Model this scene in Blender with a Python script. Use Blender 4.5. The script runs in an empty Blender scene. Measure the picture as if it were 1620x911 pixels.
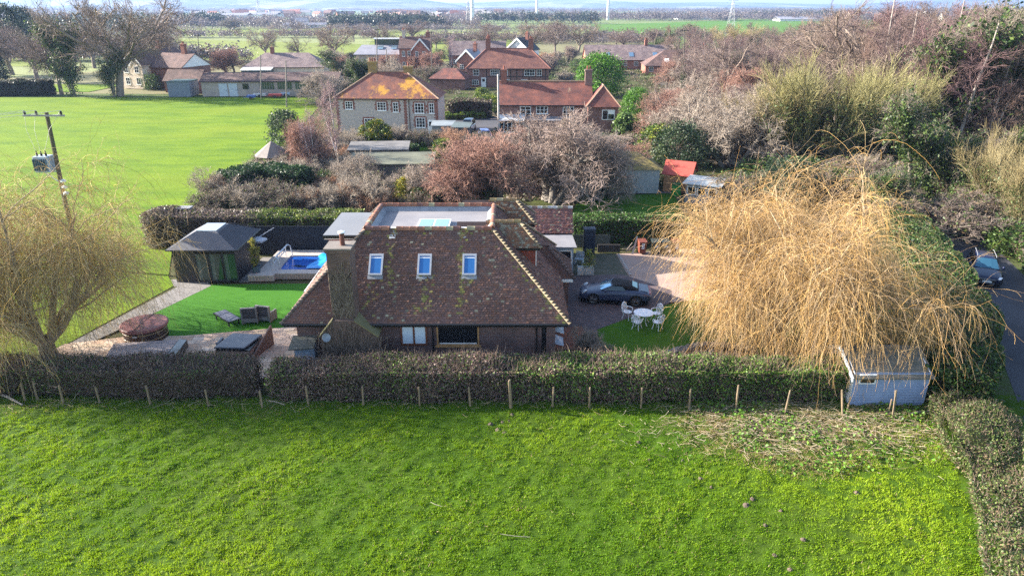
HAZE = 0.00013
EXPOSURE = 2.25
import bpy, math, random
import numpy as np
from mathutils import Vector, Matrix

SC = bpy.context.scene
COL = SC.collection
RAD = math.radians
# ------------------------------------------------------------------ camera model
FPX, CX, CY, H = 1100.0, 810.0, 455.5, 17.0
TH = math.atan(443.5 / FPX)
CT, ST = math.cos(TH), math.sin(TH)


def ray(px, py):
    a = (px - CX) / FPX
    b = (py - CY) / FPX
    return (a, CT - b * ST, -ST - b * CT)


def P(px, py, z=0.0):
    d = ray(px, py)
    t = (z - H) / d[2]
    return Vector((d[0] * t, d[1] * t, z))


def PXY(px, py, z=0.0):
    p = P(px, py, z)
    return (p.x, p.y)


def at_y(px, py, Y):
    d = ray(px, py)
    t = Y / d[1]
    return Vector((d[0] * t, Y, H + d[2] * t))


# ------------------------------------------------------------------ tagging
def tag(o, label=None, cat=None, group=None, kind=None):
    if label: o['label'] = label
    if cat: o['category'] = cat
    if group: o['group'] = group
    if kind: o['kind'] = kind
    return o


def thing(name, label, cat, loc=(0, 0, 0), rz=0.0, group=None):
    o = bpy.data.objects.new(name, None)
    COL.objects.link(o)
    o.empty_display_size = 0.2
    o.location = loc
    o.rotation_euler = (0, 0, rz)
    return tag(o, label, cat, group)


def dup(root, loc=None, rz=None, scale=None, label=None, group=None):
    r = root.copy()
    COL.objects.link(r)
    if loc is not None: r.location = loc
    if rz is not None: r.rotation_euler = (0, 0, rz)
    if scale is not None: r.scale = (scale,) * 3 if not hasattr(scale, '__len__') else scale
    if label: r['label'] = label
    if group: r['group'] = group
    for ch in list(root.children):
        c = ch.copy()
        COL.objects.link(c)
        c.parent = r
        for g in list(ch.children):
            d = g.copy()
            COL.objects.link(d)
            d.parent = c
    return r


def root_loc(o):
    v = Vector((0, 0, 0))
    while o is not None:
        v += Vector(o.location)
        o = o.parent
    return v


# ------------------------------------------------------------------ mesh builder
class MB:
    def __init__(s):
        s.v, s.f, s.m, s.cm, s.M = [], [], [], 0, Matrix()

    def add(s, vs, fs):
        b = len(s.v)
        s.v += [s.M @ Vector(p) for p in vs]
        s.f += [[b + i for i in f] for f in fs]
        s.m += [s.cm] * len(fs)
        return s

    def box(s, x0, x1, y0, y1, z0, z1):
        return s.add([(x0, y0, z0), (x1, y0, z0), (x1, y1, z0), (x0, y1, z0), (x0, y0, z1), (x1, y0, z1), (x1, y1, z1), (x0, y1, z1)],
                     [(3, 2, 1, 0), (4, 5, 6, 7), (0, 1, 5, 4), (1, 2, 6, 5), (2, 3, 7, 6), (3, 0, 4, 7)])

    def cbox(s, c, sx, sy, sz):
        return s.box(c[0] - sx / 2, c[0] + sx / 2, c[1] - sy / 2, c[1] + sy / 2, c[2], c[2] + sz)

    def poly(s, *pts):
        return s.add(pts, [tuple(range(len(pts)))])

    def slab(s, pts, th):
        """closed slab: upper polygon pts (CCW from above), th below it"""
        n = len(pts)
        lo = [(p[0], p[1], p[2] - th) for p in pts]
        return s.add(list(pts) + lo, [tuple(range(n)), tuple(range(2 * n - 1, n - 1, -1))] + [(i, i + n, (i + 1) % n + n, (i + 1) % n) for i in range(n)])

    def prism(s, pts, z0, z1):
        return s.slab([(p[0], p[1], z1) for p in pts], z1 - z0)

    def cyl(s, a, b, r0, r1=None, n=12, cap=True):
        r1 = r0 if r1 is None else r1
        a, b = Vector(a), Vector(b)
        t = (b - a).normalized()
        u = t.orthogonal().normalized()
        w = t.cross(u)
        vs = [a + (u * math.cos(k * 2 * math.pi / n) + w * math.sin(k * 2 * math.pi / n)) * r0 for k in range(n)]
        vs += [b + (u * math.cos(k * 2 * math.pi / n) + w * math.sin(k * 2 * math.pi / n)) * r1 for k in range(n)]
        fs = [(k, (k + 1) % n, n + (k + 1) % n, n + k) for k in range(n)]
        if cap: fs += [tuple(range(n - 1, -1, -1)), tuple(range(n, 2 * n))]
        return s.add(vs, fs)

    def tube(s, pts, r, n=6):
        pts = [Vector(p) for p in pts]
        vs, fs = [], []
        for i, p in enumerate(pts):
            t = (pts[min(i + 1, len(pts) - 1)] - pts[max(i - 1, 0)]).normalized()
            ref = Vector((0, 0, 1)) if abs(t.z) < .9 else Vector((1, 0, 0))
            u = t.cross(ref).normalized()
            w = t.cross(u)
            rr = r[i] if hasattr(r, '__len__') else r
            vs += [p + (u * math.cos(k * 2 * math.pi / n) + w * math.sin(k * 2 * math.pi / n)) * rr for k in range(n)]
        for i in range(len(pts) - 1):
            fs += [(i * n + k, i * n + (k + 1) % n, (i + 1) * n + (k + 1) % n, (i + 1) * n + k) for k in range(n)]
        fs += [tuple(range(n - 1, -1, -1)), tuple(range((len(pts) - 1) * n, len(pts) * n))]
        return s.add(vs, fs)

    def lathe(s, prof, n=16, c=(0, 0, 0), cap=True):
        vs, fs = [], []
        for r, z in prof:
            vs += [(c[0] + r * math.cos(k * 2 * math.pi / n), c[1] + r * math.sin(k * 2 * math.pi / n), c[2] + z) for k in range(n)]
        for i in range(len(prof) - 1):
            fs += [(i * n + k, i * n + (k + 1) % n, (i + 1) * n + (k + 1) % n, (i + 1) * n + k) for k in range(n)]
        if cap: fs += [tuple(range(n - 1, -1, -1)), tuple(range((len(prof) - 1) * n, len(prof) * n))]
        return s.add(vs, fs)

    def build(s, name, mats, parent=None, smooth=False, world=False, bevel=0, sub=0):
        off = root_loc(parent) if (world and parent is not None) else Vector((0, 0, 0))
        me = bpy.data.meshes.new(name)
        me.from_pydata([tuple(v - off) for v in s.v], [], s.f)
        for m in (mats if isinstance(mats, (list, tuple)) else [mats]): me.materials.append(m)
        me.polygons.foreach_set('material_index', s.m)
        if smooth: me.polygons.foreach_set('use_smooth', [True] * len(s.f))
        uv = me.uv_layers.new(name='UVMap')
        co = np.zeros(len(me.loops) * 2, dtype=np.float32)
        for p in me.polygons:
            n = p.normal
            if abs(n.z) > .985:
                u, w = Vector((1, 0, 0)), Vector((0, 1, 0))
            else:
                u = Vector((-n.y, n.x, 0)).normalized()
                w = n.cross(u)
            for li in p.loop_indices:
                q = me.vertices[me.loops[li].vertex_index].co
                co[2 * li] = q.dot(u)
                co[2 * li + 1] = q.dot(w)
        uv.data.foreach_set('uv', co)
        me.update()
        o = bpy.data.objects.new(name, me)
        COL.objects.link(o)
        if parent is not None: o.parent = parent
        if bevel:
            b = o.modifiers.new('bevel', 'BEVEL')
            b.width, b.segments, b.limit_method = bevel, 2, 'ANGLE'
        if sub:
            b = o.modifiers.new('sub', 'SUBSURF')
            b.levels = b.render_levels = sub
        return o


# ------------------------------------------------------------------ materials
class NT:
    def __init__(s, name):
        s.mat = bpy.data.materials.new(name)
        s.mat.use_nodes = True
        s.t = s.mat.node_tree
        s.t.nodes.clear()
        s.out = s.n('ShaderNodeOutputMaterial')

    def n(s, typ, **kw):
        nd = s.t.nodes.new(typ)
        for k, v in kw.items():
            if k in nd.bl_rna.properties.keys(): setattr(nd, k, v)
            else: nd.inputs[k.replace('_', ' ')].default_value = v
        return nd

    def l(s, a, b): s.t.links.new(a, b)

    def noise(s, vec, scale, detail=4, rough=.6):
        nd = s.n('ShaderNodeTexNoise')
        nd.inputs['Scale'].default_value = scale
        nd.inputs['Detail'].default_value = detail
        nd.inputs['Roughness'].default_value = rough
        s.l(vec, nd.inputs['Vector'])
        return nd.outputs['Fac']

    def mix(s, fac, a, b, mode='MIX'):
        nd = s.n('ShaderNodeMix', data_type='RGBA', blend_type=mode)
        for k, v in ((0, fac), (6, a), (7, b)):
            if hasattr(v, 'is_linked'): s.l(v, nd.inputs[k])
            else: nd.inputs[k].default_value = v if k == 0 else (*v[:3], 1)
        return nd.outputs[2]

    def ramp(s, fac, stops):
        nd = s.n('ShaderNodeValToRGB')
        el = nd.color_ramp.elements
        while len(el) < len(stops): el.new(.5)
        for e, (p, c) in zip(el, stops):
            e.position = p
            e.color = (*c, 1) if hasattr(c, '__len__') else (c, c, c, 1)
        s.l(fac, nd.inputs[0])
        return nd.outputs[0]

    def vec(s, kind='Object', scale=None):
        o = s.n('ShaderNodeTexCoord').outputs[kind]
        if scale:
            m = s.n('ShaderNodeMapping')
            m.inputs['Scale'].default_value = scale
            s.l(o, m.inputs['Vector'])
            o = m.outputs[0]
        return o

    def bump(s, h, strength, dist=.02):
        b = s.n('ShaderNodeBump')
        b.inputs['Strength'].default_value = strength
        b.inputs['Distance'].default_value = dist
        s.l(h, b.inputs['Height'])
        return b.outputs[0]

    def pbr(s, col, rough=.7, normal=None, metal=0., spec=.5, trans=0.):
        b = s.n('ShaderNodeBsdfPrincipled')
        if hasattr(col, 'is_linked'): s.l(col, b.inputs['Base Color'])
        else: b.inputs['Base Color'].default_value = (*col, 1)
        if hasattr(rough, 'is_linked'): s.l(rough, b.inputs['Roughness'])
        else: b.inputs['Roughness'].default_value = rough
        b.inputs['Metallic'].default_value = metal
        b.inputs['Specular IOR Level'].default_value = spec
        if normal is not None: s.l(normal, b.inputs['Normal'])
        s.b = b
        sh = b.outputs[0]
        if trans:
            t = s.n('ShaderNodeBsdfTranslucent')
            if hasattr(col, 'is_linked'): s.l(col, t.inputs[0])
            else: t.inputs[0].default_value = (*col, 1)
            mx = s.n('ShaderNodeMixShader')
            mx.inputs[0].default_value = trans
            s.l(sh, mx.inputs[1])
            s.l(t.outputs[0], mx.inputs[2])
            sh = mx.outputs[0]
        s.l(sh, s.out.inputs[0])
        return s.mat


def proc(name, c, c2=None, scale=3., rough=.7, bump=.2, bscale=30., spec=.4, metal=0., lo=.35, hi=.65):
    """weathered surface: two colours broken up by large and fine noise, fine bump"""
    t = NT(name)
    v = t.vec()
    c2 = c2 or tuple(x * .72 for x in c)
    big = t.ramp(t.noise(v, scale, 5), [(lo, c), (hi, c2)])
    fine = t.ramp(t.noise(v, bscale, 3), [(.3, .78), (.7, 1.15)])
    col = t.mix(.8, big, fine, 'MULTIPLY')
    nb = t.bump(t.noise(v, bscale, 4), bump, .02) if bump else None
    return t.pbr(col, rough, nb, metal, spec)


def brickmat(name, c1, c2, mortar, bw=.225, rh=.075, ms=.009, var=.5):
    t = NT(name)
    uv = t.vec('UV')
    b = t.n('ShaderNodeTexBrick')
    b.inputs['Scale'].default_value = 1
    b.inputs['Brick Width'].default_value = bw
    b.inputs['Row Height'].default_value = rh
    b.inputs['Mortar Size'].default_value = ms
    b.inputs['Color1'].default_value = (*c1, 1)
    b.inputs['Color2'].default_value = (*c2, 1)
    b.inputs['Mortar'].default_value = (*mortar, 1)
    t.l(uv, b.inputs['Vector'])
    v = t.vec()
    st = t.ramp(t.noise(v, .9, 6), [(.3, 1 - var), (.7, 1.15)])
    col = t.mix(.8, b.outputs['Color'], st, 'MULTIPLY')
    fine = t.ramp(t.noise(v, 9, 3), [(.3, .75), (.7, 1.2)])
    col = t.mix(.7, col, fine, 'MULTIPLY')
    inv = t.n('ShaderNodeMath', operation='SUBTRACT')
    inv.inputs[0].default_value = 1
    t.l(b.outputs['Fac'], inv.inputs[1])
    return t.pbr(col, .85, t.bump(inv.outputs[0], .5, .012))


def tilemat(name, c1, c2, c3, lichen=None, lamt=.6, rh=.14, bw=.19):
    """plain clay tiles by UV (metres), weathered in patches, lichen where given"""
    t = NT(name)
    uv = t.vec('UV')
    b = t.n('ShaderNodeTexBrick')
    b.inputs['Scale'].default_value = 1
    b.inputs['Brick Width'].default_value = bw
    b.inputs['Row Height'].default_value = rh
    b.inputs['Mortar Size'].default_value = .012
    b.inputs['Color1'].default_value = (*c1, 1)
    b.inputs['Color2'].default_value = (*c2, 1)
    b.inputs['Mortar'].default_value = (*[x * .35 for x in c2], 1)
    t.l(uv, b.inputs['Vector'])
    v = t.vec()
    col = t.mix(t.ramp(t.noise(v, .7, 6, .65), [(.42, 0.), (.62, .85)]), b.outputs['Color'], c3)
    col = t.mix(.8, col, t.ramp(t.noise(v, 5, 3), [(.3, .7), (.7, 1.25)]), 'MULTIPLY')
    if lichen:
        col = t.mix(t.ramp(t.noise(t.vec('Object', (1, 1, .55)), .33, 6, .7), [(lamt, 0.), (lamt + .07, 1.)]), col, lichen)
    inv = t.n('ShaderNodeMath', operation='SUBTRACT')
    inv.inputs[0].default_value = 1
    t.l(b.outputs['Fac'], inv.inputs[1])
    return t.pbr(col, .85, t.bump(inv.outputs[0], .6, .03))


def glassmat(name, base, metal=.0, spec=.9, rough=.06):
    t = NT(name)
    v = t.vec()
    nb = t.bump(t.noise(v, 1.5, 2), .04, .05)
    return t.pbr(base, rough, nb, metal, spec)


def attrmat(name, trans=0., rough=.7, spec=.3):
    t = NT(name)
    a = t.n('ShaderNodeAttribute', attribute_name='col')
    return t.pbr(a.outputs['Color'], rough, None, 0, spec, trans)


MAT = {}
MAT['leaf'] = attrmat('foliage', .32, .5, .35)
MAT['grass'] = attrmat('grass_blades', .4, .6, .2)
MAT['bark'] = attrmat('bark', 0, .85, .15)
MAT['tiles'] = attrmat('clay_tiles', 0, .8, .25)


# ------------------------------------------------------------------ vegetation in numpy
def unit(a): return a / np.maximum(np.linalg.norm(a, axis=-1, keepdims=True), 1e-9)


def grow(rng, p, d, L, K, wob, trop):
    N = len(p)
    pts = np.zeros((N, K, 3))
    pts[:, 0] = p
    st = (L / (K - 1))[:, None]
    for k in range(1, K):
        d = unit(d + rng.normal(size=(N, 3)) * wob + np.array([0, 0, trop]))
        pts[:, k] = pts[:, k - 1] + d * st
    return pts


def spawn(rng, pts, rad, n, t0, t1, ang, sd):
    N, K, _ = pts.shape
    idx = np.repeat(np.arange(N), n)
    tt = rng.uniform(t0, t1, N * n)
    t = tt * (K - 1)
    i = np.minimum(t.astype(int), K - 2)
    f = (t - i)[:, None]
    p = pts[idx, i] * (1 - f) + pts[idx, i + 1] * f
    tg = unit(pts[idx, i + 1] - pts[idx, i])
    a = np.radians(rng.normal(ang, sd, N * n))[:, None]
    pr = unit(np.cross(tg, rng.normal(size=tg.shape)))
    d = tg * np.cos(a) + pr * np.sin(a)
    r = (rad[idx, i] * (1 - f[:, 0]) + rad[idx, i + 1] * f[:, 0])
    return p, d, r, tt


class VB:
    def __init__(s): s.v, s.q, s.t, s.c, s.nv = [], [], [], [], 0

    def _push(s, v, q, t, c):
        s.v.append(v)
        s.c.append(c)
        if q is not None: s.q.append(q + s.nv)
        if t is not None: s.t.append(t + s.nv)
        s.nv += len(v)

    def tubes(s, rng, pts, rad, S, col, var=.2):
        N, K, _ = pts.shape
        tg = np.empty_like(pts)
        tg[:, 1:-1] = pts[:, 2:] - pts[:, :-2]
        tg[:, 0] = pts[:, 1] - pts[:, 0]
        tg[:, -1] = pts[:, -1] - pts[:, -2]
        tg = unit(tg)
        ref = rng.normal(size=(N, 1, 3))
        u = unit(np.cross(tg, ref))
        w = np.cross(tg, u)
        a = np.arange(S) * 2 * np.pi / S
        ring = u[:, :, None] * np.cos(a)[:, None] + w[:, :, None] * np.sin(a)[:, None]
        v = (pts[:, :, None] + ring * rad[:, :, None, None]).reshape(-1, 3)
        base = (np.arange(N) * K * S)[:, None, None]
        k = (np.arange(K - 1) * S)[None, :, None]
        j = np.arange(S)[None, None]
        j2 = (j + 1) % S
        q = np.stack([base + k + j, base + k + j2, base + k + S + j2, base + k + S + j], -1).reshape(-1, 4)
        c = np.broadcast_to(np.asarray(col, float), (N, 3)) * (1 + rng.normal(size=(N, 1)) * var)
        c = np.repeat(np.clip(c, .004, 1), K * S, 0)
        s._push(v, q, None, c)

    def leaves(s, rng, cen, size, col, var=.25, aspect=.55, up=0.):
        N = len(cen)
        n = rng.normal(size=(N, 3))
        n[:, 2] += up
        n = unit(n)
        u = unit(np.cross(n, rng.normal(size=(N, 3))))
        w = np.cross(n, u)
        sz = (np.broadcast_to(size, (N,)) * rng.uniform(.6, 1.3, N))[:, None]
        fold = n * sz * .22
        v = np.stack([cen - u * sz, cen - w * sz * aspect + fold, cen + u * sz, cen + w * sz * aspect + fold], 1).reshape(-1, 3)
        q = np.arange(N * 4).reshape(-1, 4)
        c = np.broadcast_to(np.asarray(col, float), (N, 3)) * (1 + rng.normal(size=(N, 1)) * var)
        s._push(v, q, None, np.repeat(np.clip(c, .004, 1), 4, 0))

    def blades(s, rng, base, h, w, col, var=.2, lean=.5):
        N = len(base)
        a = rng.uniform(0, 2 * np.pi, N)
        d = np.stack([np.cos(a), np.sin(a), np.zeros(N)], 1)
        hh = (np.broadcast_to(h, (N,)) * rng.uniform(.5, 1.4, N))[:, None]
        ww = (np.broadcast_to(w, (N,)) * rng.uniform(.6, 1.3, N))[:, None]
        ln = rng.normal(size=(N, 3)) * lean
        ln[:, 2] = 1
        tip = base + unit(ln) * hh
        v = np.stack([base - d * ww, base + d * ww, tip], 1).reshape(-1, 3)
        t = np.arange(N * 3).reshape(-1, 3)
        c = np.broadcast_to(np.asarray(col, float), (N, 3)) * (1 + rng.normal(size=(N, 1)) * var)
        s._push(v, None, t, np.repeat(np.clip(c, .004, 1), 3, 0))

    def build(s, name, mat, parent=None, off=None):
        v = np.concatenate(s.v)
        if off is not None: v = v - np.asarray(off)
        q = np.concatenate(s.q) if s.q else np.zeros((0, 4), int)
        t = np.concatenate(s.t) if s.t else np.zeros((0, 3), int)
        c = np.concatenate(s.c)
        me = bpy.data.meshes.new(name)
        me.vertices.add(len(v))
        me.vertices.foreach_set('co', v.astype(np.float32).ravel())
        li = np.concatenate([q.ravel(), t.ravel()]).astype(np.int32)
        ls = np.concatenate([np.arange(len(q)) * 4, len(q) * 4 + np.arange(len(t)) * 3]).astype(np.int32)
        me.loops.add(len(li))
        me.loops.foreach_set('vertex_index', li)
        me.polygons.add(len(ls))
        me.polygons.foreach_set('loop_start', ls)
        at = me.attributes.new('col', 'FLOAT_COLOR', 'POINT')
        at.data.foreach_set('color', np.concatenate([c, np.ones((len(c), 1))], 1).astype(np.float32).ravel())
        me.materials.append(mat)
        me.update(calc_edges=True)
        o = bpy.data.objects.new(name, me)
        COL.objects.link(o)
        if parent is not None: o.parent = parent
        return o


def taper(rng, r0, K, end=.35):
    return r0[:, None] * np.linspace(1, end, K)[None]


def branchy(root, seed, stems, levels, bark=(.12, .1, .085), leafy=None):
    """stems: dict(n,L,r,lean,K,wob,trop,spread); levels: list of dicts. trunk = first `trunk` levels, rest = crown"""
    rng = np.random.default_rng(seed)
    n = stems['n']
    a = rng.uniform(0, 2 * np.pi, n)
    sp = stems.get('spread', 0)
    p = np.stack([np.cos(a) * sp * rng.uniform(.2, 1, n), np.sin(a) * sp * rng.uniform(.2, 1, n), np.zeros(n)], 1)
    ln = stems['lean'] * rng.uniform(.35, 1.1, n) if n > 1 else np.full(n, stems['lean'])
    d = unit(np.stack([np.cos(a) * ln, np.sin(a) * ln, np.ones(n)], 1))
    L = stems['L'] * rng.uniform(.75, 1.15, n)
    K = stems.get('K', 7)
    pts = grow(rng, p, d, L, K, stems.get('wob', .1), stems.get('trop', 0))
    rad = stems['r'] * np.linspace(1, stems.get('end', .45), K)[None] * rng.uniform(.8, 1.15, (n, 1))
    tv, cv = VB(), VB()
    tv.tubes(rng, pts, rad, 7, bark, .1)
    ntr = 0
    allp = [pts]
    for lv in levels:
        p, d, r, t = spawn(rng, pts, rad, lv['n'], lv.get('t0', .2), lv.get('t1', 1), lv['ang'], lv.get('sd', 12))
        if lv.get('flat'): d[:, 2] *= lv['flat']; d = unit(d)
        N = len(p)
        L = lv['L'] * rng.uniform(.6, 1.25, N) * (1 - lv.get('tl', .35) * t)
        K = lv.get('K', 4)
        pts = grow(rng, p, d, L, K, lv.get('wob', .18), lv.get('trop', .05))
        pts[:, :, 2] = np.maximum(pts[:, :, 2], .03)
        r0 = np.maximum(np.minimum(r * lv.get('rr', .6), lv.get('rmax', 9)), lv.get('rmin', .01))
        rad = r0[:, None] * np.linspace(1, lv.get('end', .5), K)[None]
        (tv if lv.get('trunk') else cv).tubes(rng, pts, rad, lv.get('S', 3), lv.get('col', bark), lv.get('var', .18))
        allp.append(pts)
    if leafy:
        src = np.concatenate([q.reshape(-1, 3) for q in (allp[i] for i in leafy.get('lv', [-1]))])
        if leafy.get('zmax'): src = src[src[:, 2] < leafy['zmax']]
        c = src[rng.integers(0, len(src), leafy['n'])] + rng.normal(size=(leafy['n'], 3)) * leafy.get('spread', .15)
        pal = np.array(leafy['cols'])
        cv.leaves(rng, c, leafy['size'], pal[rng.integers(0, len(pal), len(c))])
    tv.build('trunk', MAT['bark'], root)
    cv.build('crown', MAT['leaf'] if leafy else MAT['bark'], root)
    return root


def clumpy(root, seed, h, r, shape, ncl, per, leaf, cols, clr=.3, trunk=.12, z0=.05, bark=(.1, .08, .06)):
    """evergreen crown: leaf clumps through an uneven volume, on a tapering trunk"""
    rng = np.random.default_rng(seed)
    tv, cv = VB(), VB()
    pts = grow(rng, np.zeros((1, 3)), np.array([[0, 0, 1.]]), np.array([h * .85]), 6, .03, 0)
    tv.tubes(rng, pts, trunk * np.linspace(1, .3, 6)[None], 7, bark)
    u = rng.uniform(0, 1, ncl)
    z = z0 + (1 - z0) * u ** (1.25 if shape == 'cone' else .9)
    if shape == 'cone': rr = (1 - z) ** .8 + .03
    elif shape == 'column': rr = np.minimum(1, (1 - z) * 3) ** .5 * np.minimum(1, .5 + z * 2)
    else: rr = np.sqrt(np.clip(1 - (2 * z - .9) ** 2 / 1.3, .02, 1))
    a = rng.uniform(0, 2 * np.pi, ncl)
    lob = 1 + .16 * np.sin(3 * a + seed) + .12 * np.sin(5 * a + 7 * z + seed)
    rad = r * rr * lob * np.sqrt(rng.uniform(.25, 1.05, ncl))
    cc = np.stack([rad * np.cos(a), rad * np.sin(a), z * h], 1)
    # limbs from the trunk to some clumps
    k = min(ncl, 90)
    st = np.stack([np.zeros(k), np.zeros(k), cc[:k, 2] * .75], 1)
    lp = np.stack([st, (st + cc[:k]) / 2 + rng.normal(size=(k, 3)) * .08, cc[:k]], 1)
    tv.tubes(rng, lp, np.full((k, 3), trunk * .22) * np.array([1, .7, .3]), 4, bark)
    pal = np.array(cols)
    pc = pal[rng.integers(0, len(pal), ncl)] * rng.uniform(.7, 1.25, (ncl, 1))
    c = np.repeat(cc, per, 0) + rng.normal(size=(ncl * per, 3)) * clr * np.array([1, 1, .8])
    c[:, 2] = np.maximum(c[:, 2], .03)
    cv.leaves(rng, c, leaf, np.repeat(pc, per, 0), .22)
    tv.build('trunk', MAT['bark'], root)
    cv.build('crown', MAT['leaf'], root)
    return root


def waves(seed, lo, hi, n=14):
    r = np.random.default_rng(seed)
    k = np.exp(r.uniform(np.log(lo), np.log(hi), n))
    a = r.uniform(0, 2 * np.pi, n)
    ph = r.uniform(0, 2 * np.pi, n)
    am = (lo / k) ** .6
    am /= np.sqrt((am ** 2).sum() / 2)

    def f(x, y):
        o = 0
        for i in range(n): o = o + am[i] * np.sin(k[i] * (x * np.cos(a[i]) + y * np.sin(a[i])) + ph[i])
        return o
    return f


def hedge(name, label, path, w, h, colfn, leaf=.07, dens=240, twd=25, seed=1, cat='hedge', lump=.16, stem=(.06, .045, .035), core_in=.22, group=None, twl=.3, round_=.25):
    """hedge along a polyline path: lumpy core of stems, twigs and leaves over its surface"""
    rng = np.random.default_rng(seed)
    pa = np.array(path, float)
    seg = pa[1:] - pa[:-1]
    sl = np.linalg.norm(seg, axis=1)
    cum = np.concatenate([[0], np.cumsum(sl)])
    Lt = cum[-1]
    W = np.array(w if hasattr(w, '__len__') else [w] * len(pa), float)
    HH = np.array(h if hasattr(h, '__len__') else [h] * len(pa), float)
    lf, lf2 = waves(seed + 5, .7, 3.5), waves(seed + 6, 1.5, 6)
    dirs = unit(seg)

    def surf(s, q, inset):
        """s along, q in 0..1 around left side, top, right side"""
        x = np.interp(s, cum, pa[:, 0])
        y = np.interp(s, cum, pa[:, 1])
        ww, hh = np.interp(s, cum, W), np.interp(s, cum, HH)
        i = np.clip(np.searchsorted(cum, s, 'right') - 1, 0, len(dirs) - 1)
        d = dirs[i]
        nn = np.stack([-d[:, 1], d[:, 0]], 1)
        per = 2 * hh + ww
        e = q * per
        ins = inset - lump * (.6 * lf(x + 3 * q, y) + .4 * lf2(x, y + 5 * q))
        side = np.where(e < hh, 1., np.where(e > hh + ww, -1., 0.))
        lat = np.where(side == 1, ww / 2 - ins, np.where(side == -1, -(ww / 2 - ins), ww / 2 - (e - hh)))
        lat = np.where(side == 0, lat * (1 - np.maximum(ins, 0) / (ww / 2 + .01)), lat)
        z = np.where(side == 1, e, np.where(side == -1, per - e, hh))
        z = np.where(side == 0, hh - ins - round_ * (2 * np.abs(lat) / ww) ** 4, z)
        z = np.minimum(z, hh - ins)
        # belly in the lower third is thinner
        lat = lat * (1 - .12 * np.clip(1 - z / (hh * .6), 0, 1))
        tp = np.clip((np.minimum(s, Lt - s)) / .5, 0, 1) ** .5
        lat = lat * (.45 + .55 * tp)
        return np.stack([x + nn[:, 0] * lat, y + nn[:, 1] * lat, np.maximum(z, .02)], 1), nn, side

    area = float(np.sum(sl) * (2 * HH.mean() + W.mean()))
    N = int(area * dens)
    s = rng.uniform(0, Lt, N)
    q = rng.uniform(0, 1, N)
    c, nn, side = surf(s, q, rng.exponential(.07, N) - .04)
    # close both ends
    ne = int(W.mean() * HH.mean() * dens)
    for e in (0, -1):
        d = dirs[e] * (-1 if e == 0 else 1)
        k = rng.uniform(-.45, .45, ne)
        ce = np.stack([pa[e, 0] - dirs[e][1] * k * W[e] + d[0] * rng.normal(0, .1, ne), pa[e, 1] + dirs[e][0] * k * W[e] + d[1] * rng.normal(0, .1, ne), rng.uniform(.1, HH[e], ne)], 1)
        c = np.concatenate([c, ce])
    o = thing(name, label, cat, (pa[0, 0], pa[0, 1], 0), 0, group)
    off = (pa[0, 0], pa[0, 1], 0)
    lv, sv = VB(), VB()
    lv.leaves(rng, c, leaf, colfn(rng, c), .22, .6)
    # twigs
    M = int(area * twd)
    if M:
        s = rng.uniform(0, Lt, M)
        q = rng.uniform(0.02, .98, M)
        c, nn, side = surf(s, q, np.full(M, .12))
        d = np.zeros((M, 3))
        d[:, :2] = nn * side[:, None] * .7
        d[:, 2] = np.where(side == 0, 1.0, .35)
        d = unit(d + rng.normal(size=(M, 3)) * .5)
        pts = grow(rng, c, d, rng.uniform(.5, 1.3, M) * twl, 4, .25, .05)
        pts[:, :, 2] = np.maximum(pts[:, :, 2], .02)
        sv.tubes(rng, pts, np.full((M, 4), .011) * np.array([1, .8, .6, .4]), 3, np.array([.17, .125, .095]), .35)
    # core
    ns, nq = max(8, int(Lt / .35)), 14
    ss = np.linspace(.12, Lt - .12, ns)
    ring = []
    for k in range(nq):
        cc, _, _ = surf(ss, np.full(ns, k / (nq - 1)), np.full(ns, core_in))
        ring.append(cc)
    ring = np.stack(ring, 1)
    v = ring.reshape(-1, 3)
    i = np.arange(ns - 1)[:, None] * nq
    j = np.arange(nq)[None]
    qd = np.stack([i + j, i + (j + 1) % nq, i + nq + (j + 1) % nq, i + nq + j], -1).reshape(-1, 4)
    ce = np.array([[0, k, nq - 2 - k + 1 - 1, nq - 1] for k in ()] or np.zeros((0, 4)), int)
    m = nq // 2
    caps = [[k, k + 1, nq - 2 - k, nq - 1 - k] for k in range(m - 1)]
    b = (ns - 1) * nq
    caps += [[b + nq - 1 - k, b + nq - 2 - k, b + k + 1, b + k] for k in range(m - 1)]
    sv._push(v, np.concatenate([qd, np.array(caps)]), None, np.repeat(np.array([stem]), len(v), 0) * rng.uniform(.6, 1.3, (len(v), 1)))
    lv.build('foliage', MAT['leaf'], o, off)
    sv.build('stems', MAT['bark'], o, off)
    return o


def pal(cols, wts):
    cols = np.array(cols)
    w = np.array(wts, float)
    w /= w.sum()

    def f(rng, c): return cols[rng.choice(len(cols), len(c), p=w)]
    return f


def sheet(name, pts, mat, z, label=None, kind='structure'):
    m = MB()
    m.poly(*[(p[0], p[1], z) for p in pts])
    o = m.build(name, mat)
    if o.data.polygons[0].normal.z < 0: o.data.flip_normals()
    tag(o, label, None, None, kind)
    return o


# ================================================================== materials of the ground
def grassmat(name, c1, c2, c3, big=.08, mid=.6, fine=12., bump=.6, bd=.06, stretch=(1, 1, 1)):
    t = NT(name)
    v = t.vec('Object', stretch)
    col = t.ramp(t.noise(v, mid, 6, .65), [(.35, c1), (.65, c2)])
    col = t.mix(t.ramp(t.noise(v, big, 5), [(.45, 0.), (.7, .8)]), col, c3)
    f = t.noise(v, fine, 4, .7)
    col = t.mix(.85, col, t.ramp(f, [(.3, .6), (.7, 1.35)]), 'MULTIPLY')
    return t.pbr(col, .9, t.bump(f, bump, bd), 0, .1)


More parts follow.
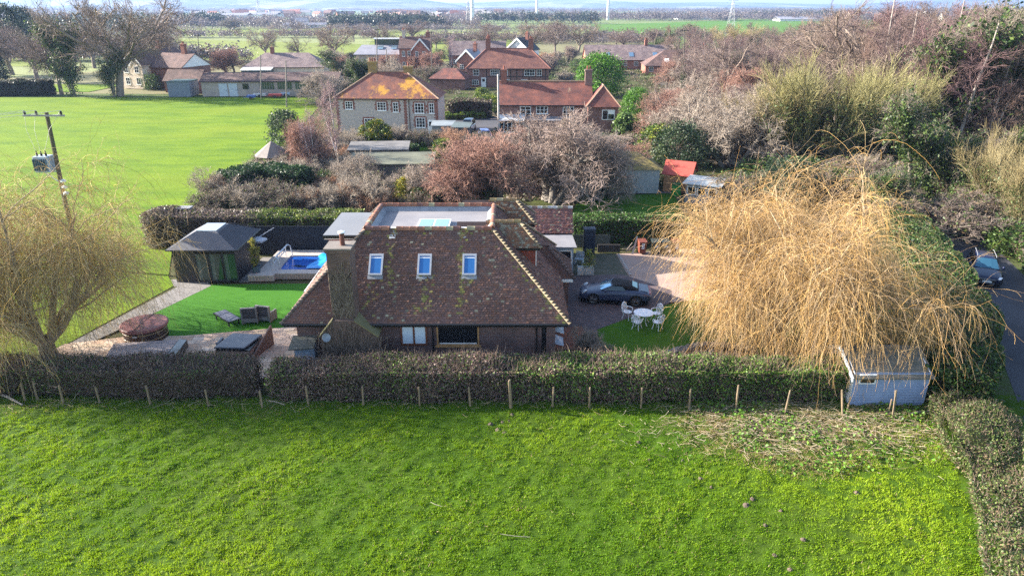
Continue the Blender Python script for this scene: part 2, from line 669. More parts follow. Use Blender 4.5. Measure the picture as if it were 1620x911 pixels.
def slabmat(name, cols, mortar, bw, rh, ms=.012, bump=.3):
    """paving in rows: brick layout, each stone its own shade"""
    t = NT(name)
    v = t.vec()
    b = t.n('ShaderNodeTexBrick')
    b.inputs['Scale'].default_value = 1
    b.inputs['Brick Width'].default_value = bw
    b.inputs['Row Height'].default_value = rh
    b.inputs['Mortar Size'].default_value = ms
    b.inputs['Color1'].default_value = (0, 0, 0, 1)
    b.inputs['Color2'].default_value = (1, 1, 1, 1)
    b.inputs['Mortar'].default_value = (.5, .5, .5, 1)
    t.l(v, b.inputs['Vector'])
    n = len(cols)
    col = t.ramp(b.outputs['Color'], [((i + .5) / n, c) for i, c in enumerate(cols)])
    col = t.mix(.8, col, t.ramp(t.noise(v, 2.2, 5), [(.3, .7), (.7, 1.2)]), 'MULTIPLY')
    col = t.mix(b.outputs['Fac'], col, mortar)
    inv = t.n('ShaderNodeMath', operation='SUBTRACT')
    inv.inputs[0].default_value = 1
    t.l(b.outputs['Fac'], inv.inputs[1])
    return t.pbr(col, .8, t.bump(inv.outputs[0], bump, .01), 0, .3)


G_near = grassmat('field_turf', (.035, .075, .004), (.05, .095, .005), (.06, .085, .01), .12, 1.2, 18)
G_meadow = grassmat('meadow_turf', (.066, .130, .003), (.128, .198, .004), (.145, .194, .008), .035, .16, 3.0, .5, .08, (1, 2.2, 1))
G_lawn = grassmat('artificial_lawn', (.034, .128, .010), (.046, .152, .012), (.040, .138, .011), .3, 1.5, 30, .3, .03)
G_lawn2 = grassmat('mown_lawn', (.04, .105, .007), (.056, .135, .008), (.07, .125, .014), .3, 1.5, 20, .5, .04)
G_garden = grassmat('garden_earth', (.055, .062, .02), (.085, .068, .04), (.06, .085, .016), .12, .8, 9, .6, .08)
G_far = grassmat('far_pasture', (.15, .18, .035), (.175, .195, .045), (.125, .18, .025), .004, .02, .3, .2, .2)
G_green = grassmat('winter_wheat', (.065, .15, .014), (.08, .165, .018), (.09, .155, .022), .004, .02, .3, .2, .2)

# ================================================================== sheets
t = NT('countryside')
v = t.vec('Object', (1, .45, 1))
vo = t.n('ShaderNodeTexVoronoi')
vo.inputs['Scale'].default_value = .0035
t.l(v, vo.inputs['Vector'])
sx = t.n('ShaderNodeSeparateColor')
t.l(vo.outputs['Color'], sx.inputs[0])
col = t.ramp(sx.outputs[0], [(.0, (.13, .17, .045)), (.3, (.19, .21, .09)), (.5, (.09, .15, .03)), (.7, (.18, .15, .09)), (.9, (.10, .18, .03))])
col = t.mix(.7, col, t.ramp(t.noise(v, .02, 5), [(.3, .75), (.7, 1.2)]), 'MULTIPLY')
M_country = t.pbr(col, .95, None, 0, .1)
gm = MB()
gm.poly((-9000, -400, -.12), (9000, -400, -.12), (9000, 14000, -.12), (-9000, 14000, -.12))
tag(gm.build('ground', M_country), kind='structure')

sheet('garden_ground', [(-26, 28.3), (24, 28.3), (31, 43), (36, 60), (70, 60), (90, 190), (-38, 190), (-38, 147), (-28, 82), (-30.5, 62), (-27, 51), (-24.8, 46), (-25.2, 33)], G_garden, -.07)
sheet('meadow', [(-30, 28.6), (-24.6, 33), (-22.3, 42.8), (-23.4, 44.2), (-26.2, 51), (-29.8, 61), (-28, 80), (-33, 112), (-37.5, 146), (-135, 146), (-150, 100), (-90, 30), (-45, 27.2)], G_meadow, -.035)
sheet('wood_floor', [PXY(a, b) for a, b in ((1035, 240), (1035, 120), (1060, 98), (1760, 92), (1800, 300), (1300, 290))], proc('leaf_litter', (.085, .06, .045), (.06, .055, .03), .3, .95, .5, 4), -.06)
sheet('meadow_strip', [(-150, 156), (-92, 156), (-92, 172), (-160, 172)], G_meadow, -.03)
sheet('meadow_verge', [(-135, 146), (-37.5, 146), (-37.5, 149), (-92, 153), (-140, 153)], grassmat('rough_verge', (.05, .10, .015), (.09, .10, .03), (.04, .07, .015), .2, .8, 5), -.04)
# far pastures, as the photograph shows them band by band
for pts in ([(280, 95), (560, 93), (575, 70), (275, 62)], [(560, 100), (840, 95), (830, 52), (600, 50)], [(280, 58), (600, 55), (585, 45), (285, 46)]):
    sheet('pasture', [PXY(a, b) for a, b in pts], G_far, -.08)
sheet('wheat_field', [PXY(a, b) for a, b in ((935, 39.5), (1060, 36), (1190, 31), (1330, 33), (1450, 37), (1440, 45), (1250, 62), (1010, 62), (930, 52))], G_green, -.06)
sheet('wheat_field', [PXY(a, b) for a, b in ((1560, 40), (1700, 28), (1720, 52), (1590, 50))], G_green, -.06)
sheet('pasture', [PXY(a, b) for a, b in ((1550, 60), (1700, 54), (1720, 70), (1560, 72))], G_far, -.05)
sheet('garden_lawn', [PXY(a, b) for a, b in ((20, 75), (110, 70), (110, 105), (15, 105))], G_far, -.06)

# the near field: one displaced sheet, its tussocks standing on it
fz1, fz2 = waves(3, .25, 2.), waves(25, 3.5, 22., 40)


def field_z(x, y): return .010 * fz1(x, y) + .020 * fz2(x, y) + .02


def hedge_line_x(y):  # left edge of the flailed roadside hedge
    return np.interp(y, [10, 16, 22, 27, 40], [11.6, 14.4, 17.0, 18.9, 24])


nx, ny = 700, 220
gx, gy = np.linspace(-34, 24, nx), np.linspace(10.5, 28.6, ny)
X, Y = np.meshgrid(gx, gy)
Z = field_z(X, Y)
me = bpy.data.meshes.new('field')
vs = np.stack([X, Y, Z], -1).reshape(-1, 3)
me.vertices.add(len(vs))
me.vertices.foreach_set('co', vs.astype(np.float32).ravel())
ii = (np.arange(ny - 1)[:, None] * nx + np.arange(nx - 1)[None]).reshape(-1)
qd = np.stack([ii, ii + 1, ii + nx + 1, ii + nx], 1).astype(np.int32)
me.loops.add(qd.size)
me.loops.foreach_set('vertex_index', qd.ravel())
me.polygons.add(len(qd))
me.polygons.foreach_set('loop_start', (np.arange(len(qd)) * 4).astype(np.int32))
me.polygons.foreach_set('use_smooth', np.ones(len(qd), bool))
me.materials.append(G_near)
me.update(calc_edges=True)
fo = bpy.data.objects.new('field', me)
COL.objects.link(fo)
tag(fo, kind='structure')

rng = np.random.default_rng(11)
pn1, pn2 = waves(21, .15, 1.2), waves(22, .8, 4)
dead = waves(23, .5, 3)


def rough(x, y):
    """how much of the dead, trampled patch in the corner is here (0..1)"""
    dx = (x - 13.0) / 6.8
    dy = (y - 25.8) / 2.9
    return np.clip(1.25 - (dx ** 2 + dy ** 2) + .25 * dead(x, y), 0, 1)


def grass_cols(x, y, k, straw_p):
    k = np.clip(k, 0, 1)[:, None]
    c = np.array([.105, .215, .005]) * (1 - k) + np.array([.28, .39, .014]) * k
    isd = rng.uniform(0, 1, len(x)) < straw_p
    straw = np.array([[.36, .26, .13], [.29, .20, .10], [.44, .35, .20], [.17, .11, .06]])[rng.integers(0, 4, len(x))]
    return np.where(isd[:, None], straw, c)


def field_spots(n):
    x, y = rng.uniform(-31, 21, n), 28.4 - 16.5 * rng.uniform(0, 1, n) ** .8
    kp = x < hedge_line_x(y) + .3
    return x[kp], y[kp]


def dead_p(x, y): return np.clip(rough(x, y) * .8 + np.clip((y - 27.0 + .4 * dead(x, y)) / 1.0, 0, 1) * .35 + .012 + .03 * np.clip(pn2(x, y) - .6, 0, 1), 0, 1)


gb = VB()
# tussocks: tufts of leaning blades, each tuft with its own green
tx, ty = field_spots(36000)
tk = .46 + .2 * pn1(tx, ty) + .12 * pn2(tx, ty) + rng.normal(size=len(tx)) * .13
th = np.clip(.08 + .012 * pn2(tx, ty) + rng.normal(size=len(tx)) * .018, .04, .16)
tp = dead_p(tx, ty)
nb = 22
ix = np.repeat(np.arange(len(tx)), nb)
bx, by = tx[ix] + rng.normal(size=len(ix)) * .07, ty[ix] + rng.normal(size=len(ix)) * .055
gb.blades(rng, np.stack([bx, by, field_z(bx, by) - .005], 1), th[ix], .014, grass_cols(bx, by, tk[ix] + rng.normal(size=len(ix)) * .06, tp[ix]), .1, .8)
# short sward between
bx, by = field_spots(120000)
gb.blades(rng, np.stack([bx, by, field_z(bx, by) - .005], 1), .035, .012, grass_cols(bx, by, .3 + .2 * pn1(bx, by) + .15 * fz2(bx, by), dead_p(bx, by)), .15, .8)
o = gb.build('grass', MAT['grass'])
tag(o, 'short tussocky green grass of the near field', None, None, 'stuff')
# broad weed leaves in the dead corner
M = 7000
wx, wy = rng.uniform(6, 19, M), rng.uniform(22.4, 28.3, M)
wk = waves(31, .8, 4)
keep = (rng.uniform(0, 1, M) < rough(wx, wy) * np.clip(.35 + .5 * wk(wx, wy), 0, 1)) & (wx < hedge_line_x(wy))
wx, wy = wx[keep], wy[keep]
wb = VB()
wb.leaves(rng, np.stack([wx, wy, field_z(wx, wy) + rng.uniform(.04, .2, len(wx))], 1), .07, np.array([[.10, .22, .02], [.14, .26, .03], [.07, .15, .02]])[rng.integers(0, 3, len(wx))], .2, .7, 1.2)
tag(wb.build('weeds', MAT['leaf']), 'low broad leaved weeds among the dead grass in the field corner', None, None, 'stuff')
# dead stalks lying criss-cross there and along the fence
M = 2600
sxx, syy = np.concatenate([rng.normal(13, 3.4, M), rng.uniform(-28, 14, 400)]), np.concatenate([rng.normal(25.9, 1.1, M), rng.normal(27.8, .25, 400)])
kk = (sxx < hedge_line_x(syy)) & (syy < 28.3)
sxx, syy = sxx[kk], syy[kk]
a = rng.normal(-.5, .8, len(sxx))
pts = grow(rng, np.stack([sxx, syy, field_z(sxx, syy) + .06], 1), np.stack([np.cos(a), np.sin(a), np.full(len(a), .12)], 1), rng.uniform(.15, .6, len(a)), 4, .2, -.03)
sb = VB()
sb.tubes(rng, pts, np.full((len(a), 4), .0065), 3, np.array([[.33, .26, .17], [.22, .16, .10], [.4, .34, .25]])[rng.integers(0, 3, len(a))], .15)
tag(sb.build('dead_stalks', MAT['bark']), 'pale dead stalks lying along the fence and in the field corner', None, None, 'stuff')
# molehills: crumbly little heaps of earth
mole_px = [(810, 657), (795, 668), (788, 680), (798, 686), (776, 672), (805, 666), (1108, 757), (1125, 770), (1190, 790), (1235, 810), (1210, 832), (1270, 855), (1180, 800), (1225, 880), (1250, 902), (1010, 700), (1027, 728), (1080, 728), (1355, 780)]
M_mole = proc('molehill_earth', (.12, .088, .066), (.075, .055, .042), 9, .95, .6, 30)
for i, (a, b) in enumerate(mole_px):
    p = P(a, b)
    rr = random.Random(50 + i)
    m = MB()
    sc_ = rr.uniform(.3, .62)
    m.lathe([(.26, -.03), (.21, .015), (.14, .05), (.06, .075), (.01, .08)], 11)
    for k in range(len(m.v)): m.v[k] = Vector((m.v[k].x * sc_ * rr.uniform(.6, 1.2), m.v[k].y * sc_ * rr.uniform(.6, 1.2), m.v[k].z * rr.uniform(.6, 1.3)))
    o = m.build('molehill', M_mole)
    o.location = (p.x, p.y, field_z(p.x, p.y))
    near = 'below the tall fence post' if i < 6 else 'in the rough right part of the field'
    tag(o, 'small crumbly brown molehill ' + near, 'molehill', 'molehills in the near field ' + ('by the post' if i < 6 else 'on the right'))
for (a, b, l, an, lab) in ((815, 851, 1.05, -.15, 'long thin pale curved twig lying in the middle of the grass'), (690, 802, .5, -.5, 'short pale straight stick lying in the grass below the house')):
    p = P(a, b)
    m = MB()
    m.tube([(p.x + l * (s - .5) * math.cos(an), p.y + l * (s - .5) * math.sin(an) + .12 * (s - .5) ** 2, field_z(p.x, p.y) + .09) for s in (0, .25, .5, .75, 1)], .009, 5)
    tag(m.build('fallen_stick', proc('pale_wood', (.3, .27, .2))), lab, 'stick')

# ------------------------------------------------------------------ garden surfaces
M_patio = slabmat('sandstone_paving', [(.46, .33, .24), (.56, .43, .33), (.40, .28, .21), (.52, .39, .26), (.60, .48, .38), (.45, .30, .21)], (.16, .12, .09), .62, .42, .014)
M_block = slabmat('block_paving', [(.10, .075, .08), (.13, .09, .09), (.085, .065, .075), (.15, .105, .10)], (.045, .035, .035), .22, .11, .009)
M_redbrick = slabmat('red_brick_path', [(.20, .075, .045), (.26, .10, .06), (.16, .06, .04), (.23, .12, .07)], (.08, .05, .04), .23, .12, .01)
M_drive = proc('resin_drive', (.35, .25, .205), (.28, .195, .16), .5, .85, .3, 60)
M_gravel = proc('grey_gravel', (.20, .185, .175), (.13, .12, .115), 3., .9, .8, 40)
M_crazy = proc('old_leafy_paving', (.10, .085, .06), (.05, .055, .03), 1.6, .9, .6, 9)
M_asphalt = proc('asphalt', (.062, .062, .072), (.042, .042, .05), .35, .85, .35, 70)
M_mud = proc('damp_earth', (.07, .05, .035), (.045, .035, .025), 1.2, .95, .8, 14)

sheet('lawn', [PXY(330, 450), (-11.2, 43.0), (-11.2, 36.5), PXY(292, 531), PXY(214, 533), PXY(205, 512)], G_lawn, .0)
sheet('patio', [PXY(292, 531), (-11.2, 36.5), (-11.2, 30.2), (-25.2, 30.2), (-24.4, 34.0), PXY(205, 532)], M_patio, .006)
sheet('gravel_border', [PXY(334, 452), PXY(326, 443), (-21.9, 42.6), (-24.3, 33.6), (-23.6, 33), PXY(203, 515)], M_gravel, .004)
sheet('gravel_path', [(-20.2, 43.2), (-17.6, 43.2), (-17.6, 48.2), (-18.3, 48.2), (-18.3, 43.7), (-23.0, 43.7), (-22.2, 42.4), (-20.2, 42.4)], M_gravel, .003)
sheet('side_passage', [(-11.2, 28.9), (2.9, 28.9), (2.9, 32.2), (-11.2, 32.2)], M_mud, -.005)
sheet('driveway', [PXY(a, b) for a, b in ((973, 402), (1060, 395), (1150, 388), (1300, 420), (1290, 455), (1150, 470), (1062, 478), (1000, 445))], M_drive, -.004)
sheet('block_paving', [PXY(a, b) for a, b in ((872, 446), (905, 436), (985, 434), (1062, 459), (1063, 477), (1045, 485), (945, 521), (938, 540), (858, 540))], M_block, .004)
sheet('leafy_paving', [PXY(a, b) for a, b in ((897, 437), (905, 400), (975, 402), (995, 438))], M_crazy, .0)
sheet('brick_path', [PXY(a, b) for a, b in ((878, 519), (920, 516), (938, 553), (870, 553))], M_redbrick, .01)
sheet('front_lawn', [PXY(a, b) for a, b in ((945, 521), (1045, 485), (1075, 478), (1180, 466), (1320, 470), (1345, 520), (1290, 545), (1200, 540), (1115, 545), (1060, 556), (985, 557), (950, 548))], G_lawn2, .0)
sheet('flower_bed', [PXY(a, b) for a, b in ((925, 520), (945, 521), (958, 545), (985, 557), (1060, 556), (1120, 548), (1150, 566), (920, 566))], M_mud, -.02)
sheet('back_lawn', [PXY(a, b) for a, b in ((900, 345), (918, 311), (1065, 305), (1085, 345))], G_lawn2, -.03)
sheet('garden_track', [PXY(a, b) for a, b in ((1015, 305), (1030, 290), (1075, 290), (1068, 306))], M_gravel, -.02)
for pts in ([(590, 262), (655, 240), (690, 243), (640, 262)], [(610, 232), (690, 222), (690, 235), (640, 240)], [(480, 290), (545, 262), (560, 280), (520, 300)], [(700, 240), (735, 225), (745, 240), (720, 250)], [(1270, 500), (1380, 470), (1480, 520), (1400, 560), (1300, 545)]):
    sheet('garden_lawn', [PXY(a, b) for a, b in pts], G_lawn2, -.045)
# lane on the right
rc = np.array([(19.8, 12), (22.0, 19), (24.4, 25), (28.5, 33.5), (32.4, 43), (35.2, 52), (37.4, 62), (38.5, 75), (38.5, 100)])
rd = unit(np.gradient(rc, axis=0))
rn = np.stack([-rd[:, 1], rd[:, 0]], 1)
m = MB()
for i in range(len(rc) - 1):
    a, b, c, d = rc[i] - rn[i] * 2.1, rc[i + 1] - rn[i + 1] * 2.1, rc[i + 1] + rn[i + 1] * 2.1, rc[i] + rn[i] * 2.1
    m.poly((*a, .0), (*b, .0), (*c, .0), (*d, .0))
tag(m.build('road', M_asphalt), kind='structure')
for s_, nm in ((-1, 'verge'), (1, 'verge')):
    m = MB()
    for i in range(len(rc) - 1):
        q = [rc[i] + rn[i] * s_ * 2.1, rc[i + 1] + rn[i + 1] * s_ * 2.1, rc[i + 1] + rn[i + 1] * s_ * 7.5, rc[i] + rn[i] * s_ * 7.5]
        if s_ > 0 : q = [rc[i] + rn[i] * 2.1, rc[i + 1] + rn[i + 1] * 2.1, rc[i + 1] + rn[i + 1] * 3.2, rc[i] + rn[i] * 3.2]
        m.poly(*[(*p, -.012) for p in q])
    tag(m.build('verge', grassmat('lane_verge' + str(s_), (.06, .10, .02), (.08, .075, .04), (.05, .10, .015), .3, 1.2, 9)), kind='structure')
# the village lane behind the cottages
sheet('village_lane', [PXY(a, b) for a, b in ((690, 208), (700, 186), (835, 184), (835, 190), (800, 207))], M_asphalt, -.03)
# pond
M_water = glassmat('pond_water', (.012, .018, .02), 0, .5, .04)
sheet('pond', [PXY(a, b) for a, b in ((1118, 558), (1130, 549), (1160, 546), (1200, 548), (1205, 565), (1130, 566))], M_water, .012, None)
# low downs on the horizon
def ridge(name, y0, x0, x1, hfun, mat, depth=2500):
    xs = np.linspace(x0, x1, 90)
    m = MB()
    rows = []
    for k, fr in enumerate((0, .3, .6, .85, 1.0, 1.4)):
        rows.append([(x, y0 + depth * fr, -1 + hfun(x) * (math.sin(min(fr, 1) * math.pi / 2) ** 1.2 if fr <= 1 else .6)) for x in xs])
    vs = [p for r_ in rows for p in r_]
    n = len(xs)
    fs = [(r_ * n + i, r_ * n + i + 1, (r_ + 1) * n + i + 1, (r_ + 1) * n + i) for r_ in range(len(rows) - 1) for i in range(n - 1)]
    m.add(vs, fs)
    return tag(m.build(name, mat, smooth=True), kind='structure')


t = NT('downland')
v = t.vec('Object', (1, 1, 2.5))
vo = t.n('ShaderNodeTexVoronoi')
vo.inputs['Scale'].default_value = .0022
t.l(v, vo.inputs['Vector'])
sx = t.n('ShaderNodeSeparateColor')
t.l(vo.outputs['Color'], sx.inputs[0])
col = t.ramp(sx.outputs[0], [(0, (.07, .095, .05)), (.35, (.14, .15, .10)), (.65, (.05, .075, .04)), (.9, (.24, .23, .19))])
col = t.mix(t.ramp(t.noise(v, .0016, 7, .65), [(.5, 0.), (.56, .9)]), col, (.035, .045, .03))
M_down = t.pbr(col, .95, None, 0, .1)


def h_left(x):
    return 150 * np.clip((-330 - x) / 900, 0, 1) ** .7 * (1 + .16 * math.sin(x / 700.) + .08 * math.sin(x / 260. + 1)) + 6


def h_mid(x): return 62 + 22 * math.sin(x / 900. + 1) + 9 * math.sin(x / 330.) + 25 * np.clip((x - 500) / 5000, 0, 1)


ridge('hills', 4300, -5200, 900, h_left, M_down, 2000)
ridge('hills', 6500, -1200, 8500, h_mid, M_down, 1800)


# ================================================================== the main house
M_brick = brickmat('house_brick', (.15, .062, .05), (.085, .05, .055), (.20, .16, .14))
M_brickold = brickmat('chimney_brick', (.15, .085, .064), (.10, .06, .048), (.14, .105, .088), var=.45)
M_redtile = tilemat('hung_tiles', (.34, .075, .04), (.27, .055, .03), (.20, .05, .035), None)
M_white = proc('white_paint', (.78, .78, .76), (.66, .66, .64), 2, .5, .05)
M_lead = proc('lead_sheet', (.24, .25, .28), (.17, .18, .20), 2, .55, .15, 15)
M_felt = proc('grey_roofing', (.17, .165, .18), (.215, .205, .215), .9, .75, .15, 40)
M_felt2 = proc('grey_membrane', (.15, .155, .17), (.17, .175, .19), .5, .6, .05, 30)
M_black = proc('black_plastic', (.012, .012, .014), None, 3, .4, .05)
M_oak = proc('oak_frame', (.42, .24, .10), (.32, .17, .07), 3, .5, .2)
M_brownframe = proc('brown_frame', (.17, .055, .025), (.13, .045, .02), 3, .5, .1)
M_glassdark = glassmat('window_glass', (.012, .013, .016), 0, .6, .05)
M_blind = proc('white_blind', (.62, .70, .76), (.55, .63, .70), 1, .5, 0)
M_velux = glassmat('roof_window_glass', (.03, .14, .36), .35, .9, .08)  # blue of the reflected sky is put into the glass colour
M_skyl = glassmat('skylight_glass', (.35, .50, .60), .75, .9, .06)
M_alum = proc('grey_aluminium', (.42, .43, .45), (.36, .37, .39), 3, .4, .05, 20, .5, .5)
M_terra = proc('terracotta', (.28, .085, .05), (.20, .07, .045), 3, .8, .3)
M_bwood = proc('blue_grey_boards', (.30, .38, .47), (.25, .32, .40), 2, .6, .2)
M_tank = proc('navy_plastic', (.012, .022, .045), (.01, .018, .035), 2, .45, .05)

house = thing('country_house', 'brown brick house with steep tiled roof, flat crown and tall ivy covered chimney', 'house', (-4.3, 37.5, 0))
EX0, EX1, EY0, EY1, EZ = -11.45, 2.84, 31.42, 43.7, 2.4
TX0, TX1, TY0, TY1, TZ = -7.72, -1.06, 35.2, 39.95, 6.15
WX0, WX1, WY0, WY1 = EX0 + .55, EX1 - .75, EY0 + .45, EY1 - .4

m = MB()
m.box(WX0, WX1, WY0, WY1, 0, 2.42)
wall = m.build('wall', M_brick, house, world=True)
# roof body under the tiles
m = MB()
e, tp = [(EX0, EY0, EZ), (EX1, EY0, EZ), (EX1, EY1, EZ), (EX0, EY1, EZ)], [(TX0, TY0, TZ), (TX1, TY0, TZ), (TX1, TY1, TZ), (TX0, TY1, TZ)]
m.add(e + tp, [(3, 2, 1, 0), (0, 1, 5, 4), (1, 2, 6, 5), (2, 3, 7, 6), (3, 0, 4, 7)])
roof = m.build('roof', proc('roof_underlay', (.05, .03, .028)), house, world=True)

rng = np.random.default_rng(77)
TPAL = np.array([(.115, .062, .053), (.105, .060, .055), (.128, .066, .052), (.10, .058, .053), (.118, .072, .060), (.138, .069, .051), (.108, .066, .062)])


def tile_slope(vb, O, U, V, poly, cw=.165, ch=.128, stain=None, seed=0, palette=TPAL, lich=0.):
    """single clay tiles laid in courses over the (u,v) polygon of a roof slope"""
    r = np.random.default_rng(seed)
    O, U, V = np.array(O, float), unit(np.array(U, float)), unit(np.array(V, float))
    Nn = np.cross(U, V)
    poly = np.array(poly, float)
    umin, umax, vmax = poly[:, 0].min(), poly[:, 0].max(), poly[:, 1].max()
    nu, nv = int((umax - umin) / cw) + 2, int(vmax / ch) + 1
    jj, iu = np.meshgrid(np.arange(nv), np.arange(nu), indexing='ij')
    vv = (jj + .5) * ch
    uu = umin + (iu + .5 * (jj % 2)) * cw
    uu, vv, jj = uu.ravel(), vv.ravel(), jj.ravel()
    ins = np.ones(len(uu), bool)
    n = len(poly)
    for k in range(n):
        a, b = poly[k], poly[(k + 1) % n]
        ins &= ((b[0] - a[0]) * (vv - a[1]) - (b[1] - a[1]) * (uu - a[0])) > -.02
    uu, vv = uu[ins], vv[ins]
    M = len(uu)
    wob = .012 * np.sin(uu * .9 + seed) + .010 * np.sin(vv * 1.7 + uu * .5)
    lift = r.normal(0, .005, M) + wob + .02
    tilt = r.normal(0, .006, M)
    hw = cw / 2 - .004 + r.normal(0, .002, M)
    rows = []
    for du, dv, dz in ((-1, -.55, .034), (1, -.55, .034), (1, .6, .008), (-1, .6, .008), (-1, -.56, .006), (1, -.56, .006)):
        rows.append(O + U * (uu + du * hw)[:, None] + V * (vv + dv * ch + r.normal(0, .003, M))[:, None] + Nn * (lift + dz + du * tilt)[:, None])
    v = np.stack(rows, 1).reshape(-1, 3)
    b = np.arange(M)[:, None] * 6
    q = np.concatenate([b + np.array([[0, 1, 2, 3]]), b + np.array([[4, 5, 1, 0]])])
    c = palette[r.integers(0, len(palette), M)]
    pt = waves(seed + 9, .35, 2.2)
    wv = np.clip(.5 + .5 * pt(uu, vv), 0, 1)[:, None]
    c = c * (.94 + .28 * wv)
    # pale weathering, a little moss everywhere
    gr = r.uniform(0, 1, M) < .022 + lich
    c = np.where(gr[:, None], np.array([.22, .19, .14]) * r.uniform(.6, 1.3, (M, 1)), c)
    if stain is not None: c = stain(r, uu, vv, c, O, U, V)
    c = c * (1 + r.normal(size=(M, 1)) * .07)
    vb._push(v, q, None, np.repeat(np.clip(c, .01, 1), 6, 0))


MOSS = np.array([[.24, .22, .05], [.19, .185, .05], [.30, .26, .08]])


def front_stain(r, u, v, c, O, U, V):
    x = O[0] + u
    z = v / math.hypot(TY0 - EY0, TZ - EZ)  # 0 eave, 1 top
    p = np.zeros(len(u))
    for x0, w, lo, hi, s in ((-6.28, .18, .30, 1, .55), (-2.55, .18, .06, 1, .8), (-7.1, .3, .05, .52, .25), (-4.4, .5, .0, .55, .2), (-2.2, .35, .3, .5, .3)):
        p += s * np.exp(-((x - x0 + .02 * np.sin(v * 2)) / w) ** 2) * np.clip((z - lo) / .12, 0, 1) * (z <= hi)
    p += .30 * np.clip((z - .93) / .07, 0, 1)
    p += .5 * np.exp(-((x - (EX1 - v * .707)) / .35) ** 2)
    for x0 in (-6.95, -4.45, -2.1): p += .45 * np.exp(-((x - x0) / .45) ** 2) * np.exp(-((z - .49) / .03) ** 2)
    k = r.uniform(0, 1, len(u)) < np.clip(p, 0, .93)
    a_ = (k * r.uniform(.25, .85, len(u)))[:, None]
    return c * (1 - a_) + MOSS[r.integers(0, 3, len(u))] * a_


s2 = math.sqrt(.5)
runF = TY0 - EY0
vb = VB()
Lf = math.hypot(runF, TZ - EZ)
tile_slope(vb, (EX0, EY0, EZ), (1, 0, 0), (0, runF, TZ - EZ), [(0, 0), (EX1 - EX0, 0), (TX1 - EX0, Lf), (TX0 - EX0, Lf)], stain=front_stain, seed=1)
Lr = math.hypot(EX1 - TX1, TZ - EZ)
tile_slope(vb, (EX1, EY0, EZ), (0, 1, 0), (TX1 - EX1, 0, TZ - EZ), [(0, 0), (EY1 - EY0, 0), (TY1 - EY0, Lr), (TY0 - EY0, Lr)], seed=2)
tile_slope(vb, (EX1, EY1, EZ), (-1, 0, 0), (0, TY1 - EY1, TZ - EZ), [(0, 0), (EX1 - EX0, 0), (EX1 - TX0, Lf), (EX1 - TX1, Lf)], seed=3)
tile_slope(vb, (EX0, EY1, EZ), (0, -1, 0), (TX0 - EX0, 0, TZ - EZ), [(0, 0), (EY1 - EY0, 0), (EY1 - TY0, Lr), (EY1 - TY1, Lr)], seed=4, lich=.1)
vb.build('roof_tiles', MAT['tiles'], roof, tuple(root_loc(house)))


def hipcaps(vb, a, b, step=.205, r=.12, c1=(.17, .135, .085), c2=(.05, .038, .032), seed=0, gap=True):
    """bonnet tiles climbing a hip from a (eave) to b (top)"""
    rr = np.random.default_rng(seed)
    a, b = np.array(a, float), np.array(b, float)
    L = np.linalg.norm(b - a)
    t = (b - a) / L
    w = unit(np.cross(t, [0, 0, 1.]))
    up = np.cross(w, t)
    n = int(L / step)
    for i in range(n):
        p = a + t * (i * step)
        ring = []
        for (s, rad, lift) in ((-.05, r, .07), (step * 1.05, r * .72, .012)):
            for k in range(6):
                an = math.pi * k / 5
                ring.append(p + t * s + w * math.cos(an) * rad + up * (math.sin(an) * rad * .75 + lift))
        q = [[k, k + 1, 6 + k + 1, 6 + k] for k in range(5)] + [[0, 1, 4, 5], [1, 2, 3, 4]]
        vb._push(np.array(ring), np.array(q), None, np.repeat(np.array([np.array(c1) * rr.uniform(.65, 1.2)]), 12, 0))
        # mortar bed showing dark between two bonnets
        ring = [p + t * s + w * x * r * .8 + up * z for s, z in ((-.05, .02), (-.05, .062)) for x in (-1, 1)]
        vb._push(np.array(ring), np.array([[0, 1, 3, 2]]), None, np.repeat(np.array([c2]), 4, 0))


vb = VB()
for (a, b, c_) in (((EX1, EY0), (TX1, TY0), (.17, .135, .085)), ((EX0, EY0), (TX0, TY0), (.12, .095, .075)), ((EX0, EY1), (TX0, TY1), (.12, .095, .075)), ((EX1, EY1), (TX1, TY1), (.17, .135, .085))):
    vb = VB()
    hipcaps(vb, (*a, EZ), (*b, TZ), c1=c_, seed=int(abs(a[0]) + a[1]))
    vb.build('hip_tiles', MAT['tiles'], roof, tuple(root_loc(house)))


def ridgeline(vb, a, b, r=.15, step=.34, col=((.24, .10, .065), (.19, .095, .075), (.28, .13, .08)), seed=0, lich=.12):
    rr = np.random.default_rng(seed)
    a, b = np.array(a, float), np.array(b, float)
    L = np.linalg.norm(b - a)
    t = (b - a) / L
    w = unit(np.cross(t, [0, 0, 1.]))
    n = max(1, int(L / step))
    st = L / n
    for i in range(n):
        ring = []
        dz = rr.normal(0, .006)
        for s, q in ((.006, 1.0), (st - .006, .96)):
            for k in range(7):
                an = math.pi * (k / 6 * 1.16 - .08)
                ring.append(a + t * (i * st + s) + w * math.cos(an) * r * q + np.array([0, 0, math.sin(an) * r * q + dz]))
        q = [[k, k + 1, 7 + k + 1, 7 + k] for k in range(6)] + [[0, 1, 5, 6], [1, 2, 4, 5]]
        c = np.array(col[rr.integers(0, len(col))]) * rr.uniform(.8, 1.15)
        if rr.uniform() < lich: c = np.array([.30, .26, .16])
        vb._push(np.array(ring), np.array(q), None, np.repeat(c[None], 14, 0))


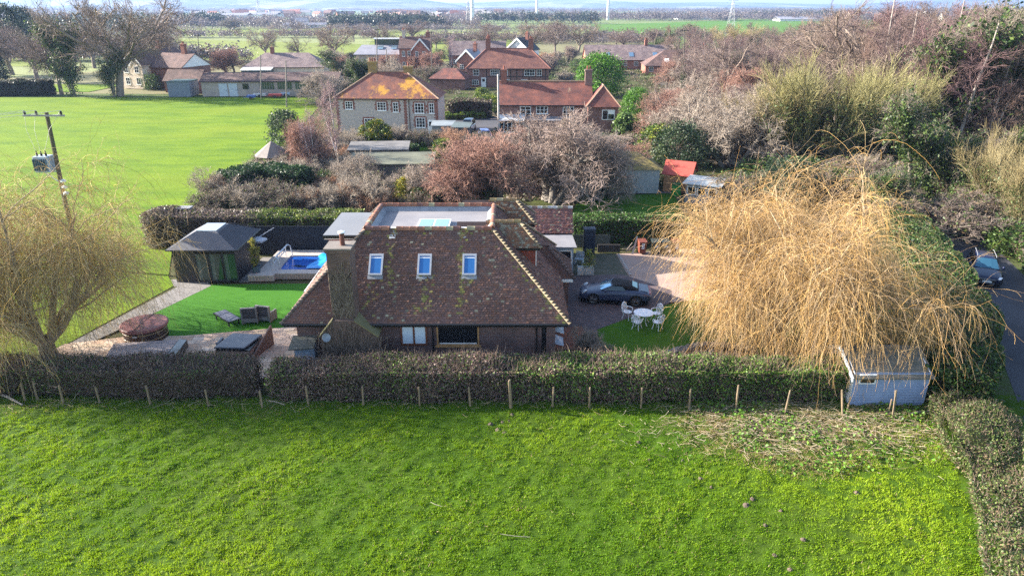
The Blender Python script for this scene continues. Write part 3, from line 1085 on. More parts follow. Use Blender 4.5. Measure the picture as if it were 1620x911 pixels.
vb = VB()
zk = TZ + .02
for a, b in ((TX0, -6.45), (-6.1, -2.72), (-2.37, TX1)):
    ridgeline(vb, (a, TY0, zk), (b, TY0, zk), seed=int(abs(a) * 10))
    vb.build('ridge_tiles', MAT['tiles'], roof, tuple(root_loc(house)))
    vb = VB()
ridgeline(vb, (TX0, TY1, zk), (TX1, TY1, zk), seed=5)
ridgeline(vb, (TX0, TY0 + .1, zk), (TX0, TY1 - .1, zk), seed=6)
ridgeline(vb, (TX1, TY0 + .1, zk), (TX1, TY1 - .1, zk), seed=7)
vb.build('ridge_tiles', MAT['tiles'], roof, tuple(root_loc(house)))
# flat crown sunk behind the ridge tiles, lead upstand all round
m = MB()
m.poly((TX0 + .35, TY0 + .3, TZ - .28), (TX1 - .35, TY0 + .3, TZ - .28), (TX1 - .35, TY1 - .3, TZ - .28), (TX0 + .35, TY1 - .3, TZ - .28))
m.build('flat_roof', M_felt, house, world=True)
m = MB()
o_, i_ = .07, .36
ou = [(TX0 + o_, TY0 + o_, TZ + .02), (TX1 - o_, TY0 + o_, TZ + .02), (TX1 - o_, TY1 - o_, TZ + .02), (TX0 + o_, TY1 - o_, TZ + .02)]
il = [(TX0 + i_, TY0 + i_ - .05, TZ - .275), (TX1 - i_, TY0 + i_ - .05, TZ - .275), (TX1 - i_, TY1 - i_ + .05, TZ - .275), (TX0 + i_, TY1 - i_ + .05, TZ - .275)]
for k in range(4): m.poly(ou[k], ou[(k + 1) % 4], il[(k + 1) % 4], il[k])
m.build('lead_upstand', M_lead, house, world=True)
for x0 in (-6.28, -2.55):
    m = MB()
    m.slab([(x0 - .15, TY0 - .42, TZ - .36), (x0 + .15, TY0 - .42, TZ - .36), (x0 + .15, TY0 + .05, TZ + .05), (x0 - .15, TY0 + .05, TZ + .05)], .03)
    m.box(x0 - .15, x0 + .15, TY0 - .02, TY0 + .35, TZ - .1, TZ + .02)
    m.build('lead_spout', proc('pale_lead' + str(int(-x0)), (.5, .5, .52), None, 3, .5), house, world=True)
# skylight pair on the crown
sk = MB()
p0, p1 = at_y(655, 358, 36.3), at_y(708, 358, 36.3)
sx0, sx1, sy0, sy1, sz = -5.15, -3.4, 35.9, 37.55, TZ - .28
sk.box(sx0, sx1, sy0, sy1, sz, sz + .16)
fr = sk.build('skylight', M_white, house, world=True)
m = MB()
for a, b in ((sx0 + .08, (sx0 + sx1) / 2 - .05), ((sx0 + sx1) / 2 + .05, sx1 - .08)): m.box(a, b, sy0 + .08, sy1 - .08, sz + .14, sz + .172)
m.build('pane', M_skyl, fr, world=True)


# roof windows lying in the front slope
def on_slope(x, v, n=0.):  # v: metres up the front slope
    return (x, EY0 + v * s2 - n * s2, EZ + v * s2 + n * s2)


for cx_ in (-7.0, -4.50, -2.19):
    m = MB()
    hw, v0, v1 = .36, 2.62, 3.82

    def ring(x0, x1, a, b, n0, n1):
        m.add([on_slope(x0, a, n0), on_slope(x1, a, n0), on_slope(x1, b, n0), on_slope(x0, b, n0), on_slope(x0, a, n1), on_slope(x1, a, n1), on_slope(x1, b, n1), on_slope(x0, b, n1)],
              [(4, 5, 6, 7), (0, 1, 5, 4), (1, 2, 6, 5), (2, 3, 7, 6), (3, 0, 4, 7)])
    ring(cx_ - hw, cx_ - hw + .09, v0, v1, 0, .13)
    ring(cx_ + hw - .09, cx_ + hw, v0, v1, 0, .13)
    ring(cx_ - hw + .09, cx_ + hw - .09, v0, v0 + .09, 0, .128)
    ring(cx_ - hw + .09, cx_ + hw - .09, v1 - .12, v1, 0, .128)
    w = m.build('roof_window', M_alum, house, world=True)
    m = MB()
    ring(cx_ - hw + .09, cx_ + hw - .09, v0 + .09, v1 - .12, .06, .1)
    m.build('pane', M_velux, w, world=True)
    m = MB()
    ring(cx_ - hw - .03, cx_ + hw + .03, v0 - .2, v0, 0, .055)
    m.build('flashing', M_lead, w, world=True)
    m = MB()
    ring(cx_ - hw + .1, cx_ + hw - .1, v1 - .24, v1 - .2, .08, .106)
    m.build('bar', M_white, w, world=True)

# gutter and fascia along the eaves
m = MB()
m.tube([(EX0, EY0 - .05, EZ - .02), (EX1, EY0 - .05, EZ - .02)], .055, 8)
m.box(EX0 + .05, EX1 - .05, EY0 + .02, EY0 + .05, EZ - .18, EZ - .03)
m.build('gutter', M_black, house, world=True)
for x in (-4.02, 1.25):
    m = MB()
    m.tube([(x, EY0 - .02, EZ - .05), (x, WY0 - .06, EZ - .3), (x, WY0 - .06, 0)], .04, 8)
    m.build('drainpipe', M_black, house, world=True)


def wall_window(parent, x0, x1, z0, z1, y, frame, glass, ft=.08, bars=(), name='window', depth=.06, split=True):
    m = MB()
    m.box(x0, x1, y - depth, y + .02, z1 - ft, z1)
    m.box(x0, x1, y - depth, y + .02, z0, z0 + ft)
    m.box(x0, x0 + ft, y - depth + .003, y + .02, z0 + ft, z1 - ft)
    m.box(x1 - ft, x1, y - depth + .003, y + .02, z0 + ft, z1 - ft)
    for b in bars: m.box(b - ft * .5, b + ft * .5, y - depth + .005, y + .018, z0 + ft, z1 - ft)
    w = m.build(name, frame, parent, world=True)
    m = MB()
    m.box(x0 + ft, x1 - ft, y - .02, y - .005, z0 + ft, z1 - ft)
    m.build('pane', glass, w, world=True)
    return w


# front windows below the eave: pixel columns 635-675 and 692-757
def fx(px): return at_y(px, 530, WY0).x


w1 = wall_window(house, fx(634), fx(676), 1.02, 2.22, WY0, M_brownframe, M_blind, .09, ((fx(634) + fx(676)) / 2,))
w2 = wall_window(house, fx(691), fx(758), 1.0, 2.22, WY0, M_oak, M_glassdark, .08)
m = MB()
m.box(fx(688), fx(761), WY0 - .12, WY0 - .0, .93, .995)
m.build('sill', M_oak, w2, world=True)
m = MB()
m.box(fx(695), fx(754), WY0 - .03, WY0 - .021, 1.09, 1.15)
m.build('blind', M_white, w2, world=True)
# right end: flat black panel painted as the shade in a recess, then brick pier
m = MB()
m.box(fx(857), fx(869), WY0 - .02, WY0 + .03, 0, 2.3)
m.build('recess_shade', M_black, house, world=True)
m = MB()
m.box(WX1 - .35, WX1 + .1, WY0 - .14, WY0 + .3, 0, 2.36)
m.build('brick_pier', M_brick, house, world=True)
for zz, l_ in ((1.75, .42), (1.05, .6)):
    m = MB()
    m.slab([(WX1 + .1, WY0 + .1, zz), (WX1 + .55, WY0 - .05, zz - .05), (WX1 + .55, WY0 + l_, zz + .1), (WX1 + .1, WY0 + l_, zz + .3)], .03)
    m.build('side_canopy', proc('pale_blue_board' + str(int(zz)), (.45, .5, .58), None, 3), house, world=True)

# chimney on the front wall
cy0, cy1 = WY0 - 1.05, WY0 + .25
sx0, sx1 = -8.78, -7.66
m = MB()
m.box(sx0, sx1, cy0 + .2, cy0 + 1.25, 2.7, 6.25)
m.box(sx0 - .05, sx1 + .05, cy0 + .15, cy0 + 1.3, 6.25, 6.42)
bx0, bx1 = -9.42, -6.62
z1, z2 = 2.05, 2.85
for (ya, yb) in ((cy0, cy1),):
    pr = [(bx0, 0), (bx1, 0), (bx1, z1), (sx1, z2), (sx0, z2), (bx0, z1)]
    n = len(pr)
    m.add([(x, ya, z) for x, z in pr] + [(x, yb, z) for x, z in pr], [tuple(range(n)), tuple(range(2 * n - 1, n - 1, -1))] + [(i, i + n, (i + 1) % n + n, (i + 1) % n) for i in range(n)])
ch = m.build('chimney', M_brickold, house, world=True)
m = MB()
m.box(sx0 - .09, sx1 + .09, cy0 + .11, cy0 + 1.34, 6.42, 6.5)
m.build('chimney_cap', proc('cap_mortar', (.20, .17, .145), (.15, .125, .105)), ch, world=True)
m = MB()
m.lathe([(.14, 0), (.12, .06), (.115, .5), (.13, .55), (.1, .57)], 12, (sx0 + .7, cy0 + .7, 6.5))
m.build('flue_pot', proc('dark_red_pot', (.12, .042, .03)), ch, world=True)
m = MB()
m.lathe([(.05, 0), (.19, .03), (.17, .08), (.05, .12)], 12, (sx0 + .7, cy0 + .7, 7.09))
m.build('cowl', M_white, ch, world=True)
m = MB()
m.slab([(bx1 + .06, cy0 - .06, z1 - .02), (bx1 + .06, cy1, z1 - .02), (sx1 - .02, cy1, z2 + .05), (sx1 - .02, cy0 - .06, z2 + .05)], .07)
m.build('shoulder_tiles', proc('mossy_tile', (.16, .14, .07), (.12, .11, .045)), ch, world=True)
m = MB()
m.slab([(sx0 + .02, cy0 - .06, z2 + .05), (sx0 + .02, cy1, z2 + .05), (bx0 - .06, cy1, z1 - .02), (bx0 - .06, cy0 - .06, z1 - .02)], .07)
m.build('shoulder_tiles', bpy.data.materials['mossy_tile'], ch, world=True)
# bare ivy stems over the chimney
rr = np.random.default_rng(5)
n = 260
sp = np.stack([rr.uniform(bx0 + .2, bx1 - .2, n), np.full(n, cy0 - .02), rr.uniform(0, .8, n)], 1)
pts = grow(rr, sp, np.stack([rr.normal(0, .35, n), np.zeros(n), np.ones(n)], 1), rr.uniform(.8, 2.6, n), 8, .22, .06)
pts[:, :, 1] = cy0 - .025 + rr.normal(0, .01, (n, 8))
pts[:, :, 2] = np.minimum(pts[:, :, 2], z1 + (z2 - z1) * np.clip(1 - (np.abs(pts[:, :, 0] + 8.21) - .65) / .9, 0, 1) - .05)
vb = VB()
vb.tubes(rr, pts, np.full((n, 8), .014), 3, (.13, .10, .08), .3)
n = 240
sp = np.stack([rr.uniform(sx0 + .05, sx1 - .05, n), np.full(n, cy0 + .18), rr.uniform(2.7, 4.6, n)], 1)
pts = grow(rr, sp, np.stack([rr.normal(0, .4, n), np.zeros(n), np.ones(n)], 1), rr.uniform(.4, 1.7, n), 8, .28, .05)
pts[:, :, 1] = cy0 + .175 + rr.normal(0, .01, (n, 8))
pts[:, :, 0] = np.clip(pts[:, :, 0], sx0 + .02, sx1 - .02)
vb.tubes(rr, pts, np.full((n, 8), .012), 3, (.17, .135, .105), .35)
vb.build('ivy_stems', MAT['bark'], ch, tuple(root_loc(house)))
m = MB()
c = Vector((-9.12, cy0 - .12, 2.0))
m.lathe([(.02, -.02), (.15, .03), (.22, .07), (.21, .08), (.14, .045), (.02, .0)], 14)
d = m.build('satellite_dish', proc('dish_grey', (.26, .29, .33), None, 3, .4), house)
d.location = c - root_loc(house)
d.rotation_euler = (RAD(68), 0, RAD(38))

# box dormer with flat roof on the left slope
bx0, bx1, by0, by1, bz = -10.25, -7.9, 36.2, 40.6, 5.45
m = MB()
m.box(bx0 + .2, bx1, by0 + .15, by1 - .15, 3.2, bz - .2)
dm = m.build('box_dormer', M_redtile, house, world=True)
m = MB()
m.box(bx0, bx1 + .5, by0, by1, bz - .2, bz)
m.build('dormer_fascia', M_white, dm, world=True)
m = MB()
m.box(bx0 - .04, bx1 + .5, by0 - .04, by1 + .04, bz + .002, bz + .07)
m.build('dormer_flat_roof', M_felt2, dm, world=True)
m = MB()
m.box(bx0 - .06, bx1 + .35, by0 - .075, by0 - .045, bz - .12, bz + .03)
m.build('dormer_gutter', M_black, dm, world=True)
# low white roofed lean-to on the left flank
m = MB()
m.slab([(-11.95, 36.9, 1.9), (-10.9, 36.9, 2.3), (-10.9, 40.4, 2.3), (-11.95, 40.4, 1.9)], .1)
lt = m.build('lean_to_roof', proc('pale_grey_sheet', (.42, .42, .44), (.34, .34, .36)), house, world=True)
m = MB()
m.box(-11.85, -10.95, 37.0, 40.3, 0, 1.85)
m.build('lean_to_wall', M_brick, house, world=True)
m = MB()
m.slab([(-11.8, 37.2, 1.99), (-11.0, 37.2, 2.295), (-11.0, 39.0, 2.295), (-11.8, 39.0, 1.99)], .02)
m.build('pane', M_skyl, lt, world=True)


# hipped dormers on the right slope
def hip_dormer(y0, w, xf, ze, name='hipped_dormer', stain=0.0, seed=1):
    y1 = y0 + w
    m = MB()
    m.box(-1.2, xf, y0, y1, 3.0, ze - .02)
    d = m.build(name, M_redtile, house, world=True)
    m = MB()
    ov = .2
    a = (y1 - y0) / 2 + ov
    zr = ze + a
    ym = (y0 + y1) / 2
    xe = xf + ov + .05
    A, B, Cc, D = (-3.0, y0 - ov, ze), (xe, y0 - ov, ze), (xe, y1 + ov, ze), (-3.0, y1 + ov, ze)
    R0, R1 = (-3.0, ym, zr), (xe - a, ym, zr)
    m.add([A, B, Cc, D, R0, R1], [(0, 1, 5, 4), (1, 2, 5), (2, 3, 4, 5), (3, 2, 1, 0), (0, 4, 3)])
    m.build('dormer_roof', proc('dormer_underlay' + str(seed), (.05, .03, .028)), d, world=True)
    vb = VB()
    L = a * math.sqrt(2)
    x0 = -1.35
    tile_slope(vb, (x0, y0 - ov, ze), (1, 0, 0), (0, 1, 1), [(0, 0), (xe - x0, 0), (xe - a - x0, L), (0, L)], seed=seed, palette=TPAL * np.array([1.35, 1.3, .95]), lich=.25)
    tile_slope(vb, (xe, y0 - ov, ze), (0, 1, 0), (-1, 0, 1), [(0, 0), (2 * a, 0), (a, L)], seed=seed + 1)
    tile_slope(vb, (xe, y1 + ov, ze), (-1, 0, 0), (0, -1, 1), [(0, 0), (xe - x0, 0), (xe - x0, L), (a, L)], seed=seed + 2)
    hipcaps(vb, B, R1, seed=seed)
    hipcaps(vb, Cc, R1, seed=seed + 1)
    ridgeline(vb, (x0, ym, zr), (xe - a + .1, ym, zr), .13, seed=seed, col=((.30, .22, .10), (.25, .16, .08)))
    vb.build('dormer_tiles', MAT['tiles'], d, tuple(root_loc(house)))
    m = MB()
    m.box(-.9, xe - .04, y0 - ov + .01, y0 - ov + .04, ze - .13, ze - .01)
    m.box(xe - .06, xe - .03, y0 - ov + .04, y1 + ov - .01, ze - .13, ze - .01)
    m.build('dormer_fascia', M_black, d, world=True)
    m = MB()
    m.box(xf + .002, xf + .05, y0 + .02, y0 + .12, 3.0, ze - .13)
    m.build('corner_board', M_white, d, world=True)


hip_dormer(35.65, 1.9, 1.28, 5.0, seed=21)
hip_dormer(40.0, 2.0, 1.15, 5.0, seed=31)


# single-storey wings on the right: hipped one in front, gabled one behind, flat porch between
m = MB()
m.box(1.5, 3.35, 38.2, 40.6, 0, 2.3)
wing = m.build('side_wing', M_brick, house, world=True)
m = MB()
A, B, Cc, D = (0.5, 37.9, 2.3), (3.6, 37.9, 2.3), (3.6, 40.9, 2.3), (.5, 40.9, 2.3)
R0, R1 = (.5, 39.4, 3.8), (2.1, 39.4, 3.8)
m.add([A, B, Cc, D, R0, R1], [(0, 1, 5, 4), (1, 2, 5), (2, 3, 4, 5), (3, 2, 1, 0), (0, 4, 3)])
m.build('wing_roof', proc('wing_underlay', (.05, .03, .028)), wing, world=True)
vb = VB()
L = 1.5 * math.sqrt(2)
tile_slope(vb, A, (1, 0, 0), (0, 1, 1), [(0, 0), (3.1, 0), (1.6, L), (0, L)], seed=41)
tile_slope(vb, B, (0, 1, 0), (-1, 0, 1), [(0, 0), (3, 0), (1.5, L)], seed=42)
tile_slope(vb, Cc, (-1, 0, 0), (0, -1, 1), [(0, 0), (3.1, 0), (3.1, L), (1.5, L)], seed=43)
hipcaps(vb, B, R1, c1=(.15, .10, .08), seed=44)
hipcaps(vb, Cc, R1, c1=(.15, .10, .08), seed=45)
vb.build('wing_tiles', MAT['tiles'], wing, tuple(root_loc(house)))
m = MB()
m.box(2.2, 3.55, 37.78, 37.9, 2.12, 2.28)
m.build('wing_fascia', M_white, wing, world=True)

m = MB()
m.box(1.0, 4.1, 46.3, 49.4, 0, 2.5)
wing = m.build('rear_wing', M_brick, house, world=True)
m = MB()
m.add([(0, 46, 2.5), (4.25, 46, 2.5), (4.25, 49.6, 2.5), (0, 49.6, 2.5), (0, 47.8, 3.85), (4.25, 47.8, 3.85)], [(0, 1, 5, 4), (2, 3, 4, 5), (3, 2, 1, 0), (0, 4, 3), (1, 2, 5)])
m.build('wing_roof', M_brick, wing, world=True)
vb = VB()
L = math.hypot(1.8, 1.35)
ptile = TPAL * np.array([1.4, 1.25, 1.3])
tile_slope(vb, (0, 46, 2.5), (1, 0, 0), (0, 1.8, 1.35), [(0, 0), (4.25, 0), (4.25, L), (0, L)], seed=51, palette=ptile, lich=.06)
tile_slope(vb, (4.25, 49.6, 2.5), (-1, 0, 0), (0, -1.8, 1.35), [(0, 0), (4.25, 0), (4.25, L), (0, L)], seed=52, palette=ptile)
ridgeline(vb, (0, 47.8, 3.86), (4.3, 47.8, 3.86), .13, col=((.30, .28, .26), (.42, .40, .38), (.22, .15, .12)), seed=8)
vb.build('wing_tiles', MAT['tiles'], wing, tuple(root_loc(house)))
m = MB()
m.box(1.2, 4.1, 43.9, 46.28, 0, 2.2)
po = m.build('porch', M_bwood, house, world=True)
m = MB()
m.slab([(1.0, 43.7, 2.28), (4.3, 43.7, 2.28), (4.15, 46.28, 2.45), (1.0, 46.28, 2.45)], .07)
m.build('porch_roof', M_felt, po, world=True)
wall_window(po, 2.65, 4.0, 1.05, 2.02, 43.89, M_white, M_glassdark, .08)
m = MB()
m.box(2.45, 2.6, 43.84, 43.9, .9, 2.1)
m.build('corner_board', M_white, po, world=True)
# low connecting roof right side, between the wings
m = MB()
m.slab([(.8, 41.0, 2.62), (3.1, 41.0, 2.3), (3.1, 43.65, 2.3), (.8, 43.65, 2.62)], .1)
lk = m.build('link_roof', proc('dark_felt', (.05, .045, .05)), house, world=True)
m = MB()
m.box(1.5, 3.0, 40.95, 43.85, 0, 2.2)
m.build('link_wall', M_brick, lk, world=True)

# log store by the chimney
p0, p1 = at_y(460, 540, 31.2), at_y(497, 540, 31.2)
ls = thing('garden_store', 'small blue-grey boarded store with sloping felt lid left of the chimney', 'store', (p0.x, 31.2, 0))
m = MB()
for k in range(7): m.box(p0.x + .1, p1.x - .05, 31.2 - .012 * (k % 2), 31.9, k * .17, k * .17 + .166)
m.build('boarding', M_bwood, ls, world=True)
m = MB()
m.slab([(p0.x - .12, 31.0, 1.2), (p1.x, 31.0, 1.28), (p1.x, 31.95, 1.62), (p0.x - .12, 31.95, 1.5)], .06)
m.build('lid', proc('felt_lid', (.10, .10, .09), (.075, .08, .06)), ls, world=True)
# trellis leaning on the front wall
tr = MB()
x0 = fx(593)
for k in range(12):
    a = k * .09 - .2
    tr.tube([(x0 + max(0, a), WY0 - .16, .2 + max(0, -a)), (x0 + min(.62, a + 1.3), WY0 - .16, .2 + min(1.3, .62 - a))], .009, 4)
    tr.tube([(x0 + .62 - max(0, a), WY0 - .185, .2 + max(0, -a)), (x0 + .62 - min(.62, a + 1.3), WY0 - .185, .2 + min(1.3, .62 - a))], .009, 4)
for a, b in (((0, .2), (.62, .2)), ((0, 1.5), (.62, 1.5)), ((0, .2), (0, 1.5)), ((.62, .2), (.62, 1.5))):
    tr.tube([(x0 + a[0], WY0 - .17, a[1]), (x0 + b[0], WY0 - .17, b[1])], .018, 4)
tag(tr.build('trellis', proc('weathered_lath', (.16, .13, .11))), 'narrow diagonal lattice trellis against the front wall beside the chimney', 'trellis')


# ================================================================== garden things
M_dark = proc('charcoal_boards', (.022, .022, .027), (.03, .03, .036), 2, .5, .15, 12)
M_slate = proc('dark_shingle', (.085, .085, .10), (.115, .11, .12), 1.2, .6, .3, 25)
M_glassg = glassmat('door_glass', (.02, .045, .035), 0, .7, .05)
M_stoneb = proc('pool_stone', (.42, .37, .33), (.36, .31, .28), 1.5, .7, .1)
M_poolblue = proc('pool_cover_blue', (.01, .10, .42), (.012, .075, .33), .9, .25, .1, 6, .6)
M_cover = proc('crumpled_cover', (.02, .30, .72), (.015, .22, .62), 2, .3, .2, 12, .6)
M_steel = proc('white_steel', (.62, .64, .66), (.55, .57, .6), 3, .35, 0, 10, .6, .3)
M_navyfence = proc('black_blue_boards', (.008, .011, .02), (.014, .018, .028), 1.5, .7, .3, 14)
M_rattan = proc('grey_rattan', (.20, .19, .185), (.15, .145, .14), 6, .8, .6, 60)
M_cushion = proc('dark_cushion', (.06, .055, .06), (.05, .047, .05), 3, .9, .2)
M_lounge = proc('slate_textilene', (.12, .13, .165), (.10, .108, .145), 3, .7, .2, 50)
M_tubcover = proc('brown_vinyl', (.27, .105, .09), (.21, .08, .07), 1.5, .55, .15, 20)
M_tubwood = proc('dark_brown_wood', (.045, .022, .018), (.03, .016, .013), 3, .5, .3, 20)
M_deck = slabmat('deck_boards', [(.36, .30, .28), (.31, .26, .25), (.40, .33, .31)], (.10, .08, .08), 2.4, .14, .008)
M_spacover = proc('slate_vinyl', (.085, .095, .115), (.07, .078, .10), 1.5, .45, .12, 20)
M_spaskirt = proc('brown_skirt', (.16, .095, .075), (.12, .07, .055), 2, .6, .2)

# ---- summerhouse
sh = thing('summerhouse', 'dark charcoal summerhouse with hipped shingle roof and glass doors beside the lawn', 'summerhouse', (-20.3, 45.3, 0))
x0, x1, y0, y1, ze = -22.6, -18.0, 42.95, 47.7, 2.3
m = MB()
m.box(x0 + .25, x1 - .25, y0 + .25, y1 - .25, 0, ze)
m.build('wall', M_dark, sh, world=True)
m = MB()
tx0, tx1, ty0, ty1, tz = -21.05, -19.55, 44.1, 46.1, 3.2
m.add([(x0, y0, ze), (x1, y0, ze), (x1, y1, ze), (x0, y1, ze), (tx0, ty0, tz), (tx1, ty0, tz), (tx1, ty1, tz), (tx0, ty1, tz)], [(3, 2, 1, 0), (0, 1, 5, 4), (1, 2, 6, 5), (2, 3, 7, 6), (3, 0, 4, 7), (4, 5, 6, 7)])
rf = m.build('roof', M_slate, sh, world=True)
m = MB()
for k in range(24):  # ribs down the right hand slope
    f = (k + .5) / 24
    yb = y0 + (y1 - y0) * f
    fr_ = min(1, min(f, 1 - f) * 4.1)
    m.tube([(x1 - .02, yb, ze + .02), (x1 + (tx1 - x1) * fr_ * .97, yb, ze + (tz - ze) * fr_ * .97 + .015)], .022, 4)
m.build('ribs', M_dark, rf, world=True)
m = MB()
m.box(tx0 + .1, tx1 - .1, ty0 + .1, ty1 - .1, tz - .02, tz + .07)
m.build('roof_light', glassmat('roof_light', (.35, .37, .40), .5, .8, .12), rf, world=True)
m = MB()
for a, b in (((x0, y0), (x1, y0)), ((x1, y0), (x1, y1)), ((x1, y1), (x0, y1)), ((x0, y1), (x0, y0))): m.tube([(*a, ze - .02), (*b, ze - .02)], .05, 6)
m.build('gutter', M_black, sh, world=True)
for k in range(3):
    w = (-20.9 + k * .92, -20.02 + k * .92)
    dd = wall_window(sh, w[0], w[1], .08, 2.05, y0 + .25, M_dark, M_glassg, .07, (), 'glass_door', .07)
    m = MB()
    for j in range(3): m.box(w[0] + .1 + j * .09, w[0] + .14 + j * .09, y0 + .222, y0 + .229, .16, 1.97)
    m.build('blind', proc('green_grey_slat' + str(k), (.16, .20, .19), None, 3), dd, world=True)

# ---- boarded fence behind the pool
fe = thing('board_fence', 'tall black boarded fence behind the swimming pool', 'fence', (-16, 48.9, 0))
m = MB()
for k in range(46):
    x = -19.4 + k * .2
    m.box(x, x + .19, 48.85 + .012 * (k % 2), 48.9 + .012 * (k % 2), 0, 2.15 + .012 * ((k * 7) % 3))
m.build('boards', M_navyfence, fe, world=True)
for k in range(6):
    m = MB()
    m.box(-19.4 + k * 1.83, -19.3 + k * 1.83, 48.93, 49.03, 0, 2.2)
    m.build('post', M_navyfence, fe, world=True)

# ---- pool
po = thing('swimming_pool', 'raised rectangular pool with pale stone surround and blue cover', 'pool', (-14.5, 45.8, 0))
px0, px1, py0, py1, pz = -17.2, -11.4, 43.75, 48.6, .42
wx0, wx1, wy0, wy1 = -15.95, -11.9, 44.5, 47.4
m = MB()
m.box(px0, px1, py0, wy0, 0, pz)
m.box(px0, px1, wy1, py1, 0, pz)
m.box(px0, wx0, wy0, wy1, 0, pz - .002)
m.box(wx1, px1, wy0, wy1, 0, pz - .002)
m.box(px0 - .45, -15.95, 43.35, py0 - .002, 0, pz - .004)
m.build('surround', M_stoneb, po, world=True)
m = MB()
for k in range(30):
    xx = px0 + .02 + k * .192
    m.box(xx, xx + .17, py0 - .02, py0 - .001, .02, pz - .06)
for k in range(8): m.box(px0 - .44 + k * .2, px0 - .27 + k * .2, 43.33, 43.349, .02, pz - .06)
m.build('wall_tiles', proc('beige_block', (.33, .28, .24), (.28, .23, .20), 2), po, world=True)
m = MB()
m.box(wx0, wx1, wy0, wy1, 0, pz - .1)
m.build('pool_cover', M_poolblue, po, world=True)
r_ = np.random.default_rng(8)
for cx_, cy_ in ((-14.95, 45.5), (-13.75, 45.9), (-14.6, 45.35)):
    pu = MB()
    n = 13
    pu.poly(*[(cx_ + math.cos(k * 2 * math.pi / n) * .42 * r_.uniform(.5, 1.2), cy_ + math.sin(k * 2 * math.pi / n) * .2 * r_.uniform(.5, 1.2), pz - .096) for k in range(n)])
    pu.build('puddle', proc('dirty_puddle' + str(cx_), (.01, .03, .07), None, 4, .15), po, world=True)
# crumpled sheet at the far right corner
nx_, ny_ = 26, 26
m = MB()
f1, f2 = waves(61, 2, 7), waves(62, 4, 12)
vs = []
for j in range(ny_):
    for i in range(nx_):
        u, v_ = i / (nx_ - 1), j / (ny_ - 1)
        x = -14.1 + u * 1.7 + .35 * v_ - .12 * math.sin(v_ * 9)
        y = 44.7 + v_ * 3.2
        e = min(u, v_, 1 - u, 1 - v_) * 6
        vs.append((x, y, pz + .02 + min(1, e) * (.14 + .07 * float(f1(x, y)) + .03 * float(f2(x, y)))))
m.add(vs, [(j * nx_ + i, j * nx_ + i + 1, (j + 1) * nx_ + i + 1, (j + 1) * nx_ + i) for j in range(ny_ - 1) for i in range(nx_ - 1)])
o = m.build('folded_sheet', M_cover, None, smooth=True)
tag(o, 'crumpled bright blue sheet bunched at the house end of the pool', 'cover')
# reel frame
rl = thing('cover_reel', 'pale metal reel frame with crossbars standing at the end of the pool', 'pool reel', (-15.9, 45.6, pz))
for yy in (44.45, 47.2):
    m = MB()
    m.tube([(-16.25, yy, pz), (-16.2, yy, pz + .75), (-16.05, yy, pz + .9), (-15.85, yy, pz + .8), (-15.75, yy, pz)], .035, 6)
    m.build('stand', M_steel, rl, world=True)
m = MB()
m.tube([(-16.05, 44.45, pz + .88), (-16.05, 47.2, pz + .88)], .05, 8)
m.tube([(-16.2, 44.45, pz + .45), (-16.2, 47.2, pz + .45)], .03, 6)
for k in range(6): m.tube([(-16.2, 44.7 + k * .45, pz + .45), (-16.05, 44.7 + k * .45, pz + .88)], .018, 5)
m.build('roller', M_steel, rl, world=True)
# planter with narrow yellow conifer
pt = thing('plant_pot', 'round slate blue pot holding a narrow yellow conifer by the pool', 'pot', (-17.25, 44.0, pz - .004))
m = MB()
m.lathe([(.22, 0), (.30, .42), (.32, .45), (.27, .45), (.25, .36)], 16)
m.build('bowl', proc('slate_glaze', (.07, .11, .14), (.06, .09, .12), 3, .4), pt)
cf = thing('conifer', 'narrow pointed yellow conifer growing in the slate blue pot', 'conifer', (-17.25, 44.0, pz + .33))
clumpy(cf, 7, 2.0, .27, 'column', 70, 16, .05, [(.30, .26, .03), (.22, .21, .03), (.16, .17, .03)], .07, .04)
# outdoor shower / sun shade on summerhouse side
m = MB()
m.tube([(-18.1, 46.2, 1.9), (-16.9, 47.4, 2.5)], .03, 5)
m.slab([(-18.2, 46.1, 2.0), (-17.4, 45.9, 1.95), (-17.2, 46.6, 1.98), (-18.0, 46.9, 2.03)], .12)
tag(m.build('wall_awning', proc('pale_awning', (.4, .42, .47), None, 3)), 'small pale folded awning on the side of the charcoal summerhouse', 'awning')

# ---- lounger
sl = thing('sun_lounger', 'slate grey flat sun lounger on the left lawn', 'lounger', P(360, 508), RAD(47))
for k in range(3):
    m = MB()
    m.box(-.33, .33, -.95 + k * .64, -.95 + k * .62 + .6, .33, .38)
    m.build('panel', M_lounge, sl)
m = MB()
for s_ in (-.35, .35): m.box(s_ - .025, s_ + .025, -.97, .97, .29, .36)
m.build('frame', M_black, sl)
for sx_ in (-.3, .3):
    for sy_ in (-.8, .75):
        m = MB()
        m.box(sx_ - .03, sx_ + .03, sy_ - .05, sy_ + .05, 0, .3)
        m.build('leg', M_black, sl)


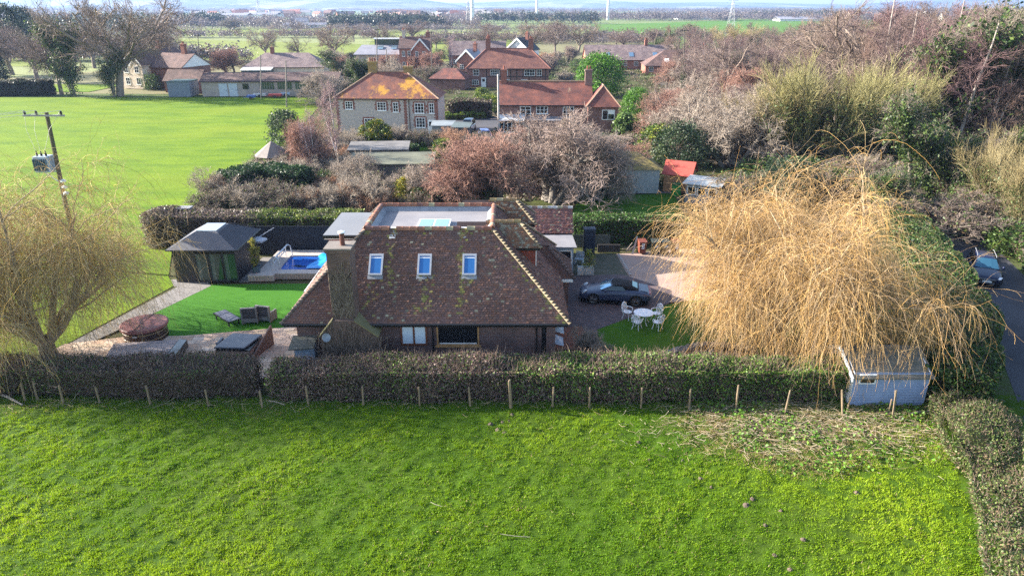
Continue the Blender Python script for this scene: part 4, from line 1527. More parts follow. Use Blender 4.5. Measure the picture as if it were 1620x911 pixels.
# ---- rattan chairs, seen from behind
def rattan(loc, rz, lab):
    c = thing('garden_chair', lab, 'chair', loc, rz, 'rattan chairs on the left lawn')
    m = MB()
    m.box(-.36, .36, -.36, .36, .12, .36)
    m.build('seat', M_rattan, c)
    m = MB()
    m.box(-.30, .30, -.28, .34, .362, .46)
    m.build('cushion', M_cushion, c)
    m = MB()
    m.slab([(-.40, -.36, .98), (.40, -.36, .98), (.40, -.27, .98), (-.40, -.27, .98)], .62)
    m.build('backrest', M_cushion, c)
    m = MB()
    m.box(-.45, .45, -.40, -.25, .982, 1.03)
    m.build('top_rail', M_rattan, c)
    for s_ in (-1, 1):
        m = MB()
        m.box(s_ * .41 - .045, s_ * .41 + .045, -.39, .36, .06, .62)
        m.box(s_ * .41 - .045, s_ * .41 + .045, -.40, -.26, .622, .98)
        m.build('arm', M_rattan, c)
        for yy in (-.32, .3):
            m = MB()
            m.box(s_ * .41 - .03, s_ * .41 + .03, yy - .03, yy + .03, 0, .06)
            m.build('leg', M_rattan, c)
    return c


rattan(P(398, 509), RAD(8), 'grey rattan armchair on the lawn nearest the lounger')
rattan(P(423, 506), RAD(-14), 'grey rattan armchair on the lawn nearest the tiled roof')

# ---- round hot tub with brown lid
tb = thing('round_hot_tub', 'round wooden hot tub under a brown folding lid', 'hot tub', P(224, 541) + Vector((0, .6, 0)))
m = MB()
m.lathe([(1.10, 0), (1.12, .3), (1.12, .72)], 40)
m.build('barrel', M_tubwood, tb)
m = MB()
for z in (.2, .55): m.lathe([(1.128, z), (1.138, z + .01), (1.138, z + .04), (1.128, z + .05)], 40, cap=False)
m.build('hoops', proc('brass_hoop', (.35, .24, .12), None, 3, .4), tb)
m = MB()
m.lathe([(1.20, .725), (1.23, .75), (1.23, .86), (1.18, .90), (.4, .945), (.01, .95)], 44)
lid = m.build('lid', M_tubcover, tb, smooth=False)
m = MB()
m.box(-.012, .012, -1.2, 1.2, .93, .958)
m.build('lid_seam', M_tubwood, lid)
m = MB()
m.box(-.12, .12, -1.165, -1.13, .5, .6)
m.build('badge', M_alum, tb)
# ---- deck with black planter
dk = thing('deck', 'low grey deck in front of the round hot tub', 'deck', (-20.0, 32.6, 0))
a, b, c_, d = P(160, 575, .4), P(250, 575, .4), P(283, 537, .4), P(180, 543, .4)
m = MB()
m.slab([tuple(a), tuple(b), tuple(c_), tuple(d)], .38)
m.build('boards', M_deck, dk, world=True)
pb = thing('planter_trough', 'long black trough along the edge of the grey deck', 'planter', (-18.5, 32.6, 0))
a, b, c_, d = P(252, 576, .45), P(267, 576, .45), P(296, 537, .45), P(284, 536, .45)
m = MB()
m.slab([tuple(a), tuple(b), tuple(c_), tuple(d)], .45)
m.build('trough', proc('black_trough', (.02, .025, .028), None, 2, .3), pb, world=True)
m = MB()
m.slab([tuple(a * .95 + c_ * .05 + Vector((0, 0, .008))), tuple(b * .95 + d * .05 + Vector((0, 0, .008))), tuple(c_ * .97 + a * .03 + Vector((0, 0, .008))), tuple(d * .97 + b * .03 + Vector((0, 0, .008)))], .006)
m.build('glass_top', glassmat('trough_glass', (.03, .045, .045), 0, .7, .08), pb, world=True)
# ---- square spa with folding cover
sp = thing('square_spa', 'square spa with slate grey lifted cover and curved brown skirt', 'hot tub', (-14.4, 33.0, 0), RAD(-3))
m = MB()
m.prism([(-.95, -.95), (.95, -.95), (.95, .95), (-.95, .95)], 0, .55)
m.build('skirt', M_spaskirt, sp, bevel=.12)
m = MB()
m.slab([(-1.0, -.85, .72), (.62, -.85, .72), (.95, .75, .74), (-.72, .85, .74)], .1)
m.build('cover', M_spacover, sp, bevel=.04)
m = MB()
m.box(-1.15, -1.0, -.3, .4, .5, .68)
m.build('step', M_spacover, sp, bevel=.03)
m = MB()
n = 10
pts = [(1.0 + .35 * (k / n) ** 2, -1.0 + 2.0 * k / n, .25 + .95 * (k / n) ** 1.5) for k in range(n + 1)]
m.add([(x, y, 0) for x, y, z in pts] + [(x, y, z) for x, y, z in pts] + [(x + .07, y, 0) for x, y, z in pts] + [(x + .07, y, z) for x, y, z in pts],
      [(i, i + 1, n + 2 + i, n + 1 + i) for i in range(n)] + [(2 * n + 2 + i, 3 * n + 3 + i, 3 * n + 4 + i, 2 * n + 3 + i) for i in range(n)] + [(n + 1 + i, n + 2 + i, 3 * n + 4 + i, 3 * n + 3 + i) for i in range(n)])
m.build('wind_shield', M_spaskirt, sp)
m = MB()
m.box(-.9, .9, -.9, .9, .55, .6)
m.build('rim', M_black, sp)

# ---- white cast table and four chairs
M_cast = proc('white_cast_metal', (.80, .80, .82), (.72, .72, .74), 3, .45, .1)
tc = P(1017, 512)
tl = thing('garden_table', 'round white cast metal garden table on the shaded lawn', 'table', tc)
m = MB()
m.lathe([(.56, .68), (.58, .70), (.57, .725), (.3, .73), (.01, .73)], 28)
m.build('tabletop', M_cast, tl)
for k in range(4):
    a = k * math.pi / 2 + .4
    m = MB()
    m.tube([(math.cos(a) * .3, math.sin(a) * .3, .69), (math.cos(a) * .2, math.sin(a) * .2, .4), (math.cos(a) * .3, math.sin(a) * .3, .15), (math.cos(a) * .42, math.sin(a) * .42, 0)], .028, 6)
    m.build('leg', M_cast, tl)
CH = [(-.72, .62, 'with its high scrolled back nearest the car', .0), (.75, .42, 'right of the white table on its house-facing far side', 0), (-.42, -.62, 'nearest the hedge on the left of the white table', 0), (.62, -.66, 'nearest the hedge on the right of the white table', 0)]
proto = None
for i, (dx, dy, lab, _) in enumerate(CH):
    loc = tc + Vector((dx * 1.12, dy * 1.12, 0))
    rz = math.atan2(-dy, -dx) - math.pi / 2
    lab = 'white cast metal garden chair ' + lab
    if proto is None:
        proto = thing('patio_chair', lab, 'chair', loc, rz, 'white chairs round the garden table')
        m = MB()
        m.lathe([(.02, .435), (.24, .44), (.255, .455), (.24, .47), (.02, .465)], 18)
        m.build('seat', M_cast, proto)
        m = MB()  # open scrolled back: hoop, spindles, cross bar
        hoop = [(-.23, -.2, .45), (-.27, -.25, .7), (-.22, -.28, .88), (-.1, -.3, .97), (0, -.3, .99), (.1, -.3, .97), (.22, -.28, .88), (.27, -.25, .7), (.23, -.2, .45)]
        m.tube(hoop, .028, 6)
        for x in (-.12, 0, .12): m.tube([(x, -.22, .46), (x * 1.3, -.26, .7), (x * .6, -.29, .95)], .022, 5)
        m.tube([(-.25, -.25, .68), (0, -.27, .74), (.25, -.25, .68)], .02, 5)
        m.tube([(-.2, -.28, .86), (0, -.28, .78), (.2, -.28, .86)], .02, 5)
        m.build('backrest', M_cast, proto)
        for s_ in (-1, 1):
            m = MB()
            m.tube([(s_ * .26, -.24, .66), (s_ * .30, -.05, .67), (s_ * .29, .14, .66), (s_ * .25, .19, .6), (s_ * .22, .16, .46)], .024, 6)
            m.build('arm', M_cast, proto)
            for s2_ in (-1, 1):
                m = MB()
                m.tube([(s_ * .17, s2_ * .16, .45), (s_ * .15, s2_ * .17, .25), (s_ * .21, s2_ * .22, 0)], .024, 6)
                m.build('leg', M_cast, proto)
    else:
        dup(proto, loc, rz, None, lab)


# ---- wheelie bins
def bin_(px, py, body, lid, lab, mark):
    p = P(px, py)
    b = thing('wheelie_bin', lab, 'bin', p, RAD(4), 'wheelie bins along the hedge by the drive')
    m = MB()
    z0, z1 = .08, .95
    m.add([(-.22, -.25, z0), (.22, -.25, z0), (.22, .22, z0), (-.22, .22, z0), (-.28, -.34, z1), (.28, -.34, z1), (.28, .34, z1), (-.28, .34, z1)], [(3, 2, 1, 0), (0, 1, 5, 4), (1, 2, 6, 5), (2, 3, 7, 6), (3, 0, 4, 7), (4, 5, 6, 7)])
    m.build('body', body, b)
    m = MB()
    m.slab([(-.31, -.39, 1.0), (.31, -.39, 1.0), (.31, .36, 1.08), (-.31, .36, 1.08)], .06)
    m.build('lid', lid, b, bevel=.02)
    m = MB()
    m.tube([(-.24, .40, 1.0), (.24, .40, 1.0)], .02, 6)
    m.build('handle', lid, b)
    for s_ in (-1, 1):
        m = MB()
        m.cyl((s_ * .20, .24, .1), (s_ * .26, .24, .1), .1, n=14)
        m.build('wheel', M_black, b)
    m = MB()  # sticker standing on the front face
    pieces = {'long': [(-.1, .1, .45, .88)], 'swoosh': [(-.12, -.02, .55, .62), (-.02, .12, .62, .70)]}[mark]
    for (a, b2, c_, d) in pieces:
        m.add([(a, -.277 - (c_ - z0) * .0, c_), (b2, -.277, c_), (b2, -.342, d), (a, -.342, d)], [(0, 1, 2, 3)]) if False else m.slab([(a, -.26 - .09 * (c_ - z0) / .87, c_), (b2, -.26 - .09 * (c_ - z0) / .87, c_), (b2, -.26 - .09 * (d - z0) / .87, d), (a, -.26 - .09 * (d - z0) / .87, d)], .004)
    st = m.build('sticker', M_white, b)
    if mark == 'long':
        m = MB()
        for (a, b2, c_, d) in ((-.07, .05, .75, .82), (-.02, .07, .63, .70), (-.07, .03, .52, .56)):
            m.slab([(a, -.268 - .09 * (c_ - z0) / .87, c_), (b2, -.268 - .09 * (c_ - z0) / .87, c_), (b2, -.268 - .09 * (d - z0) / .87, d), (a, -.268 - .09 * (d - z0) / .87, d)], .003)
        m.build('print', proc('blue_print' + str(px), (.08, .06, .25)), st)


M_binbrown = proc('brown_plastic', (.17, .045, .025), (.14, .04, .022), 3, .5, .05)
M_bingrey = proc('bottle_green_plastic', (.02, .035, .035), (.018, .03, .03), 3, .45, .05)
bin_(1015, 401, M_binbrown, M_binbrown, 'brown wheelie bin with white sticker beside the dark green bins', 'long')
bin_(1036, 401, M_bingrey, M_bingrey, 'dark green wheelie bin next to the brown one', 'swoosh')
bin_(1051, 401, M_bingrey, M_bingrey, 'dark green wheelie bin partly behind hanging willow twigs', 'swoosh')
bin_(1068, 401, M_binbrown, M_binbrown, 'brown wheelie bin half hidden by willow twigs', 'long')
# pale plank and odds leaning beside the bins
m = MB()
a = P(1001, 402)
m.slab([(a.x - .1, a.y, .0), (a.x + .05, a.y, .0), (a.x + .38, a.y + .4, 1.25), (a.x + .26, a.y + .4, 1.25)], .04)
tag(m.build('leaning_plank', proc('grey_plank', (.42, .39, .36))), 'pale plank leaning against the hedge beside the brown bin', 'plank')
m = MB()
a = P(990, 400)
for k, (dx, l_, an) in enumerate(((0, .9, .5), (.2, .8, -.3), (.1, .7, .9), (-.2, .6, .2))):
    m.tube([(a.x + dx, a.y + k * .08, .08 + .05 * k), (a.x + dx + l_ * math.cos(an), a.y + k * .08 + .3, .1 + l_ * math.sin(abs(an)))], .035, 5)
tag(m.build('timber_offcuts', proc('offcut_wood', (.25, .2, .17))), 'heap of timber offcuts lying beside the leaning plank', 'timber')
a = P(975, 400)
m = MB()
for k in range(3): m.box(a.x - 1.4, a.x + .3, a.y + .1 + k * .02, a.y + .22 + k * .02, k * .2, k * .2 + .19)
tag(m.build('sleeper_wall', proc('dark_sleeper', (.05, .042, .036))), 'low dark sleeper wall along the foot of the hedge', 'wall')
# navy oil tank cupboard, low panel fence behind
a = P(931, 402)
tk = thing('oil_tank', 'tall dark navy tank cupboard against the hedge by the porch', 'tank', a)
m = MB()
m.box(-.42, .42, -.35, .35, 0, 1.95)
m.build('body', M_tank, tk, bevel=.04)
m = MB()
m.box(-.44, .44, -.37, .37, 1.95, 2.02)
m.build('lid', M_tank, tk, bevel=.02)
for z in (.45, 1.55):
    m = MB()
    m.box(-.36, .36, -.366, -.352, z, z + .05)
    m.build('rib', proc('navy_rib' + str(z), (.04, .06, .1)), tk)
a, b = P(908, 397), P(965, 397)
fe = thing('panel_fence', 'low weathered board fence behind the navy tank', 'fence', (a.x, a.y + .7, 0))
m = MB()
k = 0
x = a.x
while x < b.x:
    m.box(x, x + .14, a.y + .7, a.y + .73, 0, 1.05 + .03 * math.sin(k * 2.1))
    x += .155
    k += 1
m.box(a.x, b.x, a.y + .73, a.y + .77, .3, .38)
m.build('boards', proc('grey_green_board', (.07, .08, .075), (.05, .055, .05)), fe, world=True)
# cream planters with bench and shrub
for i, (px, lab) in enumerate(((920, 'square cream planter nearest the house beside the block paving'), (932.5, 'square cream planter with a leafy yellow shrub'))):
    a = P(px, 435)
    pl = thing('square_planter', lab, 'planter', a + Vector((0, .25, 0)))
    m = MB()
    m.box(-.25, .25, -.25, .25, 0, .5)
    m.build('box', proc('cream_panel' + str(i), (.50, .50, .47), (.42, .42, .4)), pl)
    m = MB()
    for s_ in (-1, 1):
        for s2_ in (-1, 1): m.box(s_ * .25 - .03, s_ * .25 + .03, s2_ * .25 - .03, s2_ * .25 + .03, 0, .56)
    m.build('corner_posts', proc('cream_post' + str(i), (.55, .55, .52)), pl)
a = P(932.5, 435)
sb_ = thing('shrub', 'small yellow leaved shrub growing in the cream planter', 'shrub', a + Vector((0, .25, .45)))
clumpy(sb_, 9, 1.25, .42, 'round', 40, 10, .07, [(.20, .22, .03), (.32, .30, .05), (.10, .14, .03)], .1, .03)
a = P(916, 418)
bn = thing('slatted_bench', 'pale blue slatted bench behind the cream planters', 'bench', a, RAD(-20))
m = MB()
for k in range(5): m.box(-.3, .3, -.25 + k * .1, -.25 + k * .1 + .07, .42, .45)
m.build('seat', proc('pale_blue_slat', (.40, .46, .52)), bn)
m = MB()
for k in range(4): m.box(-.3, .3, .22, .25, .5 + k * .11, .58 + k * .11)
m.build('backrest', proc('pale_blue_back', (.40, .46, .52)), bn)
for s_ in (-1, 1):
    m = MB()
    m.box(s_ * .28 - .03, s_ * .28 + .03, -.25, .26, 0, .418)
    m.build('leg', proc('pale_leg' + str(s_), (.36, .42, .48)), bn)

# ---- blue weatherboarded shed at the corner
x0, x1, y0, y1 = 15.55, 18.95, 27.75, 30.6
sd = thing('garden_shed', 'pale blue weatherboarded shed under the right willow', 'shed', (17.2, 29.2, 0))
m = MB()
ez, rzv = 1.65, 2.3
nb = 12
for k in range(nb):
    z = k * ez / nb
    m.slab([(x0, y0 - .03, z), (x1, y0 - .03, z), (x1, y0 + .05, z + ez / nb), (x0, y0 + .05, z + ez / nb)], .02) if False else m.add([(x0, y0 - .028, z), (x1, y0 - .028, z), (x1, y0 + .0, z + ez / nb), (x0, y0 + .0, z + ez / nb), (x0, y0 + .05, z), (x1, y0 + .05, z)], [(0, 1, 2, 3), (0, 4, 5, 1)])
m.box(x0, x1, y0 + .051, y1, 0, ez)
m.build('wall', proc('blue_weatherboard', (.24, .31, .46), (.19, .25, .39), 1.2, .6, .25, 20), sd, world=True)
ym = (y0 + y1) / 2
for xx, nm in ((x0, 'gable'), (x1, 'gable')):
    m = MB()
    dx = -.03 if xx == x0 else .03
    pr = [(y0, 0), (y1, 0), (y1, ez), (ym, rzv), (y0, ez)]
    m.add([(xx, y, z) for y, z in pr] + [(xx + dx, y, z) for y, z in pr], [tuple(range(5)), tuple(range(9, 4, -1))] + [(i, (i + 1) % 5, (i + 1) % 5 + 5, i + 5) for i in range(5)])
    m.build(nm, proc('white_boards' + nm + str(dx), (.66, .68, .72), (.56, .58, .62)), sd, world=True)
m = MB()
for s_ in (0, 1):
    ya, yb = (y0 - .22, ym) if s_ == 0 else (ym, y1 + .22)
    za, zb = (ez - .15, rzv + .03) if s_ == 0 else (rzv + .03, ez - .15)
    m.slab([(x0 - .15, ya, za), (x1 + .15, ya, za), (x1 + .15, yb, zb), (x0 - .15, yb, zb)], .05)
m.build('roof', proc('shed_felt', (.12, .11, .10), (.09, .09, .07)), sd, world=True)
for xx in (x0 - .18,):
    m = MB()
    m.slab([(xx - .03, y0 - .25, ez - .12), (xx + .03, y0 - .25, ez - .12), (xx + .03, ym, rzv + .06), (xx - .03, ym, rzv + .06)], .2)
    m.slab([(xx - .03, ym, rzv + .06), (xx + .03, ym, rzv + .06), (xx + .03, y1 + .25, ez - .12), (xx - .03, y1 + .25, ez - .12)], .2)
    m.build('barge_board', M_white, sd, world=True)
wall_window(sd, x0 + .2, x0 + .95, 1.15, 1.62, y0 - .03, M_white, glassmat('shed_glass', (.03, .025, .02), 0, .6, .06), .045)

# ---- small buildings in the next garden
def gable_shed(name, label, cat, loc, rz, w, d, ez, rz_, wallm, roofm, ov=.2, parts=None):
    s = thing(name, label, cat, loc, rz)
    m = MB()
    pr = [(-w / 2, 0), (w / 2, 0), (w / 2, ez), (0, rz_), (-w / 2, ez)]
    m.add([(x, 0, z) for x, z in pr] + [(x, d, z) for x, z in pr], [tuple(range(5)), tuple(range(9, 4, -1))] + [(i, i + 5, (i + 1) % 5 + 5, (i + 1) % 5) for i in range(5)])
    m.build('wall', wallm, s)
    m = MB()
    k = (rz_ - ez) / (w / 2)
    m.slab([(-w / 2 - ov, -ov, ez - ov * k + .05), (0, -ov, rz_ + .05), (0, d + ov, rz_ + .05), (-w / 2 - ov, d + ov, ez - ov * k + .05)], .06)
    m.slab([(0, -ov, rz_ + .05), (w / 2 + ov, -ov, ez - ov * k + .05), (w / 2 + ov, d + ov, ez - ov * k + .05), (0, d + ov, rz_ + .05)], .06)
    m.build('roof', roofm, s)
    return s


a = P(1086, 303)
ph = gable_shed('playhouse', 'small timber playhouse with bright red felt roof', 'playhouse', (a.x + .5, a.y, 0), RAD(64), 2.4, 2.6, 1.9, 2.9, proc('orange_timber', (.45, .22, .10), (.36, .17, .08)), proc('red_felt', (.42, .075, .05), (.36, .065, .05), 1, .8))
m = MB()
m.box(-.4, .4, -.05, -.005, .05, 1.6)
m.build('door', proc('pink_door', (.5, .28, .2)), ph)
a = P(1108, 324)
fs = thing('glazed_shed', 'flat roofed glazed garden shed in front of the red roofed playhouse', 'shed', (a.x, a.y, 0), RAD(-28))
m = MB()
m.box(-1.5, 1.5, 0, 2.3, 0, 1.85)
m.build('wall', proc('weathered_shed', (.30, .27, .25), (.22, .20, .19)), fs)
m = MB()
m.slab([(-1.8, -.3, 1.92), (1.8, -.3, 1.92), (1.8, 2.5, 2.15), (-1.8, 2.5, 2.15)], .08)
m.build('roof', proc('pale_felt', (.42, .43, .42), (.36, .37, .36)), fs)
for k in range(3):
    m = MB()
    m.box(-1.35 + k * .95, -.55 + k * .95, -.05, -.004, .85, 1.65)
    w = m.build('window', M_white, fs)
    m = MB()
    m.box(-1.28 + k * .95, -.62 + k * .95, -.06, -.051, .92, 1.58)
    m.build('pane', M_glassdark, w)
a = P(1069, 309)
gb_ = thing('garden_composter', 'bright green square compost bin beside the playhouse', 'compost bin', a)
m = MB()
m.add([(-.4, -.4, 0), (.4, -.4, 0), (.4, .4, 0), (-.4, .4, 0), (-.34, -.34, 1.1), (.34, -.34, 1.1), (.34, .34, 1.1), (-.34, .34, 1.1)], [(0, 1, 5, 4), (1, 2, 6, 5), (2, 3, 7, 6), (3, 0, 4, 7), (4, 5, 6, 7)])
m.build('body', proc('green_plastic', (.03, .28, .05), (.025, .24, .04), 3, .5), gb_, bevel=.03)
m = MB()
m.box(-.4, .4, -.4, .4, 1.1, 1.17)
m.build('lid', proc('dark_green_plastic', (.015, .12, .03), None, 3, .5), gb_, bevel=.02)
a = P(985, 306)
gs = thing('barn_shed', 'long grey boarded outbuilding with mossy roof behind the bare apple trees', 'outbuilding', (a.x + .3, a.y, 0))
m = MB()
m.box(-3.6, 3.2, 0, 4.2, 0, 2.4)
m.build('wall', proc('pale_grey_boards', (.36, .37, .37), (.28, .29, .29)), gs)
m = MB()
A, B, C_, D = (-3.9, -.3, 2.4), (3.5, -.3, 2.4), (3.5, 4.5, 2.4), (-3.9, 4.5, 2.4)
m.add([A, B, C_, D, (-1.6, 2.1, 3.7), (1.2, 2.1, 3.7)], [(0, 1, 5, 4), (1, 2, 5), (2, 3, 4, 5), (3, 0, 4), (3, 2, 1, 0)])
m.build('roof', tilemat('mossy_roof', (.20, .15, .05), (.16, .12, .05), (.26, .20, .04)), gs)

# ---- stock fence along the field: every post a thing, wire between
M_post = proc('fence_post_wood', (.23, .165, .10), (.14, .11, .075), 3, .85, .4, 25)
POSTS = [(40, 634, .95), (60, 632, 1.0), (101, 640, 1.05), (158, 638, .9), (238, 640, 1.05), (330, 642, .9), (415, 644, .9), (488, 640, 1.0), (575, 641, 1.0), (664, 642, 1.0), (744, 643, 1.05), (808, 646, 1.5), (874, 645, 1.1), (932, 646, 1.15), (1014, 646, 1.1), (1090, 648, 1.1), (1164, 650, 1.35), (1242, 654, 1.25), (1333, 658, 1.3), (1412, 662, 1.45), (1340, 650, .75), (1406, 652, .8)]
BELOW = ['weathered grey fence post below the left willow', 'weathered fence post in front of the left twiggy hedge', 'weathered fence post in front of the dark house hedge', 'tan fence post in front of the leafy green hedge', 'split tan fence post in front of the blue shed']
POSTG = ['fence posts below the left willow', 'fence posts by the left hedge', 'fence posts by the house hedge', 'fence posts by the green hedge', 'fence posts by the shed']
pp = []
proto = None
for i, (a, b, h_) in enumerate(POSTS):
    p = P(a, b)
    k = 0 if a < 200 else 1 if a < 420 else 2 if a < 1060 else 3 if a < 1300 else 4
    lab, grp = BELOW[k], POSTG[k]
    if a == 808: lab, grp = 'tallest thick tan fence post above the group of molehills', None
    if a in (1340, 1406): lab = 'short broken fence stump leaning by the blue shed'; grp = 'broken stumps by the shed'
    if proto is None:
        rr = random.Random(3)
        m = MB()
        prof = [(.05, 0), (.046, .3), (.048, .7), (.042, .96), (.025, 1.0)]
        m.lathe(prof, 8)
        for j in range(len(m.v)): m.v[j] += Vector((rr.uniform(-.008, .008), rr.uniform(-.008, .008), 0))
        proto = m.build('fence_post', M_post)
        o = proto
    else:
        o = proto.copy()
        COL.objects.link(o)
    sc = 1.5 if a == 808 else (.75 if a in (1340, 1406) else 1)
    o.location = (p.x, p.y, -.02)
    o.scale = (sc, sc, h_)
    tl_ = .18 if a >= 1300 else .04
    rr = random.Random(i)
    o.rotation_euler = (rr.uniform(-tl_, tl_) * .5, tl_ * rr.choice((.4, 1)), rr.uniform(0, 6))
    if 'group' in o: del o['group']
    tag(o, lab, 'fence post', grp)
    if a not in (1340, 1406): pp.append((p, h_))
m = MB()
for i in range(len(pp) - 1):
    (a, h0), (b, h1) = pp[i], pp[i + 1]
    for f in (.25, .6, .92): m.tube([(a.x, a.y - .07, min(h0, 1.1) * f), ((a.x + b.x) / 2, (a.y + b.y) / 2 - .07, (min(h0, 1.1) + min(h1, 1.1)) / 2 * f - .01), (b.x, b.y - .07, min(h1, 1.1) * f)], .0022, 3)
    n = int((b - a).length / .3)
    for k in range(1, n):
        q = a.lerp(b, k / n)
        m.tube([(q.x, q.y - .07, .05), (q.x, q.y - .07, .95)], .0013, 3)
tag(m.build('wire_fence', proc('galvanised_wire', (.1, .1, .1), None, 3, .4, 0, 10, .5, .8)), 'stock netting strung along the fence posts below the hedges', 'wire fence')
for (a, b, c_, d, r_, lab) in ((-4, 622, 35, 640, .07, 'pale log lying on the ground left of the willow'), (1440, 655, 1472, 650, .06, 'brown log lying in front of the blue shed'), (425, 634, 450, 640, .03, 'thin pale branch lying at the gap between the hedges')):
    p, q = P(a, b, r_), P(c_, d, r_)
    m = MB()
    m.tube([p, p.lerp(q, .4) + Vector((0, .05, .02)), q], [r_, r_ * .9, r_ * .6], 7)
    tag(m.build('fallen_branch', proc('grey_log' + str(int(a) + 5), (.34, .28, .22))), lab, 'log')
# stones edging the drive
for i in range(13):
    f = i / 12
    p = P(979 + 18 * f, 404 + 31 * f)
    m = MB()
    rr = random.Random(i)
    m.lathe([(.03, 0), (.09, .03), (.08, .08), (.02, .1)], 7)
    for j in range(len(m.v)): m.v[j] = Vector((m.v[j].x * rr.uniform(.8, 1.4), m.v[j].y * rr.uniform(.8, 1.3), m.v[j].z * rr.uniform(.8, 1.2)))
    o = m.build('edging_stone', proc('pale_stone', (.45, .42, .40)) if i == 0 else bpy.data.materials['pale_stone'])
    o.location = p
    tag(o, 'small pale stone in the row edging the pink drive', 'stone', 'stones edging the drive')
r_ = random.Random(4)
for i in range(16):
    f = i / 15
    p = P(1062 + 110 * f, 559 - 9 * math.sin(f * 3) - 6 * f)
    m = MB()
    m.lathe([(.1, 0), (.26, .05), (.22, .16), (.05, .2)], 8)
    for j in range(len(m.v)): m.v[j] = Vector((m.v[j].x * r_.uniform(.7, 1.5), m.v[j].y * r_.uniform(.7, 1.2), m.v[j].z * r_.uniform(.7, 1.2)))
    o = m.build('pond_stone', proc('grey_rock', (.22, .21, .20), (.14, .13, .12)) if i == 0 else bpy.data.materials['grey_rock'])
    o.location = p
    tag(o, 'rough grey rock in the edging between lawn and pond', 'rock', 'rocks round the pond')

# ---- utility pole with transformer
up = thing('utility_pole', 'leaning wooden power pole with grey transformer rising out of the left willow', 'utility pole', (-30.4, 46, 0))
m = MB()
m.tube([(-30.4, 46, 0), (-30.35, 46, 5), (-30.15, 46, 10.7)], [.17, .15, .12], 10)
m.build('pole', proc('pole_wood', (.10, .075, .05), (.075, .075, .04), 1, .9, .3, 12), up, world=True)
m = MB()
m.box(-31.65, -28.95, 45.84, 45.94, 10.45, 10.56)
m.build('crossarm', proc('crossarm_steel', (.30, .30, .30), None, 3, .6), up, world=True)
for x in (-31.5, -30.75, -29.15):
    m = MB()
    m.lathe([(.03, 0), (.11, .05), (.05, .08), (.11, .13), (.05, .16), (.09, .21), (.03, .25)], 10, (x, 45.89, 10.56))
    m.build('insulator', proc('brown_porcelain' + str(int(x * 10)), (.03, .02, .02), None, 3, .2), up, world=True)
tz = 6.85
m = MB()
m.box(-31.55, -30.6, 45.55, 46.4, tz, tz + 1.05)
tr_ = m.build('transformer', proc('transformer_grey', (.36, .42, .47), (.30, .36, .41), 3, .45), up, world=True, bevel=.04)
m = MB()
for k in range(7): m.box(-31.5 + k * .135, -31.46 + k * .135, 45.42, 45.549, tz + .12, tz + .9)
m.build('cooling_fins', proc('fin_grey', (.10, .16, .20), None, 3, .45), tr_, world=True)
m = MB()
for k in range(3): m.lathe([(.06, 0), (.08, .06), (.05, .1), (.08, .15), (.04, .2), (.025, .34)], 8, (-31.4 + k * .3, 45.9, tz + 1.05))
m.build('bushings', proc('dark_bushing', (.03, .03, .035)), tr_, world=True)
m = MB()
m.tube([(-31.3, 45.98, tz), (-30.4, 46, tz - .75)], .04, 5)
m.tube([(-31.5, 45.98, tz - .03), (-30.4, 46, tz - .03)], .04, 5)
m.build('bracket', M_steel, up, world=True)
for k in range(3):
    m = MB()
    m.lathe([(.05, 0), (.17, .05), (.17, .17), (.05, .22)], 10, (-30.0, 45.78, 5.3 + k * .42))
    m.build('fuse_box', M_white, up, world=True)
for k, x in enumerate((-31.5, -30.75, -29.15)):
    m = MB()
    pts = [(x + (-48 - x) * f, 45.89 + (41 - 45.89) * f, 10.83 + (9.9 - 10.83) * f - 1.2 * 4 * f * (1 - f) * .25) for f in [i / 10 for i in range(11)]]
    m.tube(pts, .014, 4)
    m.tube([(x, 45.89, 10.83), (x + (-31.3 + k * .3 - x) * .5 - .2, 45.8, 9.6), (-31.4 + k * .3, 45.9, tz + 1.4)], .012, 4)
    tag(m.build('power_cable', proc('grey_cable' + str(k), (.55, .55, .5))), 'pale overhead cable leaving the transformer pole to the left', 'cable', 'overhead cables of the transformer pole')


# ================================================================== vehicles
M_tyre = proc('tyre_rubber', (.012, .012, .013), None, 3, .8, .1)
M_rim = proc('dark_alloy', (.22, .21, .20), (.16, .155, .15), 3, .35, 0, 10, .6, .7)
M_rimsilver = proc('silver_alloy', (.5, .5, .52), None, 3, .35, 0, 10, .6, .7)


def paint(name, c):
    t = NT(name)
    m = t.pbr(c, .3, None, 0, .3)
    t.b.inputs['Coat Weight'].default_value = .35
    t.b.inputs['Coat Roughness'].default_value = .04
    return m


